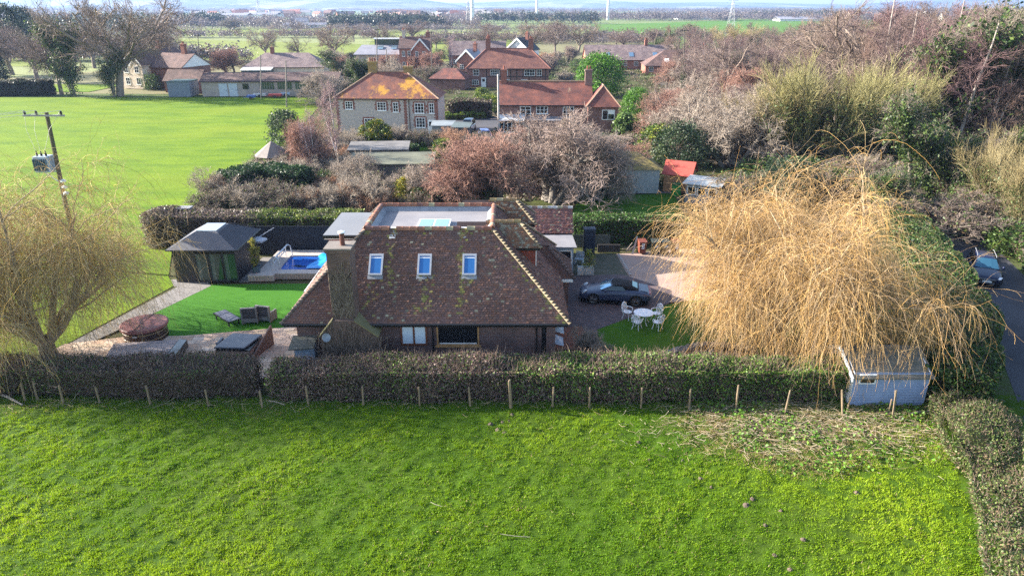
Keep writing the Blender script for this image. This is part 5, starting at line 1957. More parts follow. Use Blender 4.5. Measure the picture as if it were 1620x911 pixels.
def add_wheel(car, x, y, r, w, side, rim, spokes=10):
    m = MB()
    n = 28
    prof = [(r * .70, -w / 2), (r * .93, -w / 2), (r, -w * .38), (r, w * .38), (r * .93, w / 2), (r * .70, w / 2)]
    vs, fs = [], []
    for k in range(n):
        a = k * 2 * math.pi / n
        vs += [(x + q * math.cos(a), y + s_, r + q * math.sin(a)) for q, s_ in prof]
    L = len(prof)
    for k in range(n):
        for j in range(L): fs.append((k * L + j, k * L + (j + 1) % L, ((k + 1) % n) * L + (j + 1) % L, ((k + 1) % n) * L + j))
    m.add(vs, fs)
    wh = m.build('wheel', M_tyre, car, smooth=True)
    m = MB()
    yo = y + side * w * .34
    m.cyl((x, yo - side * .05, r), (x, yo - side * .04, r), r * .69, n=24)
    m.build('brake_disc', M_black, wh)
    m = MB()
    for k in range(spokes):
        a = k * 2 * math.pi / spokes
        b = a + .12
        m.tube([(x + r * .1 * math.cos(a), yo + side * .02, r + r * .1 * math.sin(a)), (x + r * .68 * math.cos(b), yo + side * .015, r + r * .68 * math.sin(b))], r * .055, 4)
    vs, fs = [], []
    for k in range(n):
        a = k * 2 * math.pi / n
        vs += [(x + q * math.cos(a), yo + side * s_, r + q * math.sin(a)) for q, s_ in ((r * .64, .02), (r * .71, .03), (r * .71, -.02), (r * .64, -.02))]
    for k in range(n):
        for j in range(4): fs.append((k * 4 + j, k * 4 + (j + 1) % 4, ((k + 1) % n) * 4 + (j + 1) % 4, ((k + 1) % n) * 4 + j))
    m.add(vs, fs)
    m.build('rim', rim, wh)


def loft_body(car, st, mat, name='body', sub=2):
    """st: (x, half_width, z_bottom, z_waist, z_shoulder, z_top, crown_width)"""
    m = MB()
    vs = []
    for (x, hw, zb, zw, zs, zt, cw) in st:
        half = [(hw * .86, zb), (hw * .98, zb + (zw - zb) * .35), (hw, zw), (hw * .965, zs), (hw * cw, zt - (zt - zs) * .12), (hw * cw * .5, zt)]
        ring = [(x, 0, zb)] + [(x, y, z) for y, z in half] + [(x, 0, zt + .005)] + [(x, -y, z) for y, z in reversed(half)]
        vs += ring
    n = 14
    fs = []
    for i in range(len(st) - 1): fs += [(i * n + k, (i + 1) * n + k, (i + 1) * n + (k + 1) % n, i * n + (k + 1) % n) for k in range(n)]
    fs += [tuple(range(n)), tuple(range(len(st) * n - 1, (len(st) - 1) * n - 1, -1))]
    m.add(vs, fs)
    return m.build(name, mat, car, smooth=True, sub=sub)


def panel(m, pts, off=.0): m.slab(pts, .012)


def arch(car, x, y, r, side):
    m = MB()
    n = 18
    vs, fs = [], []
    for k in range(n + 1):
        a = math.pi * (k / n * 1.12 - .06)
        for q in (r * 1.0, r * 1.16):
            for yy in (y - .02, y + side * .012): vs.append((x + q * math.cos(a), yy, r + q * math.sin(a)))
    for k in range(n):
        b = k * 4
        fs += [(b, b + 4, b + 5, b + 1), (b + 2, b + 3, b + 7, b + 6), (b + 1, b + 5, b + 7, b + 3), (b, b + 2, b + 6, b + 4)]
    m.add(vs, fs)
    m.build('wheel_arch', M_black, car)


# ---- low sports convertible, nose to -x in its own frame
a, b = P(921, 472), P(1026, 480)
sc_ = thing('sports_car', 'low dark blue-grey sports car with black soft top on the block paving', 'car', P(973, 474), RAD(-9))
PT = paint('slate_blue_paint', (.036, .048, .09))
S = [(-2.26, .50, .26, .38, .48, .54, .6), (-2.14, .72, .20, .42, .56, .64, .62), (-1.85, .84, .18, .48, .66, .73, .55), (-1.4, .90, .18, .52, .74, .80, .52), (-.85, .91, .18, .54, .82, .90, .62), (-.3, .89, .18, .55, .86, .93, .7), (.5, .90, .18, .55, .87, .94, .7), (1.1, .95, .19, .58, .90, .97, .68), (1.6, .955, .21, .60, .88, .94, .62), (2.0, .90, .26, .60, .80, .84, .62), (2.22, .74, .34, .56, .68, .70, .6)]
bd = loft_body(sc_, S, PT)
# front wings bulging round the lamps
for s_ in (-1, 1):
    m = MB()
    m.lathe([(.01, .09), (.10, .075), (.155, .03), (.17, -.03)], 16)
    hl = m.build('headlight', proc('lamp_lens' + str(s_), (.62, .68, .74), None, 3, .1, 0, 10, .9), sc_, smooth=True)
    hl.location = (-1.92, s_ * .62, .67)
    hl.rotation_euler = (s_ * .12, RAD(-42), 0)
    hl.scale = (1.25, .8, 1)
# soft top: arched fabric over the cabin
m = MB()
prof = [(-.28, 1.16, .60), (-.02, 1.255, .58), (.35, 1.285, .57), (.75, 1.25, .58), (1.1, 1.13, .60), (1.4, .99, .62)]
vs = []
for x, zt, hw in prof:
    zb = min(.93 + (0 if x > .6 else .24), zt - .03)
    ring = [(hw + .10 * max(0, (1.2 - zb)) * 1.4, zb), (hw + .02, (zb + zt) / 2 + .03), (hw - .1, zt - .03), (hw * .45, zt), (0, zt + .008)]
    vs += [(x, y, z) for y, z in ring] + [(x, -y, z) for y, z in reversed(ring[:-1])]
n = 9
m.add(vs, [(i * n + k, (i + 1) * n + k, (i + 1) * n + k + 1, i * n + k + 1) for i in range(len(prof) - 1) for k in range(n - 1)])
m.build('soft_top', proc('black_canvas', (.010, .010, .012), (.014, .014, .016), 5, .9, .2, 80), sc_, smooth=True, sub=1)
gl_ws = glassmat('windscreen_glass', (.22, .42, .55), .65, .9, .05)
m = MB()
W = [(-.98, .70, .88), (-.30, .575, 1.165)]
vs = []
for x, hw, z in W: vs += [(x + .12 * (k / 6) ** 2 * 1.0, hw * k / 6, z) for k in range(-6, 7)]
m.add(vs, [(k, k + 1, 14 + k, 13 + k) for k in range(12)])
m.build('windscreen', gl_ws, sc_, smooth=True)
m = MB()
m.tube([(-.88, .72, .88), (-.2, .595, 1.17)], .035, 6)
m.tube([(-.88, -.72, .88), (-.2, -.595, 1.17)], .035, 6)
m.tube([(-.2, .595, 1.172), (-.3, .3, 1.185), (-.32, 0, 1.19), (-.3, -.3, 1.185), (-.2, -.595, 1.172)], .035, 6)
m.build('windscreen_frame', PT, sc_)
for s_ in (-1, 1):
    m = MB()
    m.add([(-.78, s_ * .765, .90), (.62, s_ * .765, .93), (.42, s_ * .66, 1.16), (-.18, s_ * .645, 1.17)], [(0, 1, 2, 3)])
    m.build('side_window', glassmat('side_glass' + str(s_), (.02, .04, .045), .0, .8, .05), sc_)
    m = MB()
    m.lathe([(.02, -.09), (.09, -.05), (.1, .04), (.03, .09)], 10)
    o = m.build('wing_mirror', PT, sc_, smooth=True)
    o.location = (-.62, s_ * .95, .95)
    o.scale = (.9, 1.2, .8)
    m = MB()
    m.box(2.0, 2.12, s_ * .35 - .3, s_ * .35 + .3, .74, .80)
    m.build('tail_light', proc('red_lens' + str(s_), (.35, .01, .01), None, 3, .2), sc_)
    m = MB()
    m.box(-2.2, -2.0, s_ * .55 - .17, s_ * .55 + .17, .24, .38)
    m.build('air_intake', M_black, sc_)
    for x, r in ((-1.32, .335), (1.25, .35)):
        arch(sc_, x, s_ * (.90 if x < 0 else .945), r, s_)
        add_wheel(sc_, x, s_ * (.80 if x < 0 else .84), r, .25, s_, M_rim)
m = MB()
m.add([(1.0, -.42, 1.175), (1.0, .42, 1.175), (1.32, .47, 1.045), (1.32, -.47, 1.045)], [(0, 1, 2, 3)])
m.build('rear_window', glassmat('rear_glass', (.10, .22, .22), .4, .9, .05), sc_)
m = MB()
m.slab([(1.52, -.6, .955), (1.95, -.62, .885), (1.95, .62, .885), (1.52, .6, .955)], .03)
m.build('rear_spoiler', PT, sc_)
m = MB()
m.box(-2.0, 2.0, -.8, .8, .10, .2)
m.build('underbody', M_black, sc_)
for s_ in (-1, 1):
    m = MB()
    m.box(-.9, .95, s_ * .895 - .02, s_ * .895 + .02, .18, .24)
    m.build('side_skirt', M_black, sc_)

# ---- estate car in the lane: nose to -x in its own frame
ec = thing('estate_car', 'dark navy blue estate car with roof rails driving down the lane', 'car', P(1553, 437), RAD(63))
PT2 = paint('navy_paint', (.006, .010, .035))
S = [(-2.34, .62, .24, .45, .60, .66, .7), (-2.2, .80, .20, .50, .68, .74, .7), (-1.8, .88, .18, .54, .76, .82, .68), (-1.0, .91, .18, .56, .86, .94, .70), (-.3, .915, .18, .57, .90, .96, .74), (1.0, .915, .18, .58, .92, .97, .74), (1.8, .90, .20, .60, .92, .97, .74), (2.2, .84, .26, .62, .90, .95, .72), (2.34, .74, .34, .60, .84, .88, .7)]
loft_body(ec, S, PT2)
m = MB()
prof = [(-1.02, .93, .74), (-.22, 1.40, .58), (.2, 1.455, .57), (1.0, 1.46, .57), (1.75, 1.40, .56), (2.2, .96, .66)]
vs = []
for x, zt, hw in prof:
    ring = [(.76 if zt > 1.2 else hw + .03, .92), (hw + .08, .92 + (zt - .92) * .5), (hw, zt - .05 * (zt > 1.2)), (hw * .55, zt), (0, zt + .012)]
    vs += [(x if z > 1.0 or zt < 1.2 else x, y, z) for y, z in ring] + [(x, -y, z) for y, z in reversed(ring[:-1])]
m.add(vs, [(i * n + k, (i + 1) * n + k, (i + 1) * n + k + 1, i * n + k + 1) for i in range(len(prof) - 1) for k in range(n - 1)])
m.build('cabin', PT2, ec, smooth=True, sub=1)
m = MB()
m.add([(-1.03, -.68, .955), (-1.08, -.3, .965), (-1.08, .3, .965), (-1.03, .68, .955), (-.29, .53, 1.395), (-.31, .2, 1.41), (-.31, -.2, 1.41), (-.29, -.53, 1.395)], [(0, 1, 6, 7), (1, 2, 5, 6), (2, 3, 4, 5)])
m.build('windscreen', glassmat('estate_screen', (.03, .10, .16), .35, .9, .05), ec)
for s_ in (-1, 1):
    for xa, xb, xc, xd in ((-.72, .30, .30, -.10), (.36, 1.2, 1.2, .36), (1.26, 1.85, 1.62, 1.26)):
        m = MB()
        m.add([(xa, s_ * .795, .96), (xb, s_ * .795, .96), (xc, s_ * .635, 1.36), (xd, s_ * .635, 1.36)], [(0, 1, 2, 3)])
        m.build('side_window', M_glassdark, ec)
    m = MB()
    m.tube([(-.1, s_ * .54, 1.45), (.1, s_ * .54, 1.51), (1.6, s_ * .53, 1.50), (1.75, s_ * .52, 1.43)], .02, 6)
    m.build('roof_rail', M_alum, ec)
    m = MB()
    m.lathe([(.02, -.1), (.1, -.05), (.1, .05), (.03, .1)], 10)
    o = m.build('wing_mirror', PT2, ec, smooth=True)
    o.location = (-.72, s_ * .98, 1.0)
    m = MB()
    m.slab([(-2.27, s_ * .60 - .2, .66), (-2.27, s_ * .60 + .14, .66), (-2.05, s_ * .66 + .17, .735), (-2.1, s_ * .6 - .2, .735)] if s_ > 0 else [(-2.27, s_ * .60 - .14, .66), (-2.27, s_ * .60 + .2, .66), (-2.1, s_ * .6 + .2, .735), (-2.05, s_ * .66 - .17, .735)], .06)
    m.build('headlight', proc('estate_lens' + str(s_), (.75, .78, .82), None, 3, .1, 0, 10, .9), ec)
    m = MB()
    m.box(-2.33, -2.2, s_ * .62 - .14, s_ * .62 + .14, .28, .40)
    m.build('air_intake', M_black, ec)
    for x, r in ((-1.42, .335), (1.42, .335)):
        arch(ec, x, s_ * .905, r, s_)
        add_wheel(ec, x, s_ * .81, r, .23, s_, M_rimsilver)
m = MB()
m.add([(-2.375, -.42, .33), (-2.375, .42, .33), (-2.36, .46, .60), (-2.36, -.46, .60), (-2.2, -.42, .33), (-2.2, .42, .33), (-2.2, .46, .62), (-2.2, -.46, .62)], [(3, 2, 1, 0), (0, 1, 5, 4), (1, 2, 6, 5), (2, 3, 7, 6), (3, 0, 4, 7)])
gr = m.build('grille', M_black, ec)
m = MB()
for z, w_ in ((.34, .42), (.60, .46)): m.tube([(-2.385, -w_, z), (-2.385, w_, z)], .012, 5)
for k in range(-3, 4): m.tube([(-2.385, k * .12, .36), (-2.38, k * .125, .59)], .005, 4)
for k in range(4):
    ang = [(-2.395, -.135 + k * .09 + .055 * math.cos(t_ * math.pi / 6), .545 + .035 * math.sin(t_ * math.pi / 6)) for t_ in range(13)]
    m.tube(ang, .008, 4)
m.build('grille_trim', M_alum, gr)
m = MB()
m.box(-2.40, -2.386, -.26, .26, .40, .50)
npl = m.build('number_plate', M_white, ec)
m = MB()
m.box(-2.0, 2.1, -.8, .8, .10, .2)
m.build('underbody', M_black, ec)


# ---- two distant parked cars by the cottages
def small_car(px, py, rz, col, lab, van=False):
    c = thing('parked_car', lab, 'car', P(px, py), RAD(rz))
    pm = paint('car_paint' + str(px), col)
    S2 = [(-2.05, .66, .25, .5, .66, .72, .7), (-1.6, .82, .2, .55, .78, .84, .7), (-.9, .85, .2, .56, .9, .97, .72), (1.2, .86, .2, .58, .93, 1.0, .72), (1.9, .80, .25, .6, .92, .98, .7), (2.05, .7, .3, .58, .8, .84, .7)]
    loft_body(c, S2, pm)
    m = MB()
    zt = 1.75 if van else 1.45
    prof = [(-1.0, .95, .68), (-.35, zt - .06, .58), (.3, zt, .58), (1.3, zt - .03, .58), (1.9, .97, .64)]
    vs = []
    for x, z, hw in prof:
        ring = [(.74, .93), (hw + .07, .93 + (z - .93) * .5), (hw, z - .04), (hw * .5, z), (0, z)]
        vs += [(x, y, q) for y, q in ring] + [(x, -y, q) for y, q in reversed(ring[:-1])]
    m.add(vs, [(i * 9 + k, (i + 1) * 9 + k, (i + 1) * 9 + k + 1, i * 9 + k + 1) for i in range(4) for k in range(8)])
    m.build('cabin', pm, c, smooth=True)
    m = MB()
    m.add([(-1.0, -.62, .98), (-1.0, .62, .98), (-.42, .52, zt - .08), (-.42, -.52, zt - .08)], [(0, 1, 2, 3)])
    m.build('windscreen', M_glassdark, c)
    for s_ in (-1, 1):
        m = MB()
        m.add([(-.7, s_ * .765, 1.0), (1.6, s_ * .765, 1.0), (1.3, s_ * .64, zt - .1), (-.2, s_ * .64, zt - .1)], [(0, 1, 2, 3)])
        m.build('side_window', M_glassdark, c)
        for x in (-1.25, 1.25): add_wheel(c, x, s_ * .76, .31, .2, s_, M_rimsilver, 6)


small_car(741, 207, 80, (.35, .44, .48), 'pale blue-grey small van parked by the flint cottage', True)
small_car(768, 222, 100, (.16, .22, .5), 'blue car parked behind bare bushes by the brick cottage')


# ================================================================== village buildings
M_flint = proc('flint_wall', (.50, .435, .385), (.34, .295, .27), 5, .8, .6, 18)
M_redbrick2 = brickmat('cottage_brick', (.24, .085, .055), (.18, .07, .06), (.26, .2, .17))
M_quoin = proc('brick_quoins', (.25, .10, .07), (.19, .08, .06), 5, .85, .3)
T_orange = tilemat('lichened_tiles', (.19, .06, .042), (.125, .052, .05), (.25, .085, .045), (.46, .22, .02), .53)
T_red = tilemat('red_tiles', (.175, .05, .035), (.11, .045, .042), (.22, .07, .045), (.30, .20, .12), .66)
T_brown = tilemat('brown_tiles', (.125, .065, .05), (.10, .055, .05), (.16, .09, .075), (.28, .2, .16), .68)
T_pink = tilemat('pinkish_tiles', (.24, .16, .15), (.20, .135, .135), (.28, .2, .18), None)
T_slate = proc('grey_slates', (.26, .25, .28), (.20, .195, .22), .6, .6, .2)
M_cream = proc('cream_render', (.70, .58, .46), (.58, .47, .37), 2, .8, .1)
M_redwall = brickmat('red_victorian_brick', (.36, .11, .065), (.28, .09, .06), (.3, .2, .15))
M_timber = proc('black_timber', (.022, .018, .016), None, 3, .7, .1)
M_concrete = proc('rendered_block', (.36, .31, .27), (.27, .23, .21), .9, .85, .3)
M_hallglass = glassmat('hall_glass', (.035, .06, .05), .15, .7, .1)


def face_pt(w, d, face, u, z, off):
    if face == 'f': return (u, -off, z)
    if face == 'r': return (w + off, u, z)
    if face == 'l': return (-off, d - u, z)
    return (w - u, d + off, z)


def face_box(m, w, d, face, u0, u1, z0, z1, o0, o1):
    a, b = face_pt(w, d, face, u0, z0, o0), face_pt(w, d, face, u1, z1, o1)
    m.box(min(a[0], b[0]), max(a[0], b[0]), min(a[1], b[1]), max(a[1], b[1]), z0, z1)


def add_window(root, w, d, face, u, z, ww, wh, nx_=2, ny_=2, frame=None, glass=None, name='window', ft=.09, sill=True):
    frame, glass = frame or M_white, glass or M_glassdark
    m = MB()
    u0, u1, z0, z1 = u - ww / 2, u + ww / 2, z, z + wh
    face_box(m, w, d, face, u0, u1, z0, z0 + ft, -.02, .06)
    face_box(m, w, d, face, u0, u1, z1 - ft, z1, -.02, .06)
    face_box(m, w, d, face, u0, u0 + ft, z0 + ft, z1 - ft, -.02, .058)
    face_box(m, w, d, face, u1 - ft, u1, z0 + ft, z1 - ft, -.02, .058)
    for k in range(1, nx_): face_box(m, w, d, face, u0 + ww * k / nx_ - .035, u0 + ww * k / nx_ + .035, z0 + ft, z1 - ft, -.02, .054)
    for k in range(1, ny_): face_box(m, w, d, face, u0 + ft, u1 - ft, z0 + wh * k / ny_ - .025, z0 + wh * k / ny_ + .025, -.02, .05)
    o = m.build(name, frame, root)
    m = MB()
    face_box(m, w, d, face, u0 + ft * .5, u1 - ft * .5, z0 + ft * .5, z1 - ft * .5, .005, .03)
    m.build('pane', glass, o)
    if sill:
        m = MB()
        face_box(m, w, d, face, u0 - .08, u1 + .08, z0 - .08, z0 - .004, -.02, .12)
        m.build('sill', frame, o)
    return o


def add_door(root, w, d, face, u, ww, wh, mat, glazed=True):
    m = MB()
    face_box(m, w, d, face, u - ww / 2, u + ww / 2, .02, wh, -.02, .055)
    o = m.build('door', mat, root)
    if glazed:
        m = MB()
        face_box(m, w, d, face, u - ww * .28, u + ww * .28, wh * .58, wh * .88, .056, .065)
        m.build('pane', M_glassdark, o)
    m = MB()
    face_box(m, w, d, face, u + ww * .3, u + ww * .38, wh * .45, wh * .5, .056, .1)
    m.build('handle', M_black, o)
    return o


def add_chimney(root, x, y, z0, z1, sx_, sy_, mat, pots=2, name='chimney'):
    m = MB()
    m.box(x - sx_ / 2, x + sx_ / 2, y - sy_ / 2, y + sy_ / 2, z0, z1 - .3)
    m.box(x - sx_ / 2 - .07, x + sx_ / 2 + .07, y - sy_ / 2 - .07, y + sy_ / 2 + .07, z1 - .3, z1)
    c = m.build(name, mat, root)
    for k in range(pots):
        m = MB()
        m.lathe([(.14, 0), (.12, .1), (.11, .45), (.14, .5)], 10, (x + (k - (pots - 1) / 2) * .36, y, z1))
        m.build('chimney_pot', M_terra, c)
    return c


def roof_mesh(m, w, d, ez, rz_, kind, ov=.35, inset=None, th=.14):
    x0, x1, y0, y1 = -ov, w + ov, -ov, d + ov
    if kind == 'hip':
        i = inset if inset is not None else d / 2 + ov
        R0, R1 = (x0 + i, d / 2, rz_), (x1 - i, d / 2, rz_)
        A, B, C_, D = (x0, y0, ez), (x1, y0, ez), (x1, y1, ez), (x0, y1, ez)
        m.add([A, B, C_, D, R0, R1], [(0, 1, 5, 4), (1, 2, 5), (2, 3, 4, 5), (3, 0, 4), (3, 2, 1, 0)])
    elif kind == 'gable':
        m.slab([(x0, y0, ez), (x1, y0, ez), (x1, d / 2, rz_), (x0, d / 2, rz_)], th)
        m.slab([(x0, d / 2, rz_), (x1, d / 2, rz_), (x1, y1, ez), (x0, y1, ez)], th)
    else:
        m.slab([(x0, y0, ez), (w / 2, y0, rz_), (w / 2, y1, rz_), (x0, y1, ez)], th)
        m.slab([(w / 2, y0, rz_), (x1, y0, ez), (x1, y1, ez), (w / 2, y1, rz_)], th)


def wall_mesh(m, w, d, ez, rz_, kind, drop=.12):
    if kind == 'hip' or kind == 'flat':
        m.box(0, w, 0, d, 0, ez + .01)
    elif kind == 'gable':
        pr = [(0, 0), (d, 0), (d, ez), (d / 2, rz_ - drop), (0, ez)]
        m.add([(0, y, z) for y, z in pr] + [(w, y, z) for y, z in pr], [tuple(range(4, -1, -1)), tuple(range(5, 10))] + [(i, (i + 1) % 5, (i + 1) % 5 + 5, i + 5) for i in range(5)])
    else:
        pr = [(0, 0), (w, 0), (w, ez), (w / 2, rz_ - drop), (0, ez)]
        m.add([(x, 0, z) for x, z in pr] + [(x, d, z) for x, z in pr], [tuple(range(5)), tuple(range(9, 4, -1))] + [(i, i + 5, (i + 1) % 5 + 5, (i + 1) % 5) for i in range(5)])


def ridge_caps(root, pts, r=.13, mat=None, name='ridge_tiles'):
    m = MB()
    for a, b in pts: m.tube([a, b], r, 6)
    return m.build(name, mat or M_quoin, root)


def house_base(name, label, cat, loc, rz, w, d, ez, rz_, kind, wallm, roofm, ov=.35, inset=None, group=None, caps=None):
    h = thing(name, label, cat, loc, rz, group)
    m = MB()
    wall_mesh(m, w, d, ez, rz_, kind)
    m.build('wall', wallm, h)
    m = MB()
    roof_mesh(m, w, d, ez, rz_, kind, ov, inset)
    r = m.build('roof', roofm, h)
    if caps:
        if kind == 'hip':
            i = inset if inset is not None else d / 2 + ov
            R0, R1 = (-ov + i, d / 2, rz_), (w + ov - i, d / 2, rz_)
            ridge_caps(r, [(R0, R1), ((-ov, -ov, ez), R0), ((w + ov, -ov, ez), R1), ((w + ov, d + ov, ez), R1), ((-ov, d + ov, ez), R0)], .12, caps)
        elif kind == 'gable': ridge_caps(r, [((-ov, d / 2, rz_), (w + ov, d / 2, rz_))], .14, caps)
        else: ridge_caps(r, [((w / 2, -ov, rz_), (w / 2, d + ov, rz_))], .14, caps)
    m = MB()
    if kind != 'gabley': m.tube([(-ov, -ov - .04, ez - .08), (w + ov, -ov - .04, ez - .08)], .07, 6)
    else:
        m.tube([(-ov - .04, -ov, ez - .08), (-ov - .04, d + ov, ez - .08)], .07, 6)
    m.build('gutter', M_black, h)
    return h


M_cap = proc('pale_ridge', (.30, .19, .12), (.24, .15, .10), 2)
# 1 flint cottage pair
loc = P(530, 213) * 0 + Vector((-25.2, 102.0, 0))
w, d = 14.6, 7.4
h1 = house_base('flint_cottage', 'pair of flint cottages under one red hipped roof with orange lichen', 'cottage', loc, RAD(-2.5), w, d, 5.0, 8.35, 'hip', M_flint, T_orange, .3, 5.2, caps=M_cap)
for x, z1, n in ((4.8, 9.75, 3), (10.0, 9.1, 1)): add_chimney(h1, x, d / 2 + .2, 7.2, z1, 1.25, .8, proc('lichen_brick' + str(x), (.30, .20, .06), (.20, .13, .06)), n)
for u, z, ww, wh, nx_ in ((1.9, 3.45, 1.1, 1.15, 3), (6.6, 3.3, 1.3, 1.2, 3), (8.6, 3.1, .8, 1.4, 2), (12.0, 2.95, 1.35, 1.45, 3), (13.75, 2.95, .75, 1.45, 2), (12.1, .95, 1.35, 1.4, 3), (4.6, .9, 1.3, 1.3, 3)):
    wv = add_window(h1, w, d, 'f', u, z, ww, wh, nx_, 3)
    m = MB()
    for s_ in (-1, 1):
        for k in range(5):
            ln = .34 if k % 2 else .22
            c0 = u + s_ * (ww / 2 + .02)
            a, b = (c0, c0 + ln) if s_ > 0 else (c0 - ln, c0)
            face_box(m, w, d, 'f', a, b, z + wh * k / 5, z + wh * (k + 1) / 5 - .02, -.02, .025)
    face_box(m, w, d, 'f', u - ww / 2 - .2, u + ww / 2 + .2, z + wh + .01, z + wh + .2, -.02, .025)
    m.build('brick_surround', M_quoin, wv)
add_door(h1, w, d, 'f', 13.6, .95, 2.05, M_white)
for u in (0, w, 10.0):
    m = MB()
    for k in range(24):
        ln = .5 if k % 2 else .32
        a, b = (u, u + ln) if u == 0 else ((u - ln, u) if u == w else (u - ln / 2, u + ln / 2))
        face_box(m, w, d, 'f', a, b, k * .205, k * .205 + .19, -.02, .022)
        if u == w: face_box(m, w, d, 'r', 0, (.5 if k % 2 else .32), k * .205, k * .205 + .19, -.02, .02)
    m.build('quoins', M_quoin, h1)
m = MB()
m.tube([(10.55, -.1, 4.8), (10.55, -.1, 0)], .06, 6)
m.build('drainpipe', M_black, h1)
# 2 brick cottage with hipped wing
loc = Vector((-1.75, 103, 0))
w, d = 13.2, 7.0
h2 = house_base('brick_cottage', 'red brick cottage with long mottled red roof and hipped wing at its right', 'cottage', loc, RAD(-1), w, d, 3.95, 6.9, 'gable', M_redbrick2, T_red, .25, caps=M_cap)
for u, z, ww, wh, nx_, ny_ in ((3.7, 2.2, 1.6, 1.55, 2, 3), (6.1, 2.7, 1.7, 1.1, 3, 2), (9.9, 2.2, 1.6, 1.5, 3, 3), (1.2, .4, 1.1, 1.3, 2, 3)): add_window(h2, w, d, 'f', u, z, ww, wh, nx_, ny_)
add_chimney(h2, .5, d / 2, 6.2, 8.6, .8, .8, M_quoin, 1)
add_chimney(h2, w - .3, d / 2 - .2, 5.5, 8.6, 1.0, .9, proc('tall_stack', (.20, .12, .10), (.13, .09, .08)), 2)
m = MB()
m.box(12.6, 16.9, -1.6, 4.2, 0, 3.95)
wg = m.build('wing', M_redbrick2, h2)
m = MB()
A, B, C_, D = (12.3, -1.9, 3.9), (17.2, -1.9, 3.9), (17.2, 4.5, 3.9), (12.3, 4.5, 3.9)
m.add([A, B, C_, D, (14.9, .6, 6.6), (14.9, 3.0, 6.6)], [(0, 1, 4), (1, 2, 5, 4), (2, 3, 5), (3, 0, 4, 5), (3, 2, 1, 0)])
r = m.build('wing_roof', T_red, wg)
ridge_caps(r, [(A, (14.9, .6, 6.6)), (B, (14.9, .6, 6.6)), ((14.9, .6, 6.6), (14.9, 3, 6.6)), (C_, (14.9, 3, 6.6))], .11, M_cap)
m = MB()
m.box(14.6, 16.4, -1.66, -1.6, 2.1, 3.5)
q = m.build('window', M_white, wg)
m = MB()
m.box(14.7, 15.4, -1.68, -1.661, 2.2, 3.4)
m.box(15.5, 16.3, -1.68, -1.661, 2.2, 2.9)
m.build('pane', M_glassdark, q)
m = MB()
m.slab([(-.2, -2.2, 2.05), (3.6, -2.2, 2.05), (3.6, -.05, 2.6), (-.2, -.05, 2.6)], .08)
cr = m.build('conservatory_roof', proc('polycarbonate', (.55, .56, .58), (.47, .48, .5), 2, .4), h2)
m = MB()
for k in range(7): m.box(k * .57, k * .57 + .08, -2.0, -1.9, .0, 2.0)
m.box(0, 3.5, -2.0, -1.9, 0, .5)
m.build('conservatory_frame', M_white, cr)
m = MB()
m.box(.08, 3.42, -1.96, -1.93, .5, 1.98)
m.build('pane', M_glassdark, cr)
m = MB()
m.slab([(3.9, -1.6, 2.0), (9.2, -1.6, 2.0), (9.2, -.04, 2.35), (3.9, -.04, 2.35)], .12)
m.build('lean_to_roof', M_felt, h2)
m = MB()
m.box(4.0, 9.1, -1.4, -.05, 0, 1.98)
m.build('lean_to_wall', M_redbrick2, h2)
# 3 timber framed house
loc = Vector((-10.2, 165.5, 0))
w, d = 18.6, 9
h3 = house_base('timber_framed_house', 'timber framed brick house with large red hipped roof and white windows', 'house', loc, RAD(-1), w, d, 4.1, 8.2, 'hip', M_redbrick2, tilemat('house_red_tiles', (.19, .06, .042), (.15, .055, .045), (.22, .085, .055), (.45, .24, .04), .68), .4, 4.7, caps=M_quoin)
m = MB()
for u in (4.3, 6.8, 8.3, 9.8, 11.2, 12.6, 14.0, 17.8): face_box(m, w, d, 'f', u, u + .17, .0, 4.0, -.02, .035)
for z in (2.25, 3.9): face_box(m, w, d, 'f', 4.3, w, z, z + .17, -.02, .03)
m.build('timbers', M_timber, h3)
for u, z, ww, wh, nx_ in ((2.0, 2.55, 1.4, 1.3, 2), (6.3, 2.6, 2.0, 1.2, 4), (8.6, 2.6, 1.3, 1.2, 2), (14.2, 2.5, 2.4, 1.4, 4), (16.4, 2.5, 1.1, 1.4, 2), (1.8, .5, 1.5, 1.1, 3), (9, .5, 1.4, 1.2, 3), (13, .5, 1.4, 1.2, 3)): add_window(h3, w, d, 'f', u, z, ww, wh, nx_, 2, sill=False)
add_door(h3, w, d, 'f', 3.7, 1.1, 2.1, M_white)
for x in (4.6, 14.5): add_chimney(h3, x, d / 2, 7.4, 10.4, 1.1, .8, M_quoin, 2)
# 3b low wing left of it
h3b = house_base('outhouse', 'low red tiled outhouse left of the timber framed house', 'outhouse', Vector((-18.3, 161, 0)), RAD(-12), 8, 5, 2.3, 4.4, 'hip', M_redbrick2, T_red, .3, 2.8)
# 4 Victorian red brick
loc = Vector((-32.3, 210, 0))
w, d = 8.6, 7
h4 = house_base('victorian_house', 'tall red brick house with white barge boarded front gable', 'house', loc, RAD(0), w, d, 6.1, 9.0, 'gable', M_redwall, T_brown, .25, caps=M_quoin)
m = MB()
pr = [(4.0, 0), (8.2, 0), (8.2, 6.1), (6.1, 8.5), (4.0, 6.1)]
m.add([(x, -.5, z) for x, z in pr] + [(x, 2.5, z) for x, z in pr], [tuple(range(5)), tuple(range(9, 4, -1))] + [(i, i + 5, (i + 1) % 5 + 5, (i + 1) % 5) for i in range(5)])
fg = m.build('front_gable', M_redwall, h4)
m = MB()
for s_ in (-1, 1): m.slab([(6.1, -.8, 8.85), (6.1 + s_ * 2.6, -.8, 5.85), (6.1 + s_ * 2.6, 3.0, 5.85), (6.1, 3.0, 8.85)][::s_ if s_ == 1 else -1], .14)
m.build('gable_roof', T_brown, fg)
m = MB()
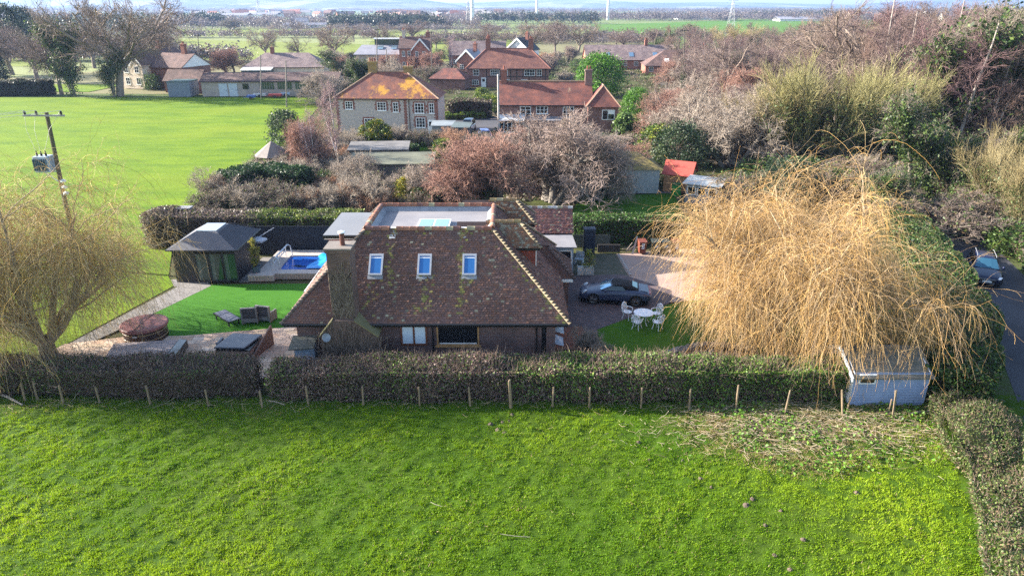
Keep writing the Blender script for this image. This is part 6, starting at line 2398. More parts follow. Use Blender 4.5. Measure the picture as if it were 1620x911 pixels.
for s_ in (-1, 1): m.add([(6.1, -.86, 8.9), (6.1 + s_ * 2.65, -.86, 5.85), (6.1 + s_ * 2.65, -.86, 5.35), (6.1, -.86, 8.3), (6.1, -.78, 8.9), (6.1 + s_ * 2.65, -.78, 5.85), (6.1 + s_ * 2.65, -.78, 5.35), (6.1, -.78, 8.3)], [(0, 1, 2, 3), (4, 5, 6, 7), (0, 1, 5, 4), (3, 2, 6, 7)])
m.build('barge_board', M_white, fg)
for u, z in ((1.2, 3.9), (2.8, 3.9), (5.1, 3.8), (7.1, 3.8), (1.2, .9), (2.8, .9)):
    add_window(h4, w, d, 'f', u, z, .85, 1.5, 2, 2) if u < 4 else add_window(fg, w, d, 'f', u, z, .85, 1.5, 2, 2)
for o in list(fg.children):
    if o.name.startswith('window'): o.location = (0, -.5, 0)
add_chimney(h4, 1.0, d / 2, 8.4, 11.0, .8, .7, proc('pale_stack', (.5, .42, .36)), 2)
add_chimney(h4, 8.0, d / 2 + .5, 7.4, 10.4, 1.1, .9, M_quoin, 2)
# 5 modern grey roofed
loc = Vector((-45.5, 213, 0))
w, d = 13.2, 9
h5 = thing('modern_house', 'modern house with large grey sloping roof, rooflights and high strip window', 'house', loc)
m = MB()
m.box(0, w, 0, d, 0, 4.2)
m.build('wall', M_concrete, h5)
m = MB()
m.slab([(-.6, -.6, 4.3), (w + .6, -.6, 4.3), (w + .6, d * .75, 6.6), (.6, d * .75, 6.6)], .16)
r = m.build('roof', T_slate, h5)
for x in (5.8, 9.8):
    m = MB()
    m.slab([(x, 3.0, 5.68), (x + 1.7, 3.0, 5.68), (x + 1.7, 5.2, 6.45), (x, 5.2, 6.45)], .06)
    m.build('rooflight', M_skyl, r)
m = MB()
m.box(4.5, w + .4, d * .76, d * .9, 6.0, 8.2)
c = m.build('clerestory', M_hallglass, h5)
m = MB()
m.box(4.2, w + .6, d * .7, d, 8.2, 8.45)
m.build('clerestory_roof', M_white, c)
for u, ww in ((3, 2), (8, 3.6), (11.5, 1.6)): add_window(h5, w, d, 'f', u, .4, ww, 2.6, 3, 1, M_alum, M_hallglass, sill=False)
# 6 village hall
loc = Vector((-63.5, 147.2, 0))
w, d = 27.5, 8
h6 = house_base('village_hall', 'long low hall with dark roof and a row of glazed bays along the meadow', 'hall', loc, RAD(3), w, d, 3.0, 4.45, 'gable', M_concrete, T_brown, .3)
m = MB()
for k in range(4):
    u = 13.2 + k * 3.6
    wv = add_window(h6, w, d, 'f', u, 1.3, 3.0, 1.55, 6, 1, M_concrete, M_hallglass, ft=.06, sill=False)
add_window(h6, w, d, 'f', 8.9, 1.4, 1.2, 1.1, 2, 2, M_black, sill=False)
M_pdoor = proc('pale_blue_door', (.45, .50, .56), (.38, .43, .48), 2)
for u in (4.3, 6.3): add_door(h6, w, d, 'f', u, 1.7, 2.55, M_pdoor, False)
gsx = thing('lockup_garage', 'blue-grey flat roofed lock-up at the end of the long hall', 'garage', Vector((-70.2, 146.6, 0)), RAD(3))
m = MB()
m.box(0, 4.4, 0, 5, 0, 2.9)
m.build('wall', proc('blue_grey_sheet', (.17, .20, .25), (.13, .155, .2), 1.2), gsx)
m = MB()
m.box(-.1, 4.5, -.1, 5.1, 2.9, 3.05)
m.build('roof', proc('teal_edge', (.05, .10, .10)), gsx)
for i, (px, py, c, l_, lab) in enumerate(((398, 157, (.06, .12, .35), 1.6, 'small blue trailer by the hall wall'), (412, 154, (.5, .5, .52), 2.6, 'long silver equipment frame by the hall wall'), (436, 155, (.35, .05, .05), 2.6, 'red farm implement by the hall wall'), (453, 152, (.45, .55, .7), 1.8, 'pale blue container by the hall wall'))):
    b_ = thing('trailer', lab, 'trailer', P(px, py))
    m = MB()
    m.box(-l_ / 2, l_ / 2, -.5, .5, .3, .75)
    m.tube([(-l_ / 2, 0, .35), (-l_ / 2 - .8, 0, .3)], .05, 5)
    m.build('bed', proc('trailer_paint' + str(i), c), b_)
    for s_ in (-1, 1):
        m = MB()
        m.cyl((0, s_ * .55, .28), (0, s_ * .65, .28), .28, n=12)
        m.build('wheel', M_black, b_)
# 7 left red and cream house among trees
loc = Vector((-87.8, 163, 0))
w, d = 6.0, 14
h7 = house_base('gabled_house', 'cream and red brick house with twin gables behind the tall bare trees', 'house', loc, RAD(-18), w, d, 5.2, 8.2, 'gabley', M_cream, T_brown, .3, caps=None)
for s_ in (0, 1):
    m = MB()
    for sg in (-1, 1): m.add([(1.5 + s_ * 3, -.34, 8.0 - .7), (1.5 + s_ * 3 + sg * 1.7, -.34, 5.2), (1.5 + s_ * 3 + sg * 1.7, -.34, 4.75), (1.5 + s_ * 3, -.34, 6.7)], [(0, 1, 2, 3)])
    m.build('barge_board', M_white, h7)
    for z in (.9, 3.4): add_window(h7, w, d, 'f', 1.5 + s_ * 3, z, 1.2, 1.5, 2, 2)
m = MB()
m.slab([(w - .2, 2, 4.6), (w + 9, 2, 4.6), (w + 9, 7, 7.4), (w - .2, 7, 7.4)], .15)
m.slab([(w - .2, 7, 7.4), (w + 9, 7, 7.4), (w + 9, 12, 4.6), (w - .2, 12, 4.6)], .15)
m.build('side_roof', T_brown, h7)
m = MB()
m.box(w + .003, w + 8.6, 2.4, 11.6, 0, 4.7)
m.build('side_wall', M_redbrick2, h7)
m = MB()
m.add([(w + 8.8, 2.2, 4.6), (w + 8.8, 11.8, 4.6), (w + 8.8, 7, 7.3), (w + 8.6, 2.2, 4.6), (w + 8.6, 11.8, 4.6), (w + 8.6, 7, 7.3)], [(0, 1, 2), (5, 4, 3), (0, 2, 5, 3), (1, 4, 5, 2)])
m.build('side_gable', M_white, h7)
for x, y in ((3, 9), (w + 6, 7)): add_chimney(h7, x, y, 7, 9.4, 1, .8, M_quoin, 2)
h7b = house_base('outbuilding', 'low brown roofed outbuilding between the gabled house and the hall', 'outbuilding', Vector((-74.5, 154.5, 0)), RAD(-8), 8, 5, 2.4, 4.6, 'gable', M_redbrick2, T_brown, .25)
# 8 roofs behind the hall
h8 = house_base('bungalow', 'wide bungalow with pinkish brown roof behind the long hall', 'bungalow', Vector((-69, 187, 0)), RAD(2), 20.5, 9, 2.7, 6.0, 'hip', M_cream, T_pink, .4, 5)
add_chimney(h8, 6.5, 4.5, 5, 7.4, .9, .8, M_quoin, 1)
m = MB()
m.box(.2, 7.5, -3, -.05, 0, 2.2)
cv_ = m.build('conservatory', M_hallglass, h8)
m = MB()
m.slab([(0, -3.2, 2.25), (7.7, -3.2, 2.25), (7.7, -.05, 2.8), (0, -.05, 2.8)], .1)
m.build('conservatory_roof', M_white, cv_)
m = MB()
m.box(20.6, 21.0, 4, 4.4, 2.9, 6.6)
# 9 assorted houses further back: (x, y, rz, w, d, ez, rz, kind, wall, roof, label)
FAR = [
    (-19, 224, 2, 17, 8, 3.4, 7.4, 'gable', M_redwall, T_pink, 'long house with pinkish grey roof right of the tall red brick house'),
    (-15.5, 205, -20, 6, 7, 3.0, 6.2, 'gabley', M_redwall, T_slate, 'small red brick house with white edged front gable and dark roof'),
    (-2, 232, -25, 8, 8, 4.5, 8.2, 'gabley', M_white, proc('black_slates', (.03, .03, .035)), 'white gabled house with black roof behind the timber framed house'),
    (22, 215, 1, 26, 10, 2.6, 6.6, 'gable', M_redwall, T_pink, 'long low house with pale roof left of the bright green tree'),
    (36, 196, -4, 23, 11, 2.4, 6.2, 'hip', M_redwall, T_brown, 'long brown roofed house with three white rooflights'),
    (41, 178, -12, 6.5, 6, 2.0, 5.2, 'gabley', M_redwall, T_brown, 'small red brick gable below the long brown roof'),
    (83, 150, -6, 16, 8, 3.2, 6.4, 'gable', M_cream, T_pink, 'house with long pale pink roof among the bare purple trees'),
    (101, 148, -20, 7, 8, 4.2, 7.4, 'gabley', M_redwall, T_brown, 'house with chimney half hidden among the bare purple trees'),
    (64, 128, -10, 9, 7, 2.4, 5.0, 'hip', M_redbrick2, T_brown, 'low brown roofed house showing through bare pink branches'),
    (148, 196, -10, 24, 12, 3.2, 6.6, 'gable', M_redwall, T_slate, 'long grey roofed building at the right edge with roof windows'),
    (128, 160, -14, 14, 9, 4, 8.2, 'gable', M_redwall, tilemat('orange_red_tiles', (.38, .10, .05), (.30, .08, .045), (.42, .13, .06)), 'orange red roofed house at the right edge beyond the birches'),
]
for (x, y, rz, w, d, ez, rr_, kind, wm, rm, lab) in FAR:
    h = house_base('house', lab, 'house', Vector((x, y, 0)), RAD(rz), w, d, ez, rr_, kind, wm, rm, .35)
    for k in range(int(w / 3)):
        add_window(h, w, d, 'f', 1.5 + k * (w - 3) / max(1, int(w / 3) - 1), .9, 1.2, 1.2, 2, 2, sill=False)
        if ez > 4: add_window(h, w, d, 'f', 1.5 + k * (w - 3) / max(1, int(w / 3) - 1), ez - 1.4, 1.1, 1.1, 2, 2, sill=False)
    add_chimney(h, w * .7, d / 2, rr_ - .8, rr_ + 1.4, .9, .8, M_quoin, 2)
    if kind == 'gabley':
        m = MB()
        for sg in (-1, 1): m.add([(w / 2, -.4, rr_ + .05), (w / 2 + sg * (w / 2 + .4), -.4, ez), (w / 2 + sg * (w / 2 + .4), -.4, ez - .5), (w / 2, -.4, rr_ - .6), (w / 2, -.352, rr_ + .05), (w / 2 + sg * (w / 2 + .4), -.352, ez), (w / 2 + sg * (w / 2 + .4), -.352, ez - .5), (w / 2, -.352, rr_ - .6)], [(0, 1, 2, 3), (4, 5, 6, 7), (0, 1, 5, 4), (3, 2, 6, 7)])
        m.build('barge_board', M_white, h)
    if 'rooflights' in lab or 'roof windows' in lab or 'left of the bright' in lab:
        rf_ = [c for c in h.children if c.name.startswith('roof')][0]
        k_ = (rr_ - ez) / (d / 2 + .35)
        for k in range(3):
            x0_ = w * (.22 + .27 * k)
            m = MB()
            m.slab([(x0_, .8, ez + k_ * 1.15 + .1), (x0_ + 1.3, .8, ez + k_ * 1.15 + .1), (x0_ + 1.3, 2.2, ez + k_ * 2.55 + .1), (x0_, 2.2, ez + k_ * 2.55 + .1)], .08)
            m.build('rooflight', M_white if 'white' in lab else M_skyl, rf_)
# sheds by the village lane and in the cottage gardens
for i, (px, py, rz, w, d, ez, c1, c2, lab) in enumerate(((701, 221, 0, 2.9, 2.0, 1.9, (.25, .25, .26), (.24, .27, .29), 'grey garden shed with pale flat roof below the flint cottage'), (729, 224, -8, 2.2, 2.0, 1.9, (.10, .09, .085), (.11, .14, .14), 'dark garden shed with green-grey roof beside the grey shed'),
                                                         (620, 293, 3, 8.5, 4.0, 2.2, (.16, .14, .13), (.15, .15, .10), 'wide low garden building with mossy flat roof'), (600, 266, 4, 6.5, 3.0, 2.1, (.2, .18, .17), (.19, .175, .165), 'grey flat roofed garden shed behind the mossy roofed one'))):
    p = P(px, py)
    s = thing('garden_shed', lab, 'shed', p, RAD(rz))
    m = MB()
    m.box(-w / 2, w / 2, 0, d, 0, ez)
    m.build('wall', proc('shed_boards' + str(i), c1), s)
    m = MB()
    m.slab([(-w / 2 - .2, -.2, ez + .02), (w / 2 + .2, -.2, ez + .02), (w / 2 + .2, d + .2, ez + .4), (-w / 2 - .2, d + .2, ez + .4)], .1)
    m.build('roof', proc('shed_roof' + str(i), c2, tuple(x * .6 for x in c2), .6), s)
p = P(435, 272)
gz = thing('gazebo', 'small timber gazebo with grey pyramid roof at the corner of the meadow', 'gazebo', p)
m = MB()
m.lathe([(2.0, 1.9), (.05, 3.4)], 8)
m.build('roof', proc('grey_shingle', (.19, .16, .145), (.14, .12, .11)), gz)
for k in range(8):
    a = k * math.pi / 4 + .39
    m = MB()
    m.tube([(1.7 * math.cos(a), 1.7 * math.sin(a), 0), (1.7 * math.cos(a), 1.7 * math.sin(a), 1.95)], .06, 5)
    m.build('post', proc('gazebo_post' + str(k), (.2, .15, .11)), gz)
for (px, py, lab) in ((262, 336, 'grey garden lamp box standing left of the charcoal summerhouse'),): pass
# bird table like posts behind the summerhouse
for i, (px, py) in enumerate(((258, 352), (278, 342), (291, 338))):
    p = at_y(px, py - 10, 52)
    b = thing('beehive_stand', ('leftmost grey topped wooden post stand behind the summerhouse', 'middle grey topped wooden post stand behind the summerhouse', 'rightmost grey topped wooden post stand behind the summerhouse')[i], 'post stand', (p.x, 52, 0))
    m = MB()
    m.box(-.12, .12, -.12, .12, 0, p.z - .1)
    m.build('post', proc('tan_post' + str(i), (.33, .24, .12)), b)
    m = MB()
    m.box(-.55, .55, -.4, .4, p.z - .1, p.z + .02)
    m.build('top', proc('grey_top' + str(i), (.24, .24, .26)), b)
# poles in the village
for i, (px, py0, py1, Y, lab, kind) in enumerate(((311, 98, 55, 180, 'dark wooden pole right of the gabled house', 0), (413, 155, 87, 144, 'grey wooden pole standing at the right end of the hall', 1), (453, 165, 96, 131, 'thin leaning pole just right of the hall end pole', 1), (594.5, 112, 45, 172, 'tall dark pole left of the modern house', 0), (683, 112, 50, 196, 'dark pole at the right edge of the tall red brick house', 0), (612, 118, 78, 150, 'short pale pole below the modern house', 1), (1084, 112, 46, 150, 'dark pole with ivy climbing its lower half', 2), (789, 212, 118, 101, 'pale pole at the left end of the brick cottage', 3))):
    p, q = at_y(px, py0, Y), at_y(px + (2 if i in (0, 3) else -1), py1, Y)
    b = thing('wooden_pole', lab, 'pole', (p.x, Y, 0))
    m = MB()
    m.tube([(0, 0, 0), (q.x - p.x, 0, q.z)], [.13, .09] if kind != 3 else [.16, .14], 7)
    m.build('shaft', proc('pole_shaft' + str(i), (.10, .085, .075) if kind in (0, 2) else ((.42, .39, .37) if kind == 3 else (.20, .175, .155))), b)
    if kind in (0, 2):
        m = MB()
        m.box(q.x - p.x - .8, q.x - p.x + .8, -.06, .06, q.z - .35, q.z - .22)
        m.build('crossarm', M_timber, b)
    if kind == 2:
        vb = VB()
        r2 = np.random.default_rng(2)
        n = 900
        zz = r2.uniform(0, q.z * .55, n)
        an = r2.uniform(0, 6.28, n)
        rd_ = .45 + r2.normal(0, .12, n)
        vb.leaves(r2, np.stack([rd_ * np.cos(an) + zz / q.z * (q.x - p.x), rd_ * np.sin(an), zz], 1), .13, (.035, .06, .018))
        vb.build('ivy', MAT['leaf'], b)


# ================================================================== hedges
BR = [(.19, .13, .105), (.13, .092, .078), (.26, .19, .155), (.18, .11, .105)]
GR = [(.07, .14, .025), (.045, .09, .02), (.12, .19, .04)]


def front_cols(rng, c):
    x = c[:, 0]
    g = np.clip(.24 + .16 * np.sin(x * .9) + .12 * np.sin(x * 2.3 + 1) + .06 * (c[:, 2] - .9), .08, .6)
    g = np.clip(g + np.clip((x + 2) / 6, 0, 1) * .5 + np.clip((x - 8.2 + .5 * np.sin(c[:, 2] * 4)) / .9, 0, 1) * .6, 0, .98)
    g = g * np.clip(.55 + c[:, 2] / 1.6, 0, 1)
    red = np.array([(.22, .10, .085), (.28, .175, .145), (.16, .09, .075), (.32, .24, .20)])
    b = np.where((rng.uniform(0, 1, len(x)) < np.clip(.25 + .06 * x, .05, .7))[:, None], red[rng.integers(0, 4, len(x))], np.array(BR)[rng.integers(0, 4, len(x))])
    gg = np.array([(.12, .22, .032), (.09, .175, .028), (.21, .29, .05), (.065, .13, .028)])[rng.integers(0, 4, len(x))]
    return np.where((rng.uniform(0, 1, len(x)) < g)[:, None], gg, b)


def left_cols(rng, c):
    x = c[:, 0]
    g = np.clip(.12 + .55 * np.exp(-((x + 21.5) / 2.2) ** 2) + .35 * np.exp(-((x + 14.6) / 1.4) ** 2) * (c[:, 2] > 1.2) + .5 * np.exp(-((x + 26.5) / 1.6) ** 2), 0, .85)
    b = np.array(BR)[rng.integers(0, 4, len(x))] * .62
    return np.where((rng.uniform(0, 1, len(x)) < g)[:, None], np.array(GR)[rng.integers(0, 3, len(x))] * .8, b)


hedge('hedge', 'dark twiggy hedge between the left lawn and the near field', [(-29, 29.6), (-24, 29.2), (-18, 29.0), (-11.95, 28.9)], 1.7, [1.4, 1.5, 1.6, 1.65], left_cols, .055, 170, 55, 3, twl=.4)
hedge('hedge', 'long brown and green hedge in front of the brick house', [(-11.25, 28.85), (-6, 28.9), (2, 28.8), (9, 28.75), (15.35, 28.7)], 1.8, [1.5, 1.62, 1.68, 1.75, 1.75], front_cols, .058, 300, 60, 4, twl=.45, lump=.2)
hedge('hedge', 'tall dark green hedge between the right willow and the lane', [(19.9, 27.4), (21.5, 30), (23.6, 33.5), (26.2, 39), (28.9, 46), (31.2, 54), (33, 66)], [2.9, 3.4, 3.4, 3.0, 2.8, 2.6, 2.6], [1.9, 2.2, 2.3, 2.2, 2.0, 2.2, 2.4], pal([(.035, .075, .018), (.05, .10, .02), (.10, .13, .03), (.15, .125, .06), (.02, .045, .014)], [4, 4, 2, 1, 3]), .085, 190, 8, 5, lump=.22)
hedge('hedge', 'flat topped flailed hedge with brown and green top beside the near field', [(20.3, 26.9), (18.8, 22.3), (16.4, 16.5), (14.0, 11.0)], 2.7, [1.05, .9, .8, .7], pal([(.09, .12, .03), (.05, .085, .025), (.19, .135, .075), (.14, .095, .055), (.25, .19, .115), (.14, .19, .05)], [5, 4, 1.8, 1.6, .9, 5]), .048, 420, 45, 6, lump=.25, twl=.3, round_=.3, core_in=.62, stem=(.045, .05, .02))


def back_cols(rng, c):
    g = np.clip((c[:, 0] + 20.5) / 2, 0.06, .96)
    return np.where((rng.uniform(0, 1, len(c)) < g)[:, None], np.array([(.10, .145, .022), (.05, .085, .02), (.15, .18, .03)])[rng.integers(0, 3, len(c))], np.array([(.13, .10, .085), (.09, .07, .06), (.17, .13, .11)])[rng.integers(0, 3, len(c))])


hedge('hedge', 'clipped hedge behind the black pool fence, brown at one end and green at the other', [(-27.8, 51.2), (-20, 51.2), (-11.5, 51.0)], 2.4, 2.65, back_cols, .09, 130, 12, 7)
hedge('hedge', 'dark clipped hedge behind the wheelie bins', [(4.7, 52.1), (9, 52.0), (14.5, 51.7)], 1.9, [2.0, 2.1, 2.0], pal([(.03, .075, .015), (.045, .10, .018), (.07, .14, .02), (.10, .07, .04)], [3, 4, 3, .6]), .085, 170, 6, 8)
hedge('hedge', 'dark laurel hedge below the gazebo', [PXY(360, 318), PXY(420, 306), PXY(486, 312)], 3.2, [2.7, 3.0, 2.6], pal([(.018, .045, .016), (.03, .06, .02), (.05, .09, .03)], [3, 3, 1]), .13, 80, 3, 9)
hedge('hedge', 'clipped green hedge with brown top left of the bare apple trees', [PXY(655, 331), PXY(720, 328), PXY(790, 331)], 2.0, 1.9, pal([(.06, .10, .02), (.04, .07, .02), (.20, .11, .05), (.13, .085, .05)], [3, 3, 2, 2]), .11, 90, 8, 10)
hedge('hedge', 'low dark hedge along the small lawn below the flint cottage', [PXY(566, 252), PXY(610, 250), PXY(662, 248)], 1.6, 1.5, pal([(.025, .055, .015), (.04, .075, .02)], [1, 1]), .15, 60, 3, 11)
hedge('hedge', 'brown hedge bank below the timber framed house', [PXY(708, 186), PXY(740, 185), PXY(776, 185)], 3.5, [2.6, 3.0, 2.6], pal([(.14, .10, .08), (.10, .08, .05), (.07, .09, .03)], [3, 2, 2]), .2, 40, 6, 12)
hedge('hedge', 'bright low hedge along the village lane', [PXY(703, 189), PXY(768, 187)], 1.5, .9, pal([(.14, .20, .02), (.10, .15, .02)], [1, 1]), .18, 40, 2, 13)
hedge('hedge', 'dark hedge along the far left edge of the meadow', [(-128, 150), (-104, 149.5), (-96, 150)], 3.2, 3.0, pal([(.05, .05, .04), (.03, .045, .02), (.07, .06, .045)], [2, 2, 2]), .24, 28, 5, 14)
hedge('hedge', 'ivy covered bank on the far side of the lane', [(27.5, 27), (33.2, 36), (37.2, 45), (40.4, 54), (42.5, 63), (44, 78)], [3, 3.2, 3.2, 3.6, 4, 4], [1.2, 1.3, 1.5, 1.9, 2.4, 2.6], pal([(.06, .12, .025), (.04, .08, .02), (.10, .15, .03), (.13, .10, .06), (.08, .065, .045)], [3, 3, 2, 2, 2]), .11, 110, 12, 15, lump=.3)
hedge('hedge', 'dark hedge between the two bare orchards right of the red roofed playhouse', [(22, 63), (27, 64), (33, 68)], 2.5, 2.4, pal([(.03, .06, .018), (.05, .08, .025), (.10, .075, .05)], [3, 3, 2]), .12, 80, 8, 16)

# ================================================================== trees
BK = (.19, .16, .135)


def T_oak(seed, col=(.19, .15, .125), tw=(.18, .135, .12), up=.05, dens=9):
    def f(o):
        branchy(o, seed, dict(n=1, L=4.2, r=.36, lean=.05, K=6, wob=.05, end=.75), [
            dict(n=9, t0=.45, t1=1, ang=46, sd=13, L=5.2, K=6, wob=.14, trop=.07, rr=.55, trunk=True, S=5, tl=0),
            dict(n=7, t0=.2, t1=1, ang=44, L=2.9, K=4, wob=.2, trop=.05, rr=.5, S=4, col=col),
            dict(n=7, t0=.15, t1=1, ang=45, L=1.5, K=4, wob=.22, trop=.06, rr=.5, rmin=.016, col=tw),
            dict(n=dens, t0=.1, t1=1, ang=40, L=.85, K=3, wob=.25, trop=.06, rr=.5, rmin=.011, rmax=.013, col=tw)], bark=col)
    return f


def T_birch(seed, col=(.30, .26, .235), tw=(.175, .112, .11)):
    def f(o):
        branchy(o, seed, dict(n=2, L=10.5, r=.15, lean=.14, K=9, wob=.04, end=.2, trop=.05, spread=.5), [
            dict(n=24, t0=.22, t1=.98, ang=42, sd=10, L=3.3, K=5, wob=.12, trop=.10, rr=.5, rmin=.02, S=4, tl=.6, col=tw),
            dict(n=7, t0=.15, t1=1, ang=38, L=1.5, K=4, wob=.2, trop=.06, rr=.55, rmin=.014, col=tw),
            dict(n=9, t0=.1, t1=1, ang=36, L=.85, K=3, wob=.22, trop=.02, rr=.6, rmin=.011, rmax=.012, col=tw)], bark=col)
    return f


def T_bush(seed, tw, n=16, L=2.0, dens=8, bark=BK, lean=.9, leafy=None):
    def f(o):
        branchy(o, seed, dict(n=n, L=L, r=.045, lean=lean, K=5, wob=.16, spread=.5, end=.4), [
            dict(n=8, t0=.15, t1=1, ang=38, L=L * .5, K=4, wob=.2, trop=.05, rr=.6, rmin=.014, col=tw),
            dict(n=8, t0=.1, t1=1, ang=40, L=L * .28, K=3, wob=.25, trop=.05, rr=.6, rmin=.01, col=tw),
            dict(n=dens // 2, t0=.1, t1=1, ang=42, L=L * .17, K=3, wob=.25, trop=.04, rr=.7, rmin=.009, rmax=.01, col=tw)], bark=bark, leafy=leafy)
    return f


def T_apple(seed, tw, bark=(.17, .15, .13), leafy=None):
    def f(o):
        branchy(o, seed, dict(n=4, L=2.6, r=.17, lean=.75, K=5, wob=.14, spread=.6, end=.6), [
            dict(n=7, t0=.3, t1=1, ang=48, L=2.8, K=5, wob=.2, trop=.05, rr=.55, trunk=True, S=5),
            dict(n=8, t0=.15, t1=1, ang=48, L=1.6, K=4, wob=.24, trop=.06, rr=.5, rmin=.018, S=3, col=bark),
            dict(n=9, t0=.1, t1=1, ang=48, L=.85, K=4, wob=.28, trop=.06, rr=.55, rmin=.012, col=tw),
            dict(n=6, t0=.1, t1=1, ang=45, L=.42, K=3, wob=.3, trop=.04, rr=.6, rmin=.010, rmax=.011, col=tw)], bark=bark, leafy=leafy)
    return f


def T_osier(seed, tw=(.33, .30, .13)):
    def f(o):
        branchy(o, seed, dict(n=26, L=5.4, r=.09, lean=.62, K=7, wob=.08, spread=1.2, end=.3, trop=.05), [
            dict(n=14, t0=.25, t1=1, ang=26, L=2.6, K=5, wob=.12, trop=.08, rr=.5, rmin=.016, col=(.17, .155, .08)),
            dict(n=14, t0=.1, t1=1, ang=28, L=1.3, K=4, wob=.14, trop=.06, rr=.55, rmin=.012, col=tw)], bark=(.16, .14, .09),
            leafy=dict(n=5000, size=.10, cols=[(.05, .08, .02), (.08, .11, .03)], spread=.3, lv=[0, 1], zmax=4.5))
    return f


def T_ivy(seed, nleaf=7000, cols=((.03, .06, .016), (.05, .085, .02), (.09, .13, .03))):
    def f(o):
        branchy(o, seed, dict(n=2, L=7.5, r=.2, lean=.16, K=8, wob=.07, end=.4, spread=.4), [
            dict(n=12, t0=.3, t1=1, ang=46, L=2.8, K=5, wob=.16, trop=.06, rr=.5, trunk=True, S=4),
            dict(n=8, t0=.2, t1=1, ang=42, L=1.4, K=4, wob=.2, trop=.05, rr=.5, rmin=.015, col=(.30, .26, .2)),
            dict(n=9, t0=.1, t1=1, ang=40, L=.8, K=3, wob=.22, trop=.04, rr=.5, rmin=.011, col=(.30, .25, .2))], bark=(.16, .14, .11),
            leafy=dict(n=nleaf, size=.12, cols=cols, spread=.38, lv=[0, 1]))
    return f


def T_ever(seed, h, r, shape, cols, ncl=220, per=26, leaf=.13, clr=.3):
    def f(o): clumpy(o, seed, h, r, shape, ncl, per, leaf, cols, clr)
    return f


KIND = {
    'oak': (T_oak(1), 11.0), 'oak2': (T_oak(2, (.22, .175, .145), (.20, .15, .12)), 11.0), 'oak3': (T_oak(3, (.18, .145, .13), (.175, .125, .115)), 11.0),
    'birch': (T_birch(4), 12.5), 'birch2': (T_birch(5, (.28, .24, .21), (.205, .14, .115)), 12.5), 'birch3': (T_birch(6, (.24, .20, .19), (.17, .125, .115)), 12.5),
    'silver': (T_birch(7, (.55, .50, .47), (.30, .21, .21)), 12.5),
    'bush': (T_bush(8, (.30, .25, .20)), 3.2), 'bush2': (T_bush(9, (.36, .215, .14)), 3.2), 'bush3': (T_bush(10, (.25, .195, .16), leafy=dict(n=1500, size=.07, cols=[(.06, .10, .025), (.10, .12, .03), (.13, .09, .05)], spread=.15, lv=[1, 2])), 3.2),
    'greenbush': (T_ever(11, 2.2, 1.5, 'round', [(.05, .10, .02), (.09, .14, .025), (.03, .06, .015)], 90, 22, .10), 2.2),
    'apple': (T_apple(12, (.27, .205, .175)), 6.0), 'apple2': (T_apple(13, (.31, .18, .14)), 6.0), 'apple3': (T_apple(14, (.31, .255, .21), (.30, .26, .22)), 6.0),
    'osier': (T_osier(15), 8.5), 'osier2': (T_osier(16, (.38, .31, .16)), 8.5),
    'ivy': (T_ivy(17), 10.5), 'ivy2': (T_ivy(18, 9000), 10.5),
    'pine': (T_ever(19, 12, 4.2, 'round', [(.02, .04, .018), (.03, .05, .02), (.045, .065, .03)], 220, 26, .26, .55), 12), 'spruce': (T_ever(20, 12, 3.6, 'cone', [(.018, .035, .016), (.028, .045, .018)], 220, 24, .24, .4), 12),
    'holm': (T_ever(21, 6, 2.3, 'round', [(.03, .055, .022), (.05, .08, .035), (.075, .10, .05), (.02, .04, .016)], 240, 26, .12, .3), 6),
    'bright': (T_ever(22, 7, 4.6, 'round', [(.09, .22, .018), (.06, .16, .015), (.12, .26, .02), (.04, .10, .012)], 340, 30, .17, .45), 7),
    'golden': (T_ever(23, 3, 1.3, 'cone', [(.34, .27, .02), (.24, .24, .02), (.15, .18, .02)], 130, 22, .08, .2), 3),
    'lime': (T_ever(24, 4.5, 1.9, 'column', [(.15, .22, .02), (.05, .10, .015), (.22, .25, .03), (.03, .06, .015)], 170, 24, .12, .26), 4.5),
    'topiary': (T_ever(25, 3.2, 1.55, 'column', [(.05, .09, .012), (.09, .13, .012), (.25, .22, .01), (.03, .055, .012)], 240, 26, .09, .15), 3.2),
    'tuft': (T_ever(26, 3.2, 1.5, 'round', [(.09, .16, .03), (.05, .09, .02), (.13, .20, .05)], 80, 22, .24, .3), 3.2),
}
BUILT = {}
TOPZ = {}
SHB = ('bush', 'bush2', 'bush3', 'greenbush')
RT = random.Random(42)


def place(kind, xy, h, label, group=None, wide=1.0, cat=None, name=None, rz=None):
    fn, h0 = KIND[kind]
    s = h / (TOPZ.get(kind) or h0)
    sc = (s * wide, s * wide, s)
    loc = (xy[0], xy[1], -.05)
    rz = RT.uniform(0, 6.28) if rz is None else rz
    bush = kind in ('bush', 'bush2', 'bush3', 'greenbush', 'golden', 'tuft', 'topiary', 'lime')
    nm = name or ('shrub' if bush else ('evergreen_tree' if kind in ('pine', 'spruce', 'holm', 'bright') else 'bare_tree'))
    if kind not in BUILT:
        o = thing(nm, label, cat or ('shrub' if bush else 'tree'), loc, rz, group)
        fn(o)
        zs = []
        for c in o.children:
            q = np.zeros(len(c.data.vertices) * 3, np.float32)
            c.data.vertices.foreach_get('co', q)
            zs.append(q[2::3])
        zs = np.concatenate(zs)
        TOPZ[kind] = float(np.percentile(zs, 99.6))
        s = h / TOPZ[kind]
        o.scale = (s * wide, s * wide, s)
        BUILT[kind] = o
    else:
        o = dup(BUILT[kind], loc, rz, sc)
        o.name = nm
        for k in ('group',):
            if k in o: del o[k]
        tag(o, label, cat or ('shrub' if bush else 'tree'), group)
    return o


def ppx(kind, px, yb, yt, label, group=None, wide=1.0, **kw):
    p = P(px, yb)
    h = at_y(px, yt, p.y).z
    return place(kind, (p.x, p.y), max(h, .4), label, group, wide, **kw)


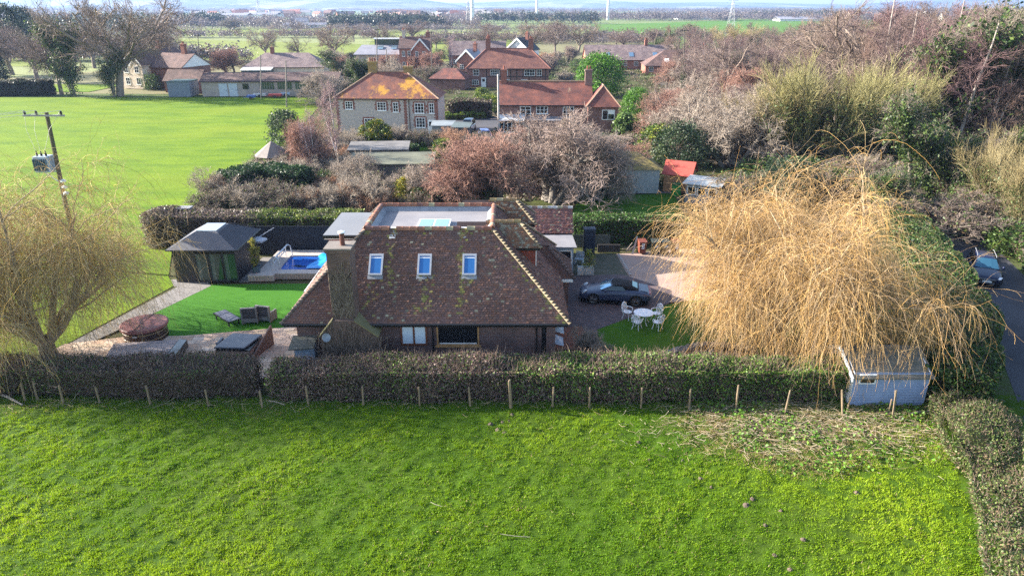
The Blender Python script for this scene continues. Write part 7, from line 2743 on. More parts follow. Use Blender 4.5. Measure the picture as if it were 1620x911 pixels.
# the bare apple trees behind the house
ppx('apple2', 780, 328, 208, 'reddish bare tree with dense twigs left of the bare grey apple tree', wide=1.15)
ppx('apple', 868, 322, 182, 'large bare grey apple tree behind the tiled roof', wide=1.35)
ppx('apple3', 938, 318, 215, 'pale grey bare tree in front of the grey outbuilding', wide=.85)
ppx('apple2', 735, 300, 238, 'small reddish bare tree at the end of the clipped green hedge', wide=1.1)
ppx('apple', 820, 296, 215, 'grey bare tree behind the reddish one in the middle gardens', wide=1.2)
ppx('apple3', 915, 300, 205, 'pale bare tree behind the large grey apple tree', wide=1.2)
ppx('apple2', 985, 290, 225, 'reddish bare tree behind the grey outbuilding', wide=1.1)
ppx('apple', 760, 262, 215, 'grey bare tree below the parked blue car', wide=1.1)
ppx('apple2', 850, 255, 200, 'reddish bare tree below the brick cottage conservatory', wide=1.2)
ppx('apple3', 930, 252, 205, 'pale bare tree below the brick cottage lean-to', wide=1.2)
ppx('apple3', 560, 300, 240, 'pale bare tree left of the grey flat roofed shed', wide=1.0)
ppx('apple3', 660, 320, 262, 'pale bare fruit tree in front of the mossy shed roof', wide=1.0)
# evergreens and shrubs by the brick cottage
ppx('bright', 948, 152, 84, 'broad bright green evergreen behind the brick cottage', wide=.95)
ppx('bright', 1006, 196, 138, 'small bright green evergreen right of the brick cottage wing', wide=.62)
ppx('tuft', 985, 218, 178, 'spiky green palm-like shrub below the cottage wing', wide=.9)
ppx('lime', 1035, 262, 196, 'yellow-green conifer in front of the dark ivy trees', wide=1.1)
ppx('holm', 1072, 282, 192, 'dark evergreen left of the red roofed playhouse', wide=1.15)
ppx('holm', 1105, 262, 200, 'dark evergreen behind the red roofed playhouse', wide=1.2)
ppx('lime', 893, 228, 188, 'lime green clipped shrub in front of the brick cottage', wide=.6)
ppx('golden', 640, 325, 280, 'golden yellow conifer behind the flat roof', wide=1.15)
ppx('topiary', 598, 234, 189, 'rounded clipped evergreen with yellow top in front of the flint cottage', wide=1.1)
ppx('holm', 455, 244, 172, 'dark green bushy evergreen at the corner of the meadow', wide=1.05)
ppx('lime', 775, 178, 148, 'yellow-green shrub on the bank below the timber framed house', wide=1.5)
ppx('lime', 762, 158, 138, 'yellow flowering shrub by the white door of the timber framed house', wide=1.6)
ppx('greenbush', 730, 172, 150, 'round green shrub right of the flint cottage roof', wide=1.2)
ppx('greenbush', 242, 142, 115, 'round green bush in front of the gabled house', wide=.9)
ppx('greenbush', 590, 232, 212, 'small green shrub by the flint cottage wall', wide=1.1)
ppx('golden', 575, 222, 198, 'yellowish shrub left of the clipped yellow topped evergreen', wide=1.3)
ppx('holm', 850, 118, 92, 'dark evergreen among the branches behind the timber framed house', wide=1.4)
ppx('lime', 700, 245, 218, 'low green shrub beside the grey garden shed', wide=1.3)
# white stemmed birches
ppx('silver', 537, 262, 128, 'white stemmed birch in front of the flint cottage', wide=.8)
ppx('silver', 500, 282, 172, 'slim white stemmed birch left of the low dark hedge', wide=.7)
ppx('silver', 713, 112, 56, 'pale stemmed birch right of the tall red brick house', wide=1.0)
ppx('apple2', 478, 275, 185, 'reddish bare tree right of the dark meadow evergreen', wide=.8)
ppx('apple3', 615, 160, 92, 'pale bare tree behind the flint cottage chimney', wide=.8)
# olive coloured willows on the right
ppx('osier', 1300, 268, 92, 'large olive green upright bare willow in the middle of the wood edge', wide=1.0)
ppx('osier2', 1222, 262, 128, 'yellowish upright bare willow left of the large olive one', wide=.95)
ppx('osier', 1385, 262, 108, 'olive green upright bare willow right of the large olive one', wide=.8)
ppx('osier2', 1575, 345, 205, 'tawny upright bare shrub willow beyond the lane at the right edge', wide=.8)
ppx('osier2', 1625, 380, 240, 'tawny upright bare shrub willow cut by the right edge', wide=.8)
ppx('ivy', 1440, 318, 140, 'tall ivy clad tree right of the olive willows', wide=.9)
ppx('ivy2', 1492, 312, 200, 'pale limbed ivy tree leaning over the lane', wide=1.1)
ppx('ivy', 1270, 190, 88, 'ivy covered tree behind the olive willows', wide=.9)
ppx('ivy2', 1395, 350, 262, 'ivy covered thicket tree above the lane hedge', wide=1.5)
ppx('ivy', 1545, 330, 190, 'ivy speckled bare tree on the bank beyond the lane', wide=1.0)
ppx('apple3', 1150, 262, 150, 'silvery bare tree behind the red roofed playhouse', wide=1.2)
ppx('apple3', 1195, 240, 150, 'silvery bare tree left of the olive willows', wide=1.1)
ppx('apple2', 1050, 232, 158, 'orange-brown bare tree right of the spiky shrub', wide=1.1)
ppx('bush2', 1090, 210, 168, 'orange-brown twiggy shrub among silvery bare trees', wide=1.5)
ppx('apple', 1600, 300, 215, 'grey bare tree at the right edge above the lane', wide=1.2)
ppx('holm', 1240, 330, 250, 'dark evergreen behind the crown of the right willow', wide=1.6)
ppx('bush3', 1460, 372, 315, 'brambly bush on the bank above the lane hedge', wide=1.9)
ppx('bush3', 1530, 365, 310, 'brambly bush on the bank beyond the navy car', wide=1.9)
ppx('greenbush', 1600, 400, 360, 'glossy green bush on the bank beyond the navy car', wide=1.6)
ppx('oak3', 1215, 165, 55, 'wide bare purple oak left of the white pole', wide=1.2)
ppx('oak', 1150, 170, 52, 'large bare tree with pale limbs beyond the brick gardens', wide=1.15)
ppx('oak3', 1110, 128, 64, 'round bare brown tree behind the ivy clad pole', wide=1.1)
ppx('osier2', 1160, 100, 40, 'orange tinted bare willow top above the purple trees', wide=1.2)
rr = random.Random(91)
for q_ in range(22):
    px, yb = rr.uniform(1040, 1290), rr.uniform(128, 215)
    p = P(px, yb)
    place(rr.choice(['apple', 'apple2', 'apple3', 'oak3', 'birch3']), (p.x, p.y), rr.uniform(5, 8.5), 'middling bare tree between the brick cottage garden and the right wood', 'bare trees between cottage garden and wood', rr.uniform(1.0, 1.3))
ppx('apple3', 1118, 246, 142, 'tall pale bare tree with spreading limbs above the playhouse', wide=1.1)
ppx('oak2', 1078, 232, 128, 'pale limbed bare tree left of the tall one above the playhouse', wide=.9)
# the purple wood: many bare trees
rr = random.Random(9)
n = 0
spots = []
while n < 170:
    px, yb = rr.uniform(1035, 1740), 68 + 177 * rr.uniform(0, 1) ** 1.0
    if px < 1200 and yb > 170: continue
    p = P(px, yb)
    if px < 1090 and yb > 140: continue
    if any((p.x - q[0]) ** 2 + (p.y - q[1]) ** 2 < 11 for q in spots): continue
    spots.append((p.x, p.y))
    k = rr.choice(['birch', 'birch2', 'birch3', 'oak3', 'oak', 'oak2', 'birch3', 'ivy', 'osier2'])
    h = rr.uniform(9.5, 14) * (1.3 if px > 1300 and yb > 120 else .85) * (.75 if k == 'osier2' else 1)
    red = k in ('birch', 'birch2')
    if k == 'ivy':
        place(k, (p.x, p.y), h, 'ivy clad bare tree among the crowded wood on the right', 'ivy clad trees of the right wood', 1.1)
        n += 1
        continue
    place(k, (p.x, p.y), h, 'slender bare reddish purple tree in the crowded wood on the right' if red else 'bare brown tree in the crowded wood on the right', 'reddish purple trees of the right wood' if red else 'brown trees of the right wood', rr.uniform(1.0, 1.35))
    n += 1
for q_ in range(18):
    px, yb = 1395 + q_ * 16 + rr.uniform(-9, 9), rr.uniform(215, 262)
    p = P(px, yb)
    k = ['birch3', 'oak2', 'ivy', 'birch2', 'oak3', 'ivy2'][q_ % 6]
    place(k, (p.x, p.y), rr.uniform(12, 16.5) * (.8 if px < 1350 else 1.08), 'bare tree along the front of the right wood above the willow', 'front trees of the right wood', rr.uniform(.9, 1.2))
ppx('birch', 1490, 262, 48, 'tallest reddish purple birch at the front of the right wood', wide=1.3)
ppx('birch2', 1548, 270, 72, 'broad reddish purple birch at the front of the wood near the right edge', wide=1.4)
ppx('birch', 1455, 225, 62, 'reddish purple birch rising behind the tall ivy clad tree', wide=1.3)
# left background: big bare trees and dark pines
ppx('oak2', 190, 152, -30, 'huge bare tree with pale limbs left of the gabled house', wide=1.0)
ppx('oak', 98, 150, 20, 'bare twiggy tree at the meadow edge left of the huge bare tree', wide=.9)
ppx('ivy2', 118, 152, 30, 'ivy clad tree at the left end of the meadow hedge', wide=.9)
ppx('ivy', 180, 153, 72, 'short ivy clad tree beside the huge bare trunk', wide=.9)
ppx('oak', 250, 120, 15, 'bare tree behind the gabled house', wide=.9)
ppx('oak3', 60, 130, 42, 'bare grey tree in front of the dark pines', wide=1.2)
ppx('pine', 22, 95, 6, 'dark pine at the top left corner', wide=.9)
ppx('pine', 48, 88, 10, 'dark pine right of the corner pine', wide=.9)
ppx('spruce', 2, 128, 68, 'dark conifer cut by the left edge', wide=1.0)
ppx('oak2', 20, 118, 40, 'brownish bare tree below the dark pines', wide=1.3)
for px, yb, yt in ((150, 108, 40), (205, 100, 35), (75, 105, 50), (270, 98, 52), (120, 98, 40), (-20, 120, 20)): ppx(rr.choice(['oak', 'oak3', 'birch3']), px, yb, yt, 'bare grey-brown tree in the thick belt at the top left', 'bare trees of the top left belt', wide=1.3)
# bare trees standing in the pastures and village
for kind, px, yb, yt, lab, wd in (('oak2', 422, 93, 44, 'bare tree with orange bush beside it in the pasture', 1.0), ('oak', 472, 94, 56, 'dense small round bare tree in the pasture above the bungalow', 1.2), ('oak2', 527, 96, 36, 'bare tree in the pasture right of the dense round one', 1.0),
                                  ('ivy', 548, 140, 78, 'ivy filled bare tree at the right end of the hall', 1.5), ('ivy2', 575, 150, 90, 'ivy filled bare tree touching the flint cottage roof', 1.2), ('apple2', 365, 118, 76, 'pink twigged bare tree left of the bungalow', 1.2), ('oak3', 560, 66, 40, 'small bare tree by the pasture gate', 1.2),
                                  ('oak', 765, 78, 34, 'round brown bare tree above the long pinkish roof', 1.2), ('oak2', 842, 84, 30, 'leftmost of the three wide bare trees behind the timber framed house', 1.1), ('oak', 878, 86, 27, 'middle of the three wide bare trees behind the timber framed house', 1.1), ('oak2', 915, 84, 32, 'rightmost of the three wide bare trees behind the timber framed house', 1.1),
                                  ('oak3', 985, 82, 48, 'broad brown bare tree above the white rooflights', 1.6), ('oak', 1035, 78, 44, 'broad brown bare tree left of the orange willow top', 1.7), ('apple2', 655, 112, 85, 'small pink bare tree in front of the tall red brick house', .9), ('apple3', 592, 118, 90, 'small pale bare tree in front of the modern house', .9),
                                  ('ivy', 1058, 112, 72, 'dark ivy tree right of the long brown roof', .9), ('oak3', 690, 80, 52, 'brown bare tree between the pasture and the tall red brick house', 1.2), ('oak2', 800, 72, 48, 'brown bare tree beyond the white gabled house', 1.4)):
    ppx(kind, px, yb, yt, lab, wide=wd)
# bare garden trees between the village houses
rr = random.Random(55)
vs0 = []
while len(vs0) < 46:
    px, yb = rr.uniform(515, 1060), rr.uniform(92, 190)
    if 690 < px < 985 and yb > 140: continue
    if 530 < px < 725 and yb > 150: continue
    p = P(px, yb)
    if -12 < p.x < 11 and 163 < p.y < 178: continue
    if any((p.x - q[0]) ** 2 + (p.y - q[1]) ** 2 < 16 for q in vs0): continue
    vs0.append((p.x, p.y))
    k = rr.choice(['apple', 'apple2', 'apple3', 'bush', 'bush2', 'bush3', 'greenbush'])
    if k in SHB: place(k, (p.x, p.y), rr.uniform(2, 3.6), 'bushy shrub between the village houses', 'bushy shrubs between the village houses', rr.uniform(1.1, 1.6))
    else: place(k, (p.x, p.y), rr.uniform(3.5, 6.0), 'small bare garden tree between the village houses', 'bare garden trees between the village houses', rr.uniform(.9, 1.3))
# hedgerow trees and bushes beyond the village (individual, each small in the picture)
rr = random.Random(21)
for i in range(46):
    px, yb = rr.uniform(-60, 1680), rr.choice([rr.uniform(44, 60), rr.uniform(58, 82)])
    if 930 < px < 1450 and yb < 62: continue
    if 280 < px < 600 and yb > 60: continue
    p = P(px, yb)
    place(rr.choice(['oak', 'oak2', 'oak3', 'bush3']), (p.x, p.y), rr.uniform(6, 11), 'small far bare tree in the hedgerows beyond the village', 'bare hedgerow trees beyond the village', rr.uniform(1.1, 1.9))
# garden shrubs between the house and the cottages
rr = random.Random(33)
gsp = []
SHL = {'bush': ('grey twiggy winter shrub in the gardens between pool hedge and cottages', 'grey twiggy garden shrubs'), 'bush2': ('reddish twiggy winter shrub in the gardens between pool hedge and cottages', 'reddish twiggy garden shrubs'), 'bush3': ('half leafy brown shrub in the gardens between pool hedge and cottages', 'half leafy garden shrubs'), 'greenbush': ('round green shrub in the gardens between pool hedge and cottages', 'green garden shrubs')}
while len(gsp) < 120:
    px, yb = rr.uniform(330, 1000), rr.uniform(228, 338)
    if 590 < px < 700 and 232 < yb < 300: continue
    if px < 430 and yb < 275: continue
    if px > 700 and yb > 240: continue
    p = P(px, yb)
    if p.x < np.interp(p.y, [50, 61, 80, 100], [-28, -28, -26, -24]): continue
    if any((p.x - q[0]) ** 2 + (p.y - q[1]) ** 2 < 2.0 for q in gsp): continue
    gsp.append((p.x, p.y))
    k = rr.choice(['bush', 'bush', 'bush2', 'bush3', 'bush3', 'greenbush'])
    place(k, (p.x, p.y), rr.uniform(1.3, 2.7) * (.7 if k == 'greenbush' else 1), *SHL[k], rr.uniform(.9, 1.4))
for px, yb, yt, k in ((355, 322, 268, 'bush'), (395, 332, 290, 'bush'), (350, 330, 300, 'bush3'), (330, 334, 302, 'bush3'), (545, 332, 275, 'bush'), (590, 330, 278, 'bush'), (515, 335, 290, 'bush'), (470, 332, 292, 'bush3'), (430, 334, 300, 'bush3')):
    ppx(k, px, yb, yt, 'large tangled bare bush just behind the pool hedge', 'tangled bushes behind the pool hedge', wide=1.2)
# bushes in the orchard right of the playhouse and under the willow
rr = random.Random(35)
for i in range(26):
    px, yb = rr.uniform(1160, 1430), rr.uniform(262, 332)
    p = P(px, yb)
    place(rr.choice(['bush3', 'bush', 'greenbush', 'bush3']), (p.x, p.y), rr.uniform(1.6, 3.2), 'overgrown shrub in the thicket behind the right willow', 'thicket shrubs behind the right willow', rr.uniform(1.0, 1.6))
for (x, y, h, lab) in ((8.3, 32.6, 1.6, 'woody brown climber at the corner of the shaded lawn'), (4.6, 31.9, 1.2, 'low bare shrub beside the red brick path')):
    place('bush', (x - 4.2 if x > 8 else x, y, ), h, lab, None, .8)
for x, y in ((15.2, 33.2), (20.6, 33.8), (18.2, 32.0), (22.3, 36.5), (24, 40), (13.3, 31.9)):
    place('greenbush', (x, y), .9, 'low green shrub under the right willow', 'low green shrubs under the right willow', 1.4)


# ---- undergrowth filling the gardens and the wood floor, one mass nobody could count
rng = np.random.default_rng(404)
def undergrowth(label, pts_px, n, size, cols, h):
    c = []
    pg = np.array([PXY(a, b) for a, b in pts_px])
    lo, hi = pg.min(0), pg.max(0)
    q = rng.uniform(lo, hi, (n * 3, 2))
    ins = np.zeros(len(q), bool)
    j = len(pg) - 1
    for i in range(len(pg)):
        a, b = pg[i], pg[j]
        ins ^= ((a[1] > q[:, 1]) != (b[1] > q[:, 1])) & (q[:, 0] < (b[0] - a[0]) * (q[:, 1] - a[1]) / (b[1] - a[1] + 1e-9) + a[0])
        j = i
    q = q[ins][:n]
    w1 = waves(len(label), .15, 2.5, 24)
    k = w1(q[:, 0], q[:, 1])
    kp = k > -.5
    q, k = q[kp], k[kp]
    z = rng.uniform(0, 1, len(q)) ** 1.5 * h * np.clip(.35 + .4 * k, .1, 1.2)
    cl = np.array(cols)
    ci = np.clip(((k + 1.2) / 2.4 * len(cl) + rng.normal(size=len(q)) * .7).astype(int), 0, len(cl) - 1)
    vb = VB()
    vb.leaves(rng, np.column_stack([q, z]), size, cl[ci], .2, .5, .5)
    return tag(vb.build('undergrowth', MAT['leaf']), label, None, None, 'stuff')


UG = [(.075, .105, .022), (.05, .08, .018), (.11, .085, .055), (.145, .11, .08), (.09, .07, .045), (.065, .095, .022)]
undergrowth('mixed green and brown undergrowth in the gardens behind the house', ((355, 335), (440, 258), (520, 215), (720, 215), (1040, 190), (1060, 300), (1010, 306), (915, 308), (900, 335), (660, 345)), 60000, .17, UG, .7)
undergrowth('green and brown undergrowth among the village gardens', ((515, 150), (560, 100), (1040, 92), (1050, 185), (990, 200), (720, 182), (720, 150)), 60000, .2, UG, .9)
undergrowth('brown bramble undergrowth on the floor of the right wood', ((1035, 240), (1040, 105), (1780, 92), (1800, 330), (1420, 310), (1120, 262)), 110000, .2, [(.12, .09, .07), (.09, .07, .05), (.14, .105, .08), (.075, .085, .03), (.11, .08, .06)], 1.6)
undergrowth('thicket of bramble and ivy behind the right willow and above the lane', ((1110, 345), (1120, 255), (1430, 262), (1480, 330), (1420, 345), (1200, 345)), 40000, .15, [(.07, .11, .03), (.05, .085, .025), (.15, .115, .07), (.10, .14, .035)], 1.2)


# ---- the two golden weeping willows
def willow(name, label, loc, seed, lim, strands, tw, Ls, g):
    rng = np.random.default_rng(seed)
    o = thing(name, label, 'willow tree', loc)
    tv, cv = VB(), VB()
    n = lim['n']
    a = np.linspace(0, 2 * np.pi, n, endpoint=False) + rng.uniform(-.3, .3, n)
    tr = grow(rng, np.zeros((1, 3)), np.array([[.05, .0, 1.]]), np.array([lim['tz']]), 5, .03, 0)
    tv.tubes(rng, tr, np.array([[.62, .50, .46, .46, .5]]) * lim['tr'], 10, (.17, .14, .11), .05)
    p = np.repeat(tr[:, -2], n, 0) + np.stack([np.cos(a) * .25, np.sin(a) * .25, np.zeros(n)], 1)
    ln = lim['lean'] * rng.uniform(.25, 1.45, n)
    d = unit(np.stack([np.cos(a) * ln, np.sin(a) * ln, np.ones(n)], 1))
    LL = lim['L1'] * rng.uniform(.6, 1.2, n)
    for k, az in enumerate(lim.get('extra', ())):
        d[k] = unit(np.array([math.cos(az), math.sin(az), .55]))
        LL[k] = lim['L1'] * 1.12
    L1 = grow(rng, p, d, LL, 8, .13, .03)
    r1 = np.linspace(.20, .06, 8)[None] * np.ones((n, 1)) * lim['tr']
    tv.tubes(rng, L1, r1, 7, (.27, .215, .155), .08)
    pp_, dd, r_, t_ = spawn(rng, L1, r1, lim['n2'], .25, 1, 42, 14)
    L2 = grow(rng, pp_, dd, lim['L2'] * rng.uniform(.5, 1.3, len(pp_)), 7, .19, .01)
    r2 = np.minimum(r_ * .55, .06)[:, None] * np.linspace(1, .4, 7)[None]
    tv.tubes(rng, L2, r2, 5, (.40, .31, .20), .12)
    pp_, dd, r_, t_ = spawn(rng, L2, r2, lim['n3'], .15, 1, 48, 18)
    L3 = grow(rng, pp_, dd, lim['L3'] * rng.uniform(.4, 1.4, len(pp_)), 6, .26, -.02)
    L3[:, :, 2] = np.maximum(L3[:, :, 2], .2)
    r3 = np.maximum(np.minimum(r_ * .45, .018), .009)[:, None] * np.linspace(1, .6, 6)[None]
    pa_ = np.array(tw)
    cv.tubes(rng, L3, r3, 3, pa_[rng.integers(0, len(pa_), len(L3))] * .95, .15)
    for src, rad, k, lk, wv in ((L3, r3, strands[0], 1., .15), (L2, r2, strands[1], 1.15, .15)):
        pp_, dd, r_, t_ = spawn(rng, src, rad, k, .1, 1, 52, 24)
        K = 8
        grav = np.where(rng.uniform(size=len(pp_)) < .22, .3, 1.)
        N = len(pp_)
        S = np.zeros((N, K, 3))
        S[:, 0] = pp_
        st = (Ls * lk * rng.uniform(.3, 1.35, N) / (K - 1))[:, None]
        for q in range(1, K):
            dd = unit(dd + rng.normal(size=(N, 3)) * wv + np.stack([np.zeros(N), np.zeros(N), -g * grav], 1))
            S[:, q] = S[:, q - 1] + dd * st
        S[:, :, 2] = np.maximum(S[:, :, 2], .05)
        cv.tubes(rng, S, np.full((N, K), .0062) * np.linspace(1.1, .55, K)[None], 3, pa_[rng.integers(0, len(pa_), N)], .25)
        q, dd, r_, t_ = spawn(rng, S, np.full((N, K), .01), 1, .1, .9, 42, 18)
        S2 = grow(rng, q, dd, rng.uniform(.25, .9, len(q)), 5, .2, -g)
        S2[:, :, 2] = np.maximum(S2[:, :, 2], .05)
        cv.tubes(rng, S2, np.full((len(S2), 5), .005), 3, pa_[rng.integers(0, len(pa_), len(S2))], .25)
    tv.build('trunk', MAT['bark'], o)
    cv.build('crown', MAT['bark'], o)
    return o


GOLD = [(.44, .265, .095), (.50, .325, .135), (.39, .23, .08), (.48, .35, .19), (.31, .195, .09), (.33, .235, .15), (.26, .175, .10)]
TAN = [(.42, .31, .14), (.49, .38, .20), (.36, .26, .12), (.42, .28, .07), (.31, .225, .13)]
willow('weeping_willow', 'tan weeping willow bare of leaves beside the round hot tub on the left', (-24.2, 32.4, 0), 101, dict(n=15, tz=1.2, tr=.85, lean=.72, L1=6.8, n2=8, L2=3.2, n3=7, L3=1.8), (8, 10), TAN, 3.0, .31)
willow('weeping_willow', 'great golden weeping willow spreading over the drive and the blue shed', (14.3, 34.6, 0), 102, dict(n=21, tz=1.6, tr=1.0, lean=.9, L1=5.8, n2=8, L2=2.9, n3=8, L3=1.7, extra=(-1.22, -1.0)), (9, 12), GOLD, 3.0, .36)


# ================================================================== far country
def far_wood(name, label, seed, spots, cols, hmin, hmax, wr=.55, nq=110, qs=.08):
    """many far trees read as one mass: for each a stem and clumps of twig-coloured faces through an uneven crown"""
    rng = np.random.default_rng(seed)
    spots = np.array(spots)
    N = len(spots)
    h = rng.uniform(hmin, hmax, N)
    q = rng.normal(size=(N, nq, 3)) * .42
    q = np.clip(q, -1, 1)
    c = np.stack([spots[:, None, 0] + q[:, :, 0] * h[:, None] * wr, spots[:, None, 1] + q[:, :, 1] * h[:, None] * wr, h[:, None] * (.52 + .46 * q[:, :, 2])], -1)
    pc = np.array(cols)[rng.integers(0, len(cols), N)] * rng.uniform(.85, 1.15, (N, 1))
    vb = VB()
    vb.leaves(rng, c.reshape(-1, 3), np.repeat(h * qs, nq), np.repeat(pc, nq, 0), .08, .6)
    return tag(vb.build(name, MAT['leaf']), label, None, None, 'stuff')


rng = np.random.default_rng(200)
PUR = [(.13, .105, .115), (.15, .12, .12), (.11, .095, .105), (.165, .135, .12), (.14, .115, .105)]
DRK = [(.025, .04, .022), (.035, .05, .03), (.045, .045, .035)]


def pxline(x0, x1, y0, y1, n):
    """n spots scattered in a band of the countryside given by its picture outline"""
    out = []
    k1 = waves(abs(int(x0 + y0 * 7)), 1 / 400., 1 / 60.)
    while len(out) < n:
        px, py = rng.uniform(x0, x1), rng.uniform(y0, y1)
        p = P(px, py)
        if k1(p.x, p.y * .6) < .1 and rng.uniform() < .93: continue
        out.append((p.x, p.y))
    return out


far_wood('woodland', 'purple brown winter woodland across the plain left of the turbines', 1, pxline(250, 760, 33, 46, 520) + pxline(-100, 760, 23, 33, 700), PUR, 6, 10)
far_wood('woodland', 'purple brown winter woodland across the plain right of the turbines', 2, pxline(740, 1750, 19.5, 34, 1700), PUR, 7, 13, .7)
far_wood('woodland', 'blue brown distant woodland below the hills', 3, pxline(-150, 1750, 14.6, 22, 2600), PUR, 10, 18, 1.2)
far_wood('dark_woodland', 'dark evergreen belts in the plain', 4, pxline(285, 350, 40, 42, 30) + pxline(520, 700, 43, 47, 90) + pxline(1190, 1240, 29, 31, 16) + pxline(760, 950, 36, 38, 50) + pxline(1270, 1340, 30, 32, 25) + pxline(40, 260, 40, 55, 60), DRK, 9, 14)
far_wood('hedgerow_scrub', 'brown hedgerow scrub between the pastures', 5, pxline(275, 600, 59, 61, 120) + pxline(275, 940, 48, 50.5, 260) + pxline(600, 940, 64, 70, 160) + pxline(930, 1060, 60, 72, 120) + pxline(-120, 280, 52, 100, 300) + pxline(275, 400, 96, 99, 50), PUR + [(.14, .09, .06)], 3, 6.5, .8, 90, .075)
# far town and farms: each house an object of its own, copies share two meshes
def tiny(name, roofc, wallc):
    m = MB()
    wall_mesh(m, 9, 7, 4.5, 7.2, 'gable')
    m.cm = 1
    roof_mesh(m, 9, 7, 4.5, 7.3, 'gable', .4)
    return m.build(name, [proc(name + '_wall', wallc), proc(name + '_roof', roofc)])


protos = [tiny('town_house', (.30, .12, .08), (.70, .62, .55)), tiny('town_house', (.24, .14, .11), (.40, .17, .12)), tiny('town_house', (.22, .21, .22), (.78, .77, .74))]
TL = [('pale walled house with red roof in the far town below the hills', 'pale far town houses with red roofs'), ('red brick house in the far town below the hills', 'red brick far town houses'), ('white house with grey roof in the far town below the hills', 'white far town houses')]
rr = random.Random(77)
for i in range(150):
    k = i % 3
    o = protos[k] if i < 3 else protos[k].copy()
    if i >= 3: COL.objects.link(o)
    px, py = rr.choice([(rr.uniform(250, 460), rr.uniform(20, 30)), (rr.uniform(590, 800), rr.uniform(24, 33)), (rr.uniform(600, 770), rr.uniform(26, 32)), (rr.uniform(380, 620), rr.uniform(21, 29)), (rr.uniform(1330, 1620), rr.uniform(24, 36))])
    if px > 1000:
        lab = ('pale farm cottage among the far woods on the right', 'far cottages on the right') if k != 1 else ('red farm cottage among the far woods on the right', 'far red cottages on the right')
    else: lab = TL[k]
    p = P(px, py)
    o.location = (p.x, p.y, 0)
    o.rotation_euler = (0, 0, rr.uniform(-.6, .6))
    s = rr.uniform(1.0, 1.6)
    o.scale = (s * rr.uniform(1, 1.6), s, s * rr.uniform(.9, 1.2))
    tag(o, lab[0], 'house', lab[1])
for (px, py, w, h_, lab) in ((350, 33, 70, 11, 'long white warehouse in the far town'), (410, 30, 55, 10, 'smaller white warehouse right of the long one'), (385, 27, 40, 12, 'far white warehouse behind the others'), (1270, 34, 60, 4, 'long low white farm building left edge of the wheat field'), (1110, 31.5, 70, 4, 'pale low sheds on the skyline of the wheat field')):
    p = P(px, py)
    b = thing('warehouse', lab, 'warehouse', p)
    m = MB()
    h_ *= .6
    m.box(-w / 2, w / 2, 0, 30, 0, h_)
    m.build('wall', M_white, b)
    m = MB()
    m.slab([(-w / 2 - 1, -1, h_), (w / 2 + 1, -1, h_), (w / 2 + 1, 15, h_ + 3), (-w / 2 - 1, 15, h_ + 3)], .4)
    m.slab([(-w / 2 - 1, 15, h_ + 3), (w / 2 + 1, 15, h_ + 3), (w / 2 + 1, 31, h_), (-w / 2 - 1, 31, h_)], .4)
    m.build('roof', T_slate, b)
for (px, py, lab) in ((462, 44.5, 'white farmhouse cluster building at the far side of the pasture'), (480, 45, 'long low white barn right of the white farmhouse'), (447, 45.5, 'low white shed left of the white farmhouse')):
    p = P(px, py)
    h = house_base('farmhouse', lab, 'farmhouse', p, .1, 14 if 'farmhouse cluster' in lab else 20, 7, 5 if 'cluster' in lab else 2.6, 8.5 if 'cluster' in lab else 4.5, 'gable', M_white, T_slate)
    for k in range(3): add_window(h, 14, 7, 'f', 2.5 + k * 4.2, 1, 1.2, 1.3, 2, 2, M_black, sill=False)
p = P(1257, 29)
h = house_base('farmhouse', 'pale house standing on the skyline of the bright wheat field', 'farmhouse', p, .1, 16, 9, 5.5, 10, 'gable', M_cream, T_brown)
for k in range(3): add_window(h, 16, 9, 'f', 2.5 + k * 5, 2.5, 1.6, 1.8, 2, 2, M_black, sill=False)
# wind turbines: towers rise out of the frame
M_turb = proc('turbine_white', (.80, .80, .80), None, .05, .4, 0)
for i, (px, py, lab) in enumerate(((747.5, 38, 'white wind turbine nearest, above the tall red brick house'), (849, 31, 'white wind turbine above the three wide bare trees'), (961.5, 32, 'white wind turbine at the left end of the wheat field'))):
    p = P(px, py)
    w = thing('wind_turbine', lab, 'wind turbine', p)
    m = MB()
    m.tube([(0, 0, 0), (0, 0, 65)], [2.3, 1.4], 14)
    m.build('tower', M_turb, w)
    m = MB()
    m.box(-1.8, 1.8, -4, 6, 64.8, 68.5)
    nc = m.build('nacelle', M_turb, w)
    for k in range(3):
        a = k * 2 * math.pi / 3 + i * .5 + math.pi / 2 + .12
        m = MB()
        ca, sa = math.cos(a), math.sin(a)
        m.tube([(ca * r_, -5, 66.6 + sa * r_) for r_ in (0, 6, 20, 36)], [1.0, 1.5, 1.0, .25], 6)
        m.build('blade', M_turb, w)
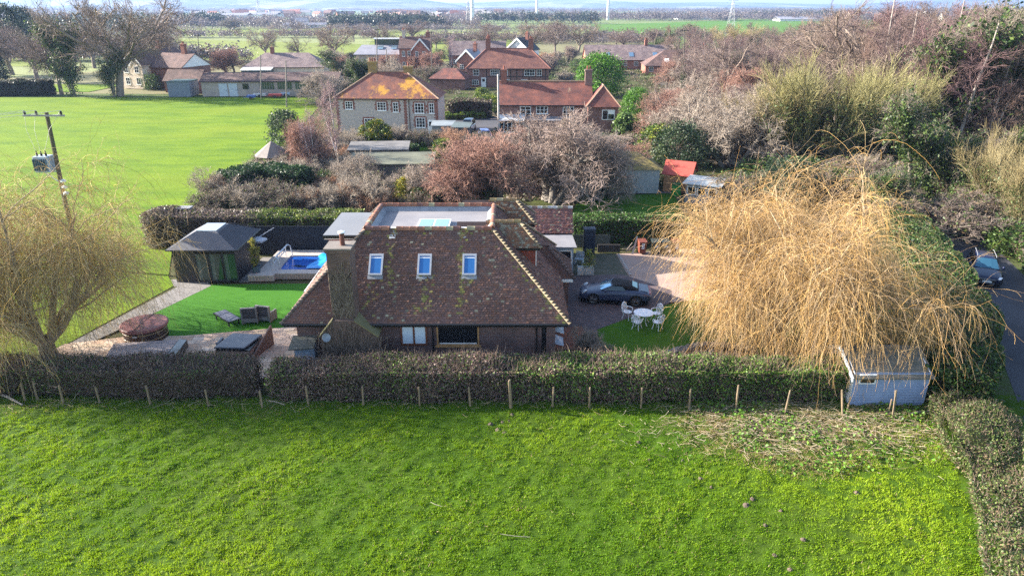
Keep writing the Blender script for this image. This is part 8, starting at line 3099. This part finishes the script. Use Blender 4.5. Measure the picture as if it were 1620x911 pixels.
# lattice pylons
for i, (px, py, Y, hh, lab) in enumerate(((1156, 42, 720, 30, 'lattice pylon standing in the bright wheat field'), (741, 44, 660, 22, 'small lattice mast beside the nearest turbine'), (410, 26, 1900, 45, 'faint distant pylon above the white warehouses'))):
    p = P(px, py)
    b = thing('pylon', lab, 'pylon', p)
    m = MB()
    r_ = .16 if i < 2 else .3
    for sx_ in (-1, 1):
        for sy_ in (-1, 1): m.tube([(sx_ * 3, sy_ * 3, 0), (sx_ * 1, sy_ * 1, hh * .6), (sx_ * .4, sy_ * .4, hh)], r_, 4)
    n = 8
    for k in range(n):
        z0, z1 = hh * k / n, hh * (k + 1) / n
        w0, w1 = 3 - 2.6 * k / n, 3 - 2.6 * (k + 1) / n
        for s_ in (-1, 1):
            m.tube([(-w0, s_ * w0, z0), (w1, s_ * w1, z1)], r_ * .6, 3)
            m.tube([(w0, s_ * w0, z0), (-w1, s_ * w1, z1)], r_ * .6, 3)
    m.build('lattice', proc('pylon_steel' + str(i), (.45, .44, .45)), b)
    m = MB()
    for z, w_ in ((.62, 6), (.76, 5), (.9, 3.5)): m.tube([(-w_, 0, hh * z), (w_, 0, hh * z)], r_, 4)
    m.build('arms', bpy.data.materials['pylon_steel' + str(i)], b)


# ================================================================== light, air, camera
SUN_EL, SUN_AZ = RAD(22.5), RAD(12)   # azimuth: degrees behind straight left
dirv = Vector((-math.cos(SUN_EL) * math.cos(SUN_AZ), math.cos(SUN_EL) * math.sin(SUN_AZ), math.sin(SUN_EL)))
sl_ = bpy.data.lights.new('sun', 'SUN')
sl_.energy = 5.0
sl_.angle = RAD(.53)
sl_.color = (1.0, .93, .82)
so = bpy.data.objects.new('sun', sl_)
COL.objects.link(so)
so.rotation_euler = dirv.to_track_quat('Z', 'Y').to_euler()
so.location = (-60, 20, 60)
w = bpy.data.worlds.new('World')
SC.world = w
w.use_nodes = True
nt = w.node_tree
bg = nt.nodes['Background']
sky = nt.nodes.new('ShaderNodeTexSky')
sky.sky_type = 'NISHITA'
sky.sun_disc = False
sky.sun_elevation = SUN_EL
sky.sun_rotation = math.atan2(dirv.x, dirv.y)
sky.air_density, sky.dust_density, sky.ozone_density = 1.0, 1.2, 1.0
nt.links.new(sky.outputs[0], bg.inputs[0])
bg.inputs[1].default_value = .095
# air
m = MB()
m.box(-7500, 9500, -120, 11500, -2.5, 290)
t = NT('air')
pv = t.n('ShaderNodeVolumePrincipled')
pv.inputs['Color'].default_value = (.33, .49, .86, 1)
pv.inputs['Density'].default_value = HAZE
pv.inputs['Anisotropy'].default_value = .2
t.l(pv.outputs[0], t.out.inputs['Volume'])
if HAZE: tag(m.build('haze', t.mat), 'thin pale blue haze over the plain', None, None, 'stuff')
cam = bpy.data.cameras.new('camera')
cam.sensor_width = 36
cam.lens = 36 * FPX / 1620
cam.clip_start, cam.clip_end = .5, 30000
co = bpy.data.objects.new('camera', cam)
COL.objects.link(co)
co.location = (0, 0, H)
co.rotation_euler = (math.pi / 2 - TH, 0, 0)
SC.camera = co
vs_ = SC.view_settings
vs_.view_transform = 'Standard'
vs_.look = 'None'
vs_.exposure = EXPOSURE
vs_.gamma = 1
SC.cycles.max_bounces = 6
SC.cycles.diffuse_bounces = 3
SC.cycles.glossy_bounces = 3
SC.cycles.transmission_bounces = 4
SC.cycles.transparent_max_bounces = 8
SC.cycles.volume_bounces = 0
SC.cycles.use_adaptive_sampling = False
SC.cycles.adaptive_threshold = .02
SC.cycles.use_denoising = False
SC.cycles.denoising_prefilter = 'ACCURATE'
SC.cycles.denoising_input_passes = 'RGB_ALBEDO_NORMAL'
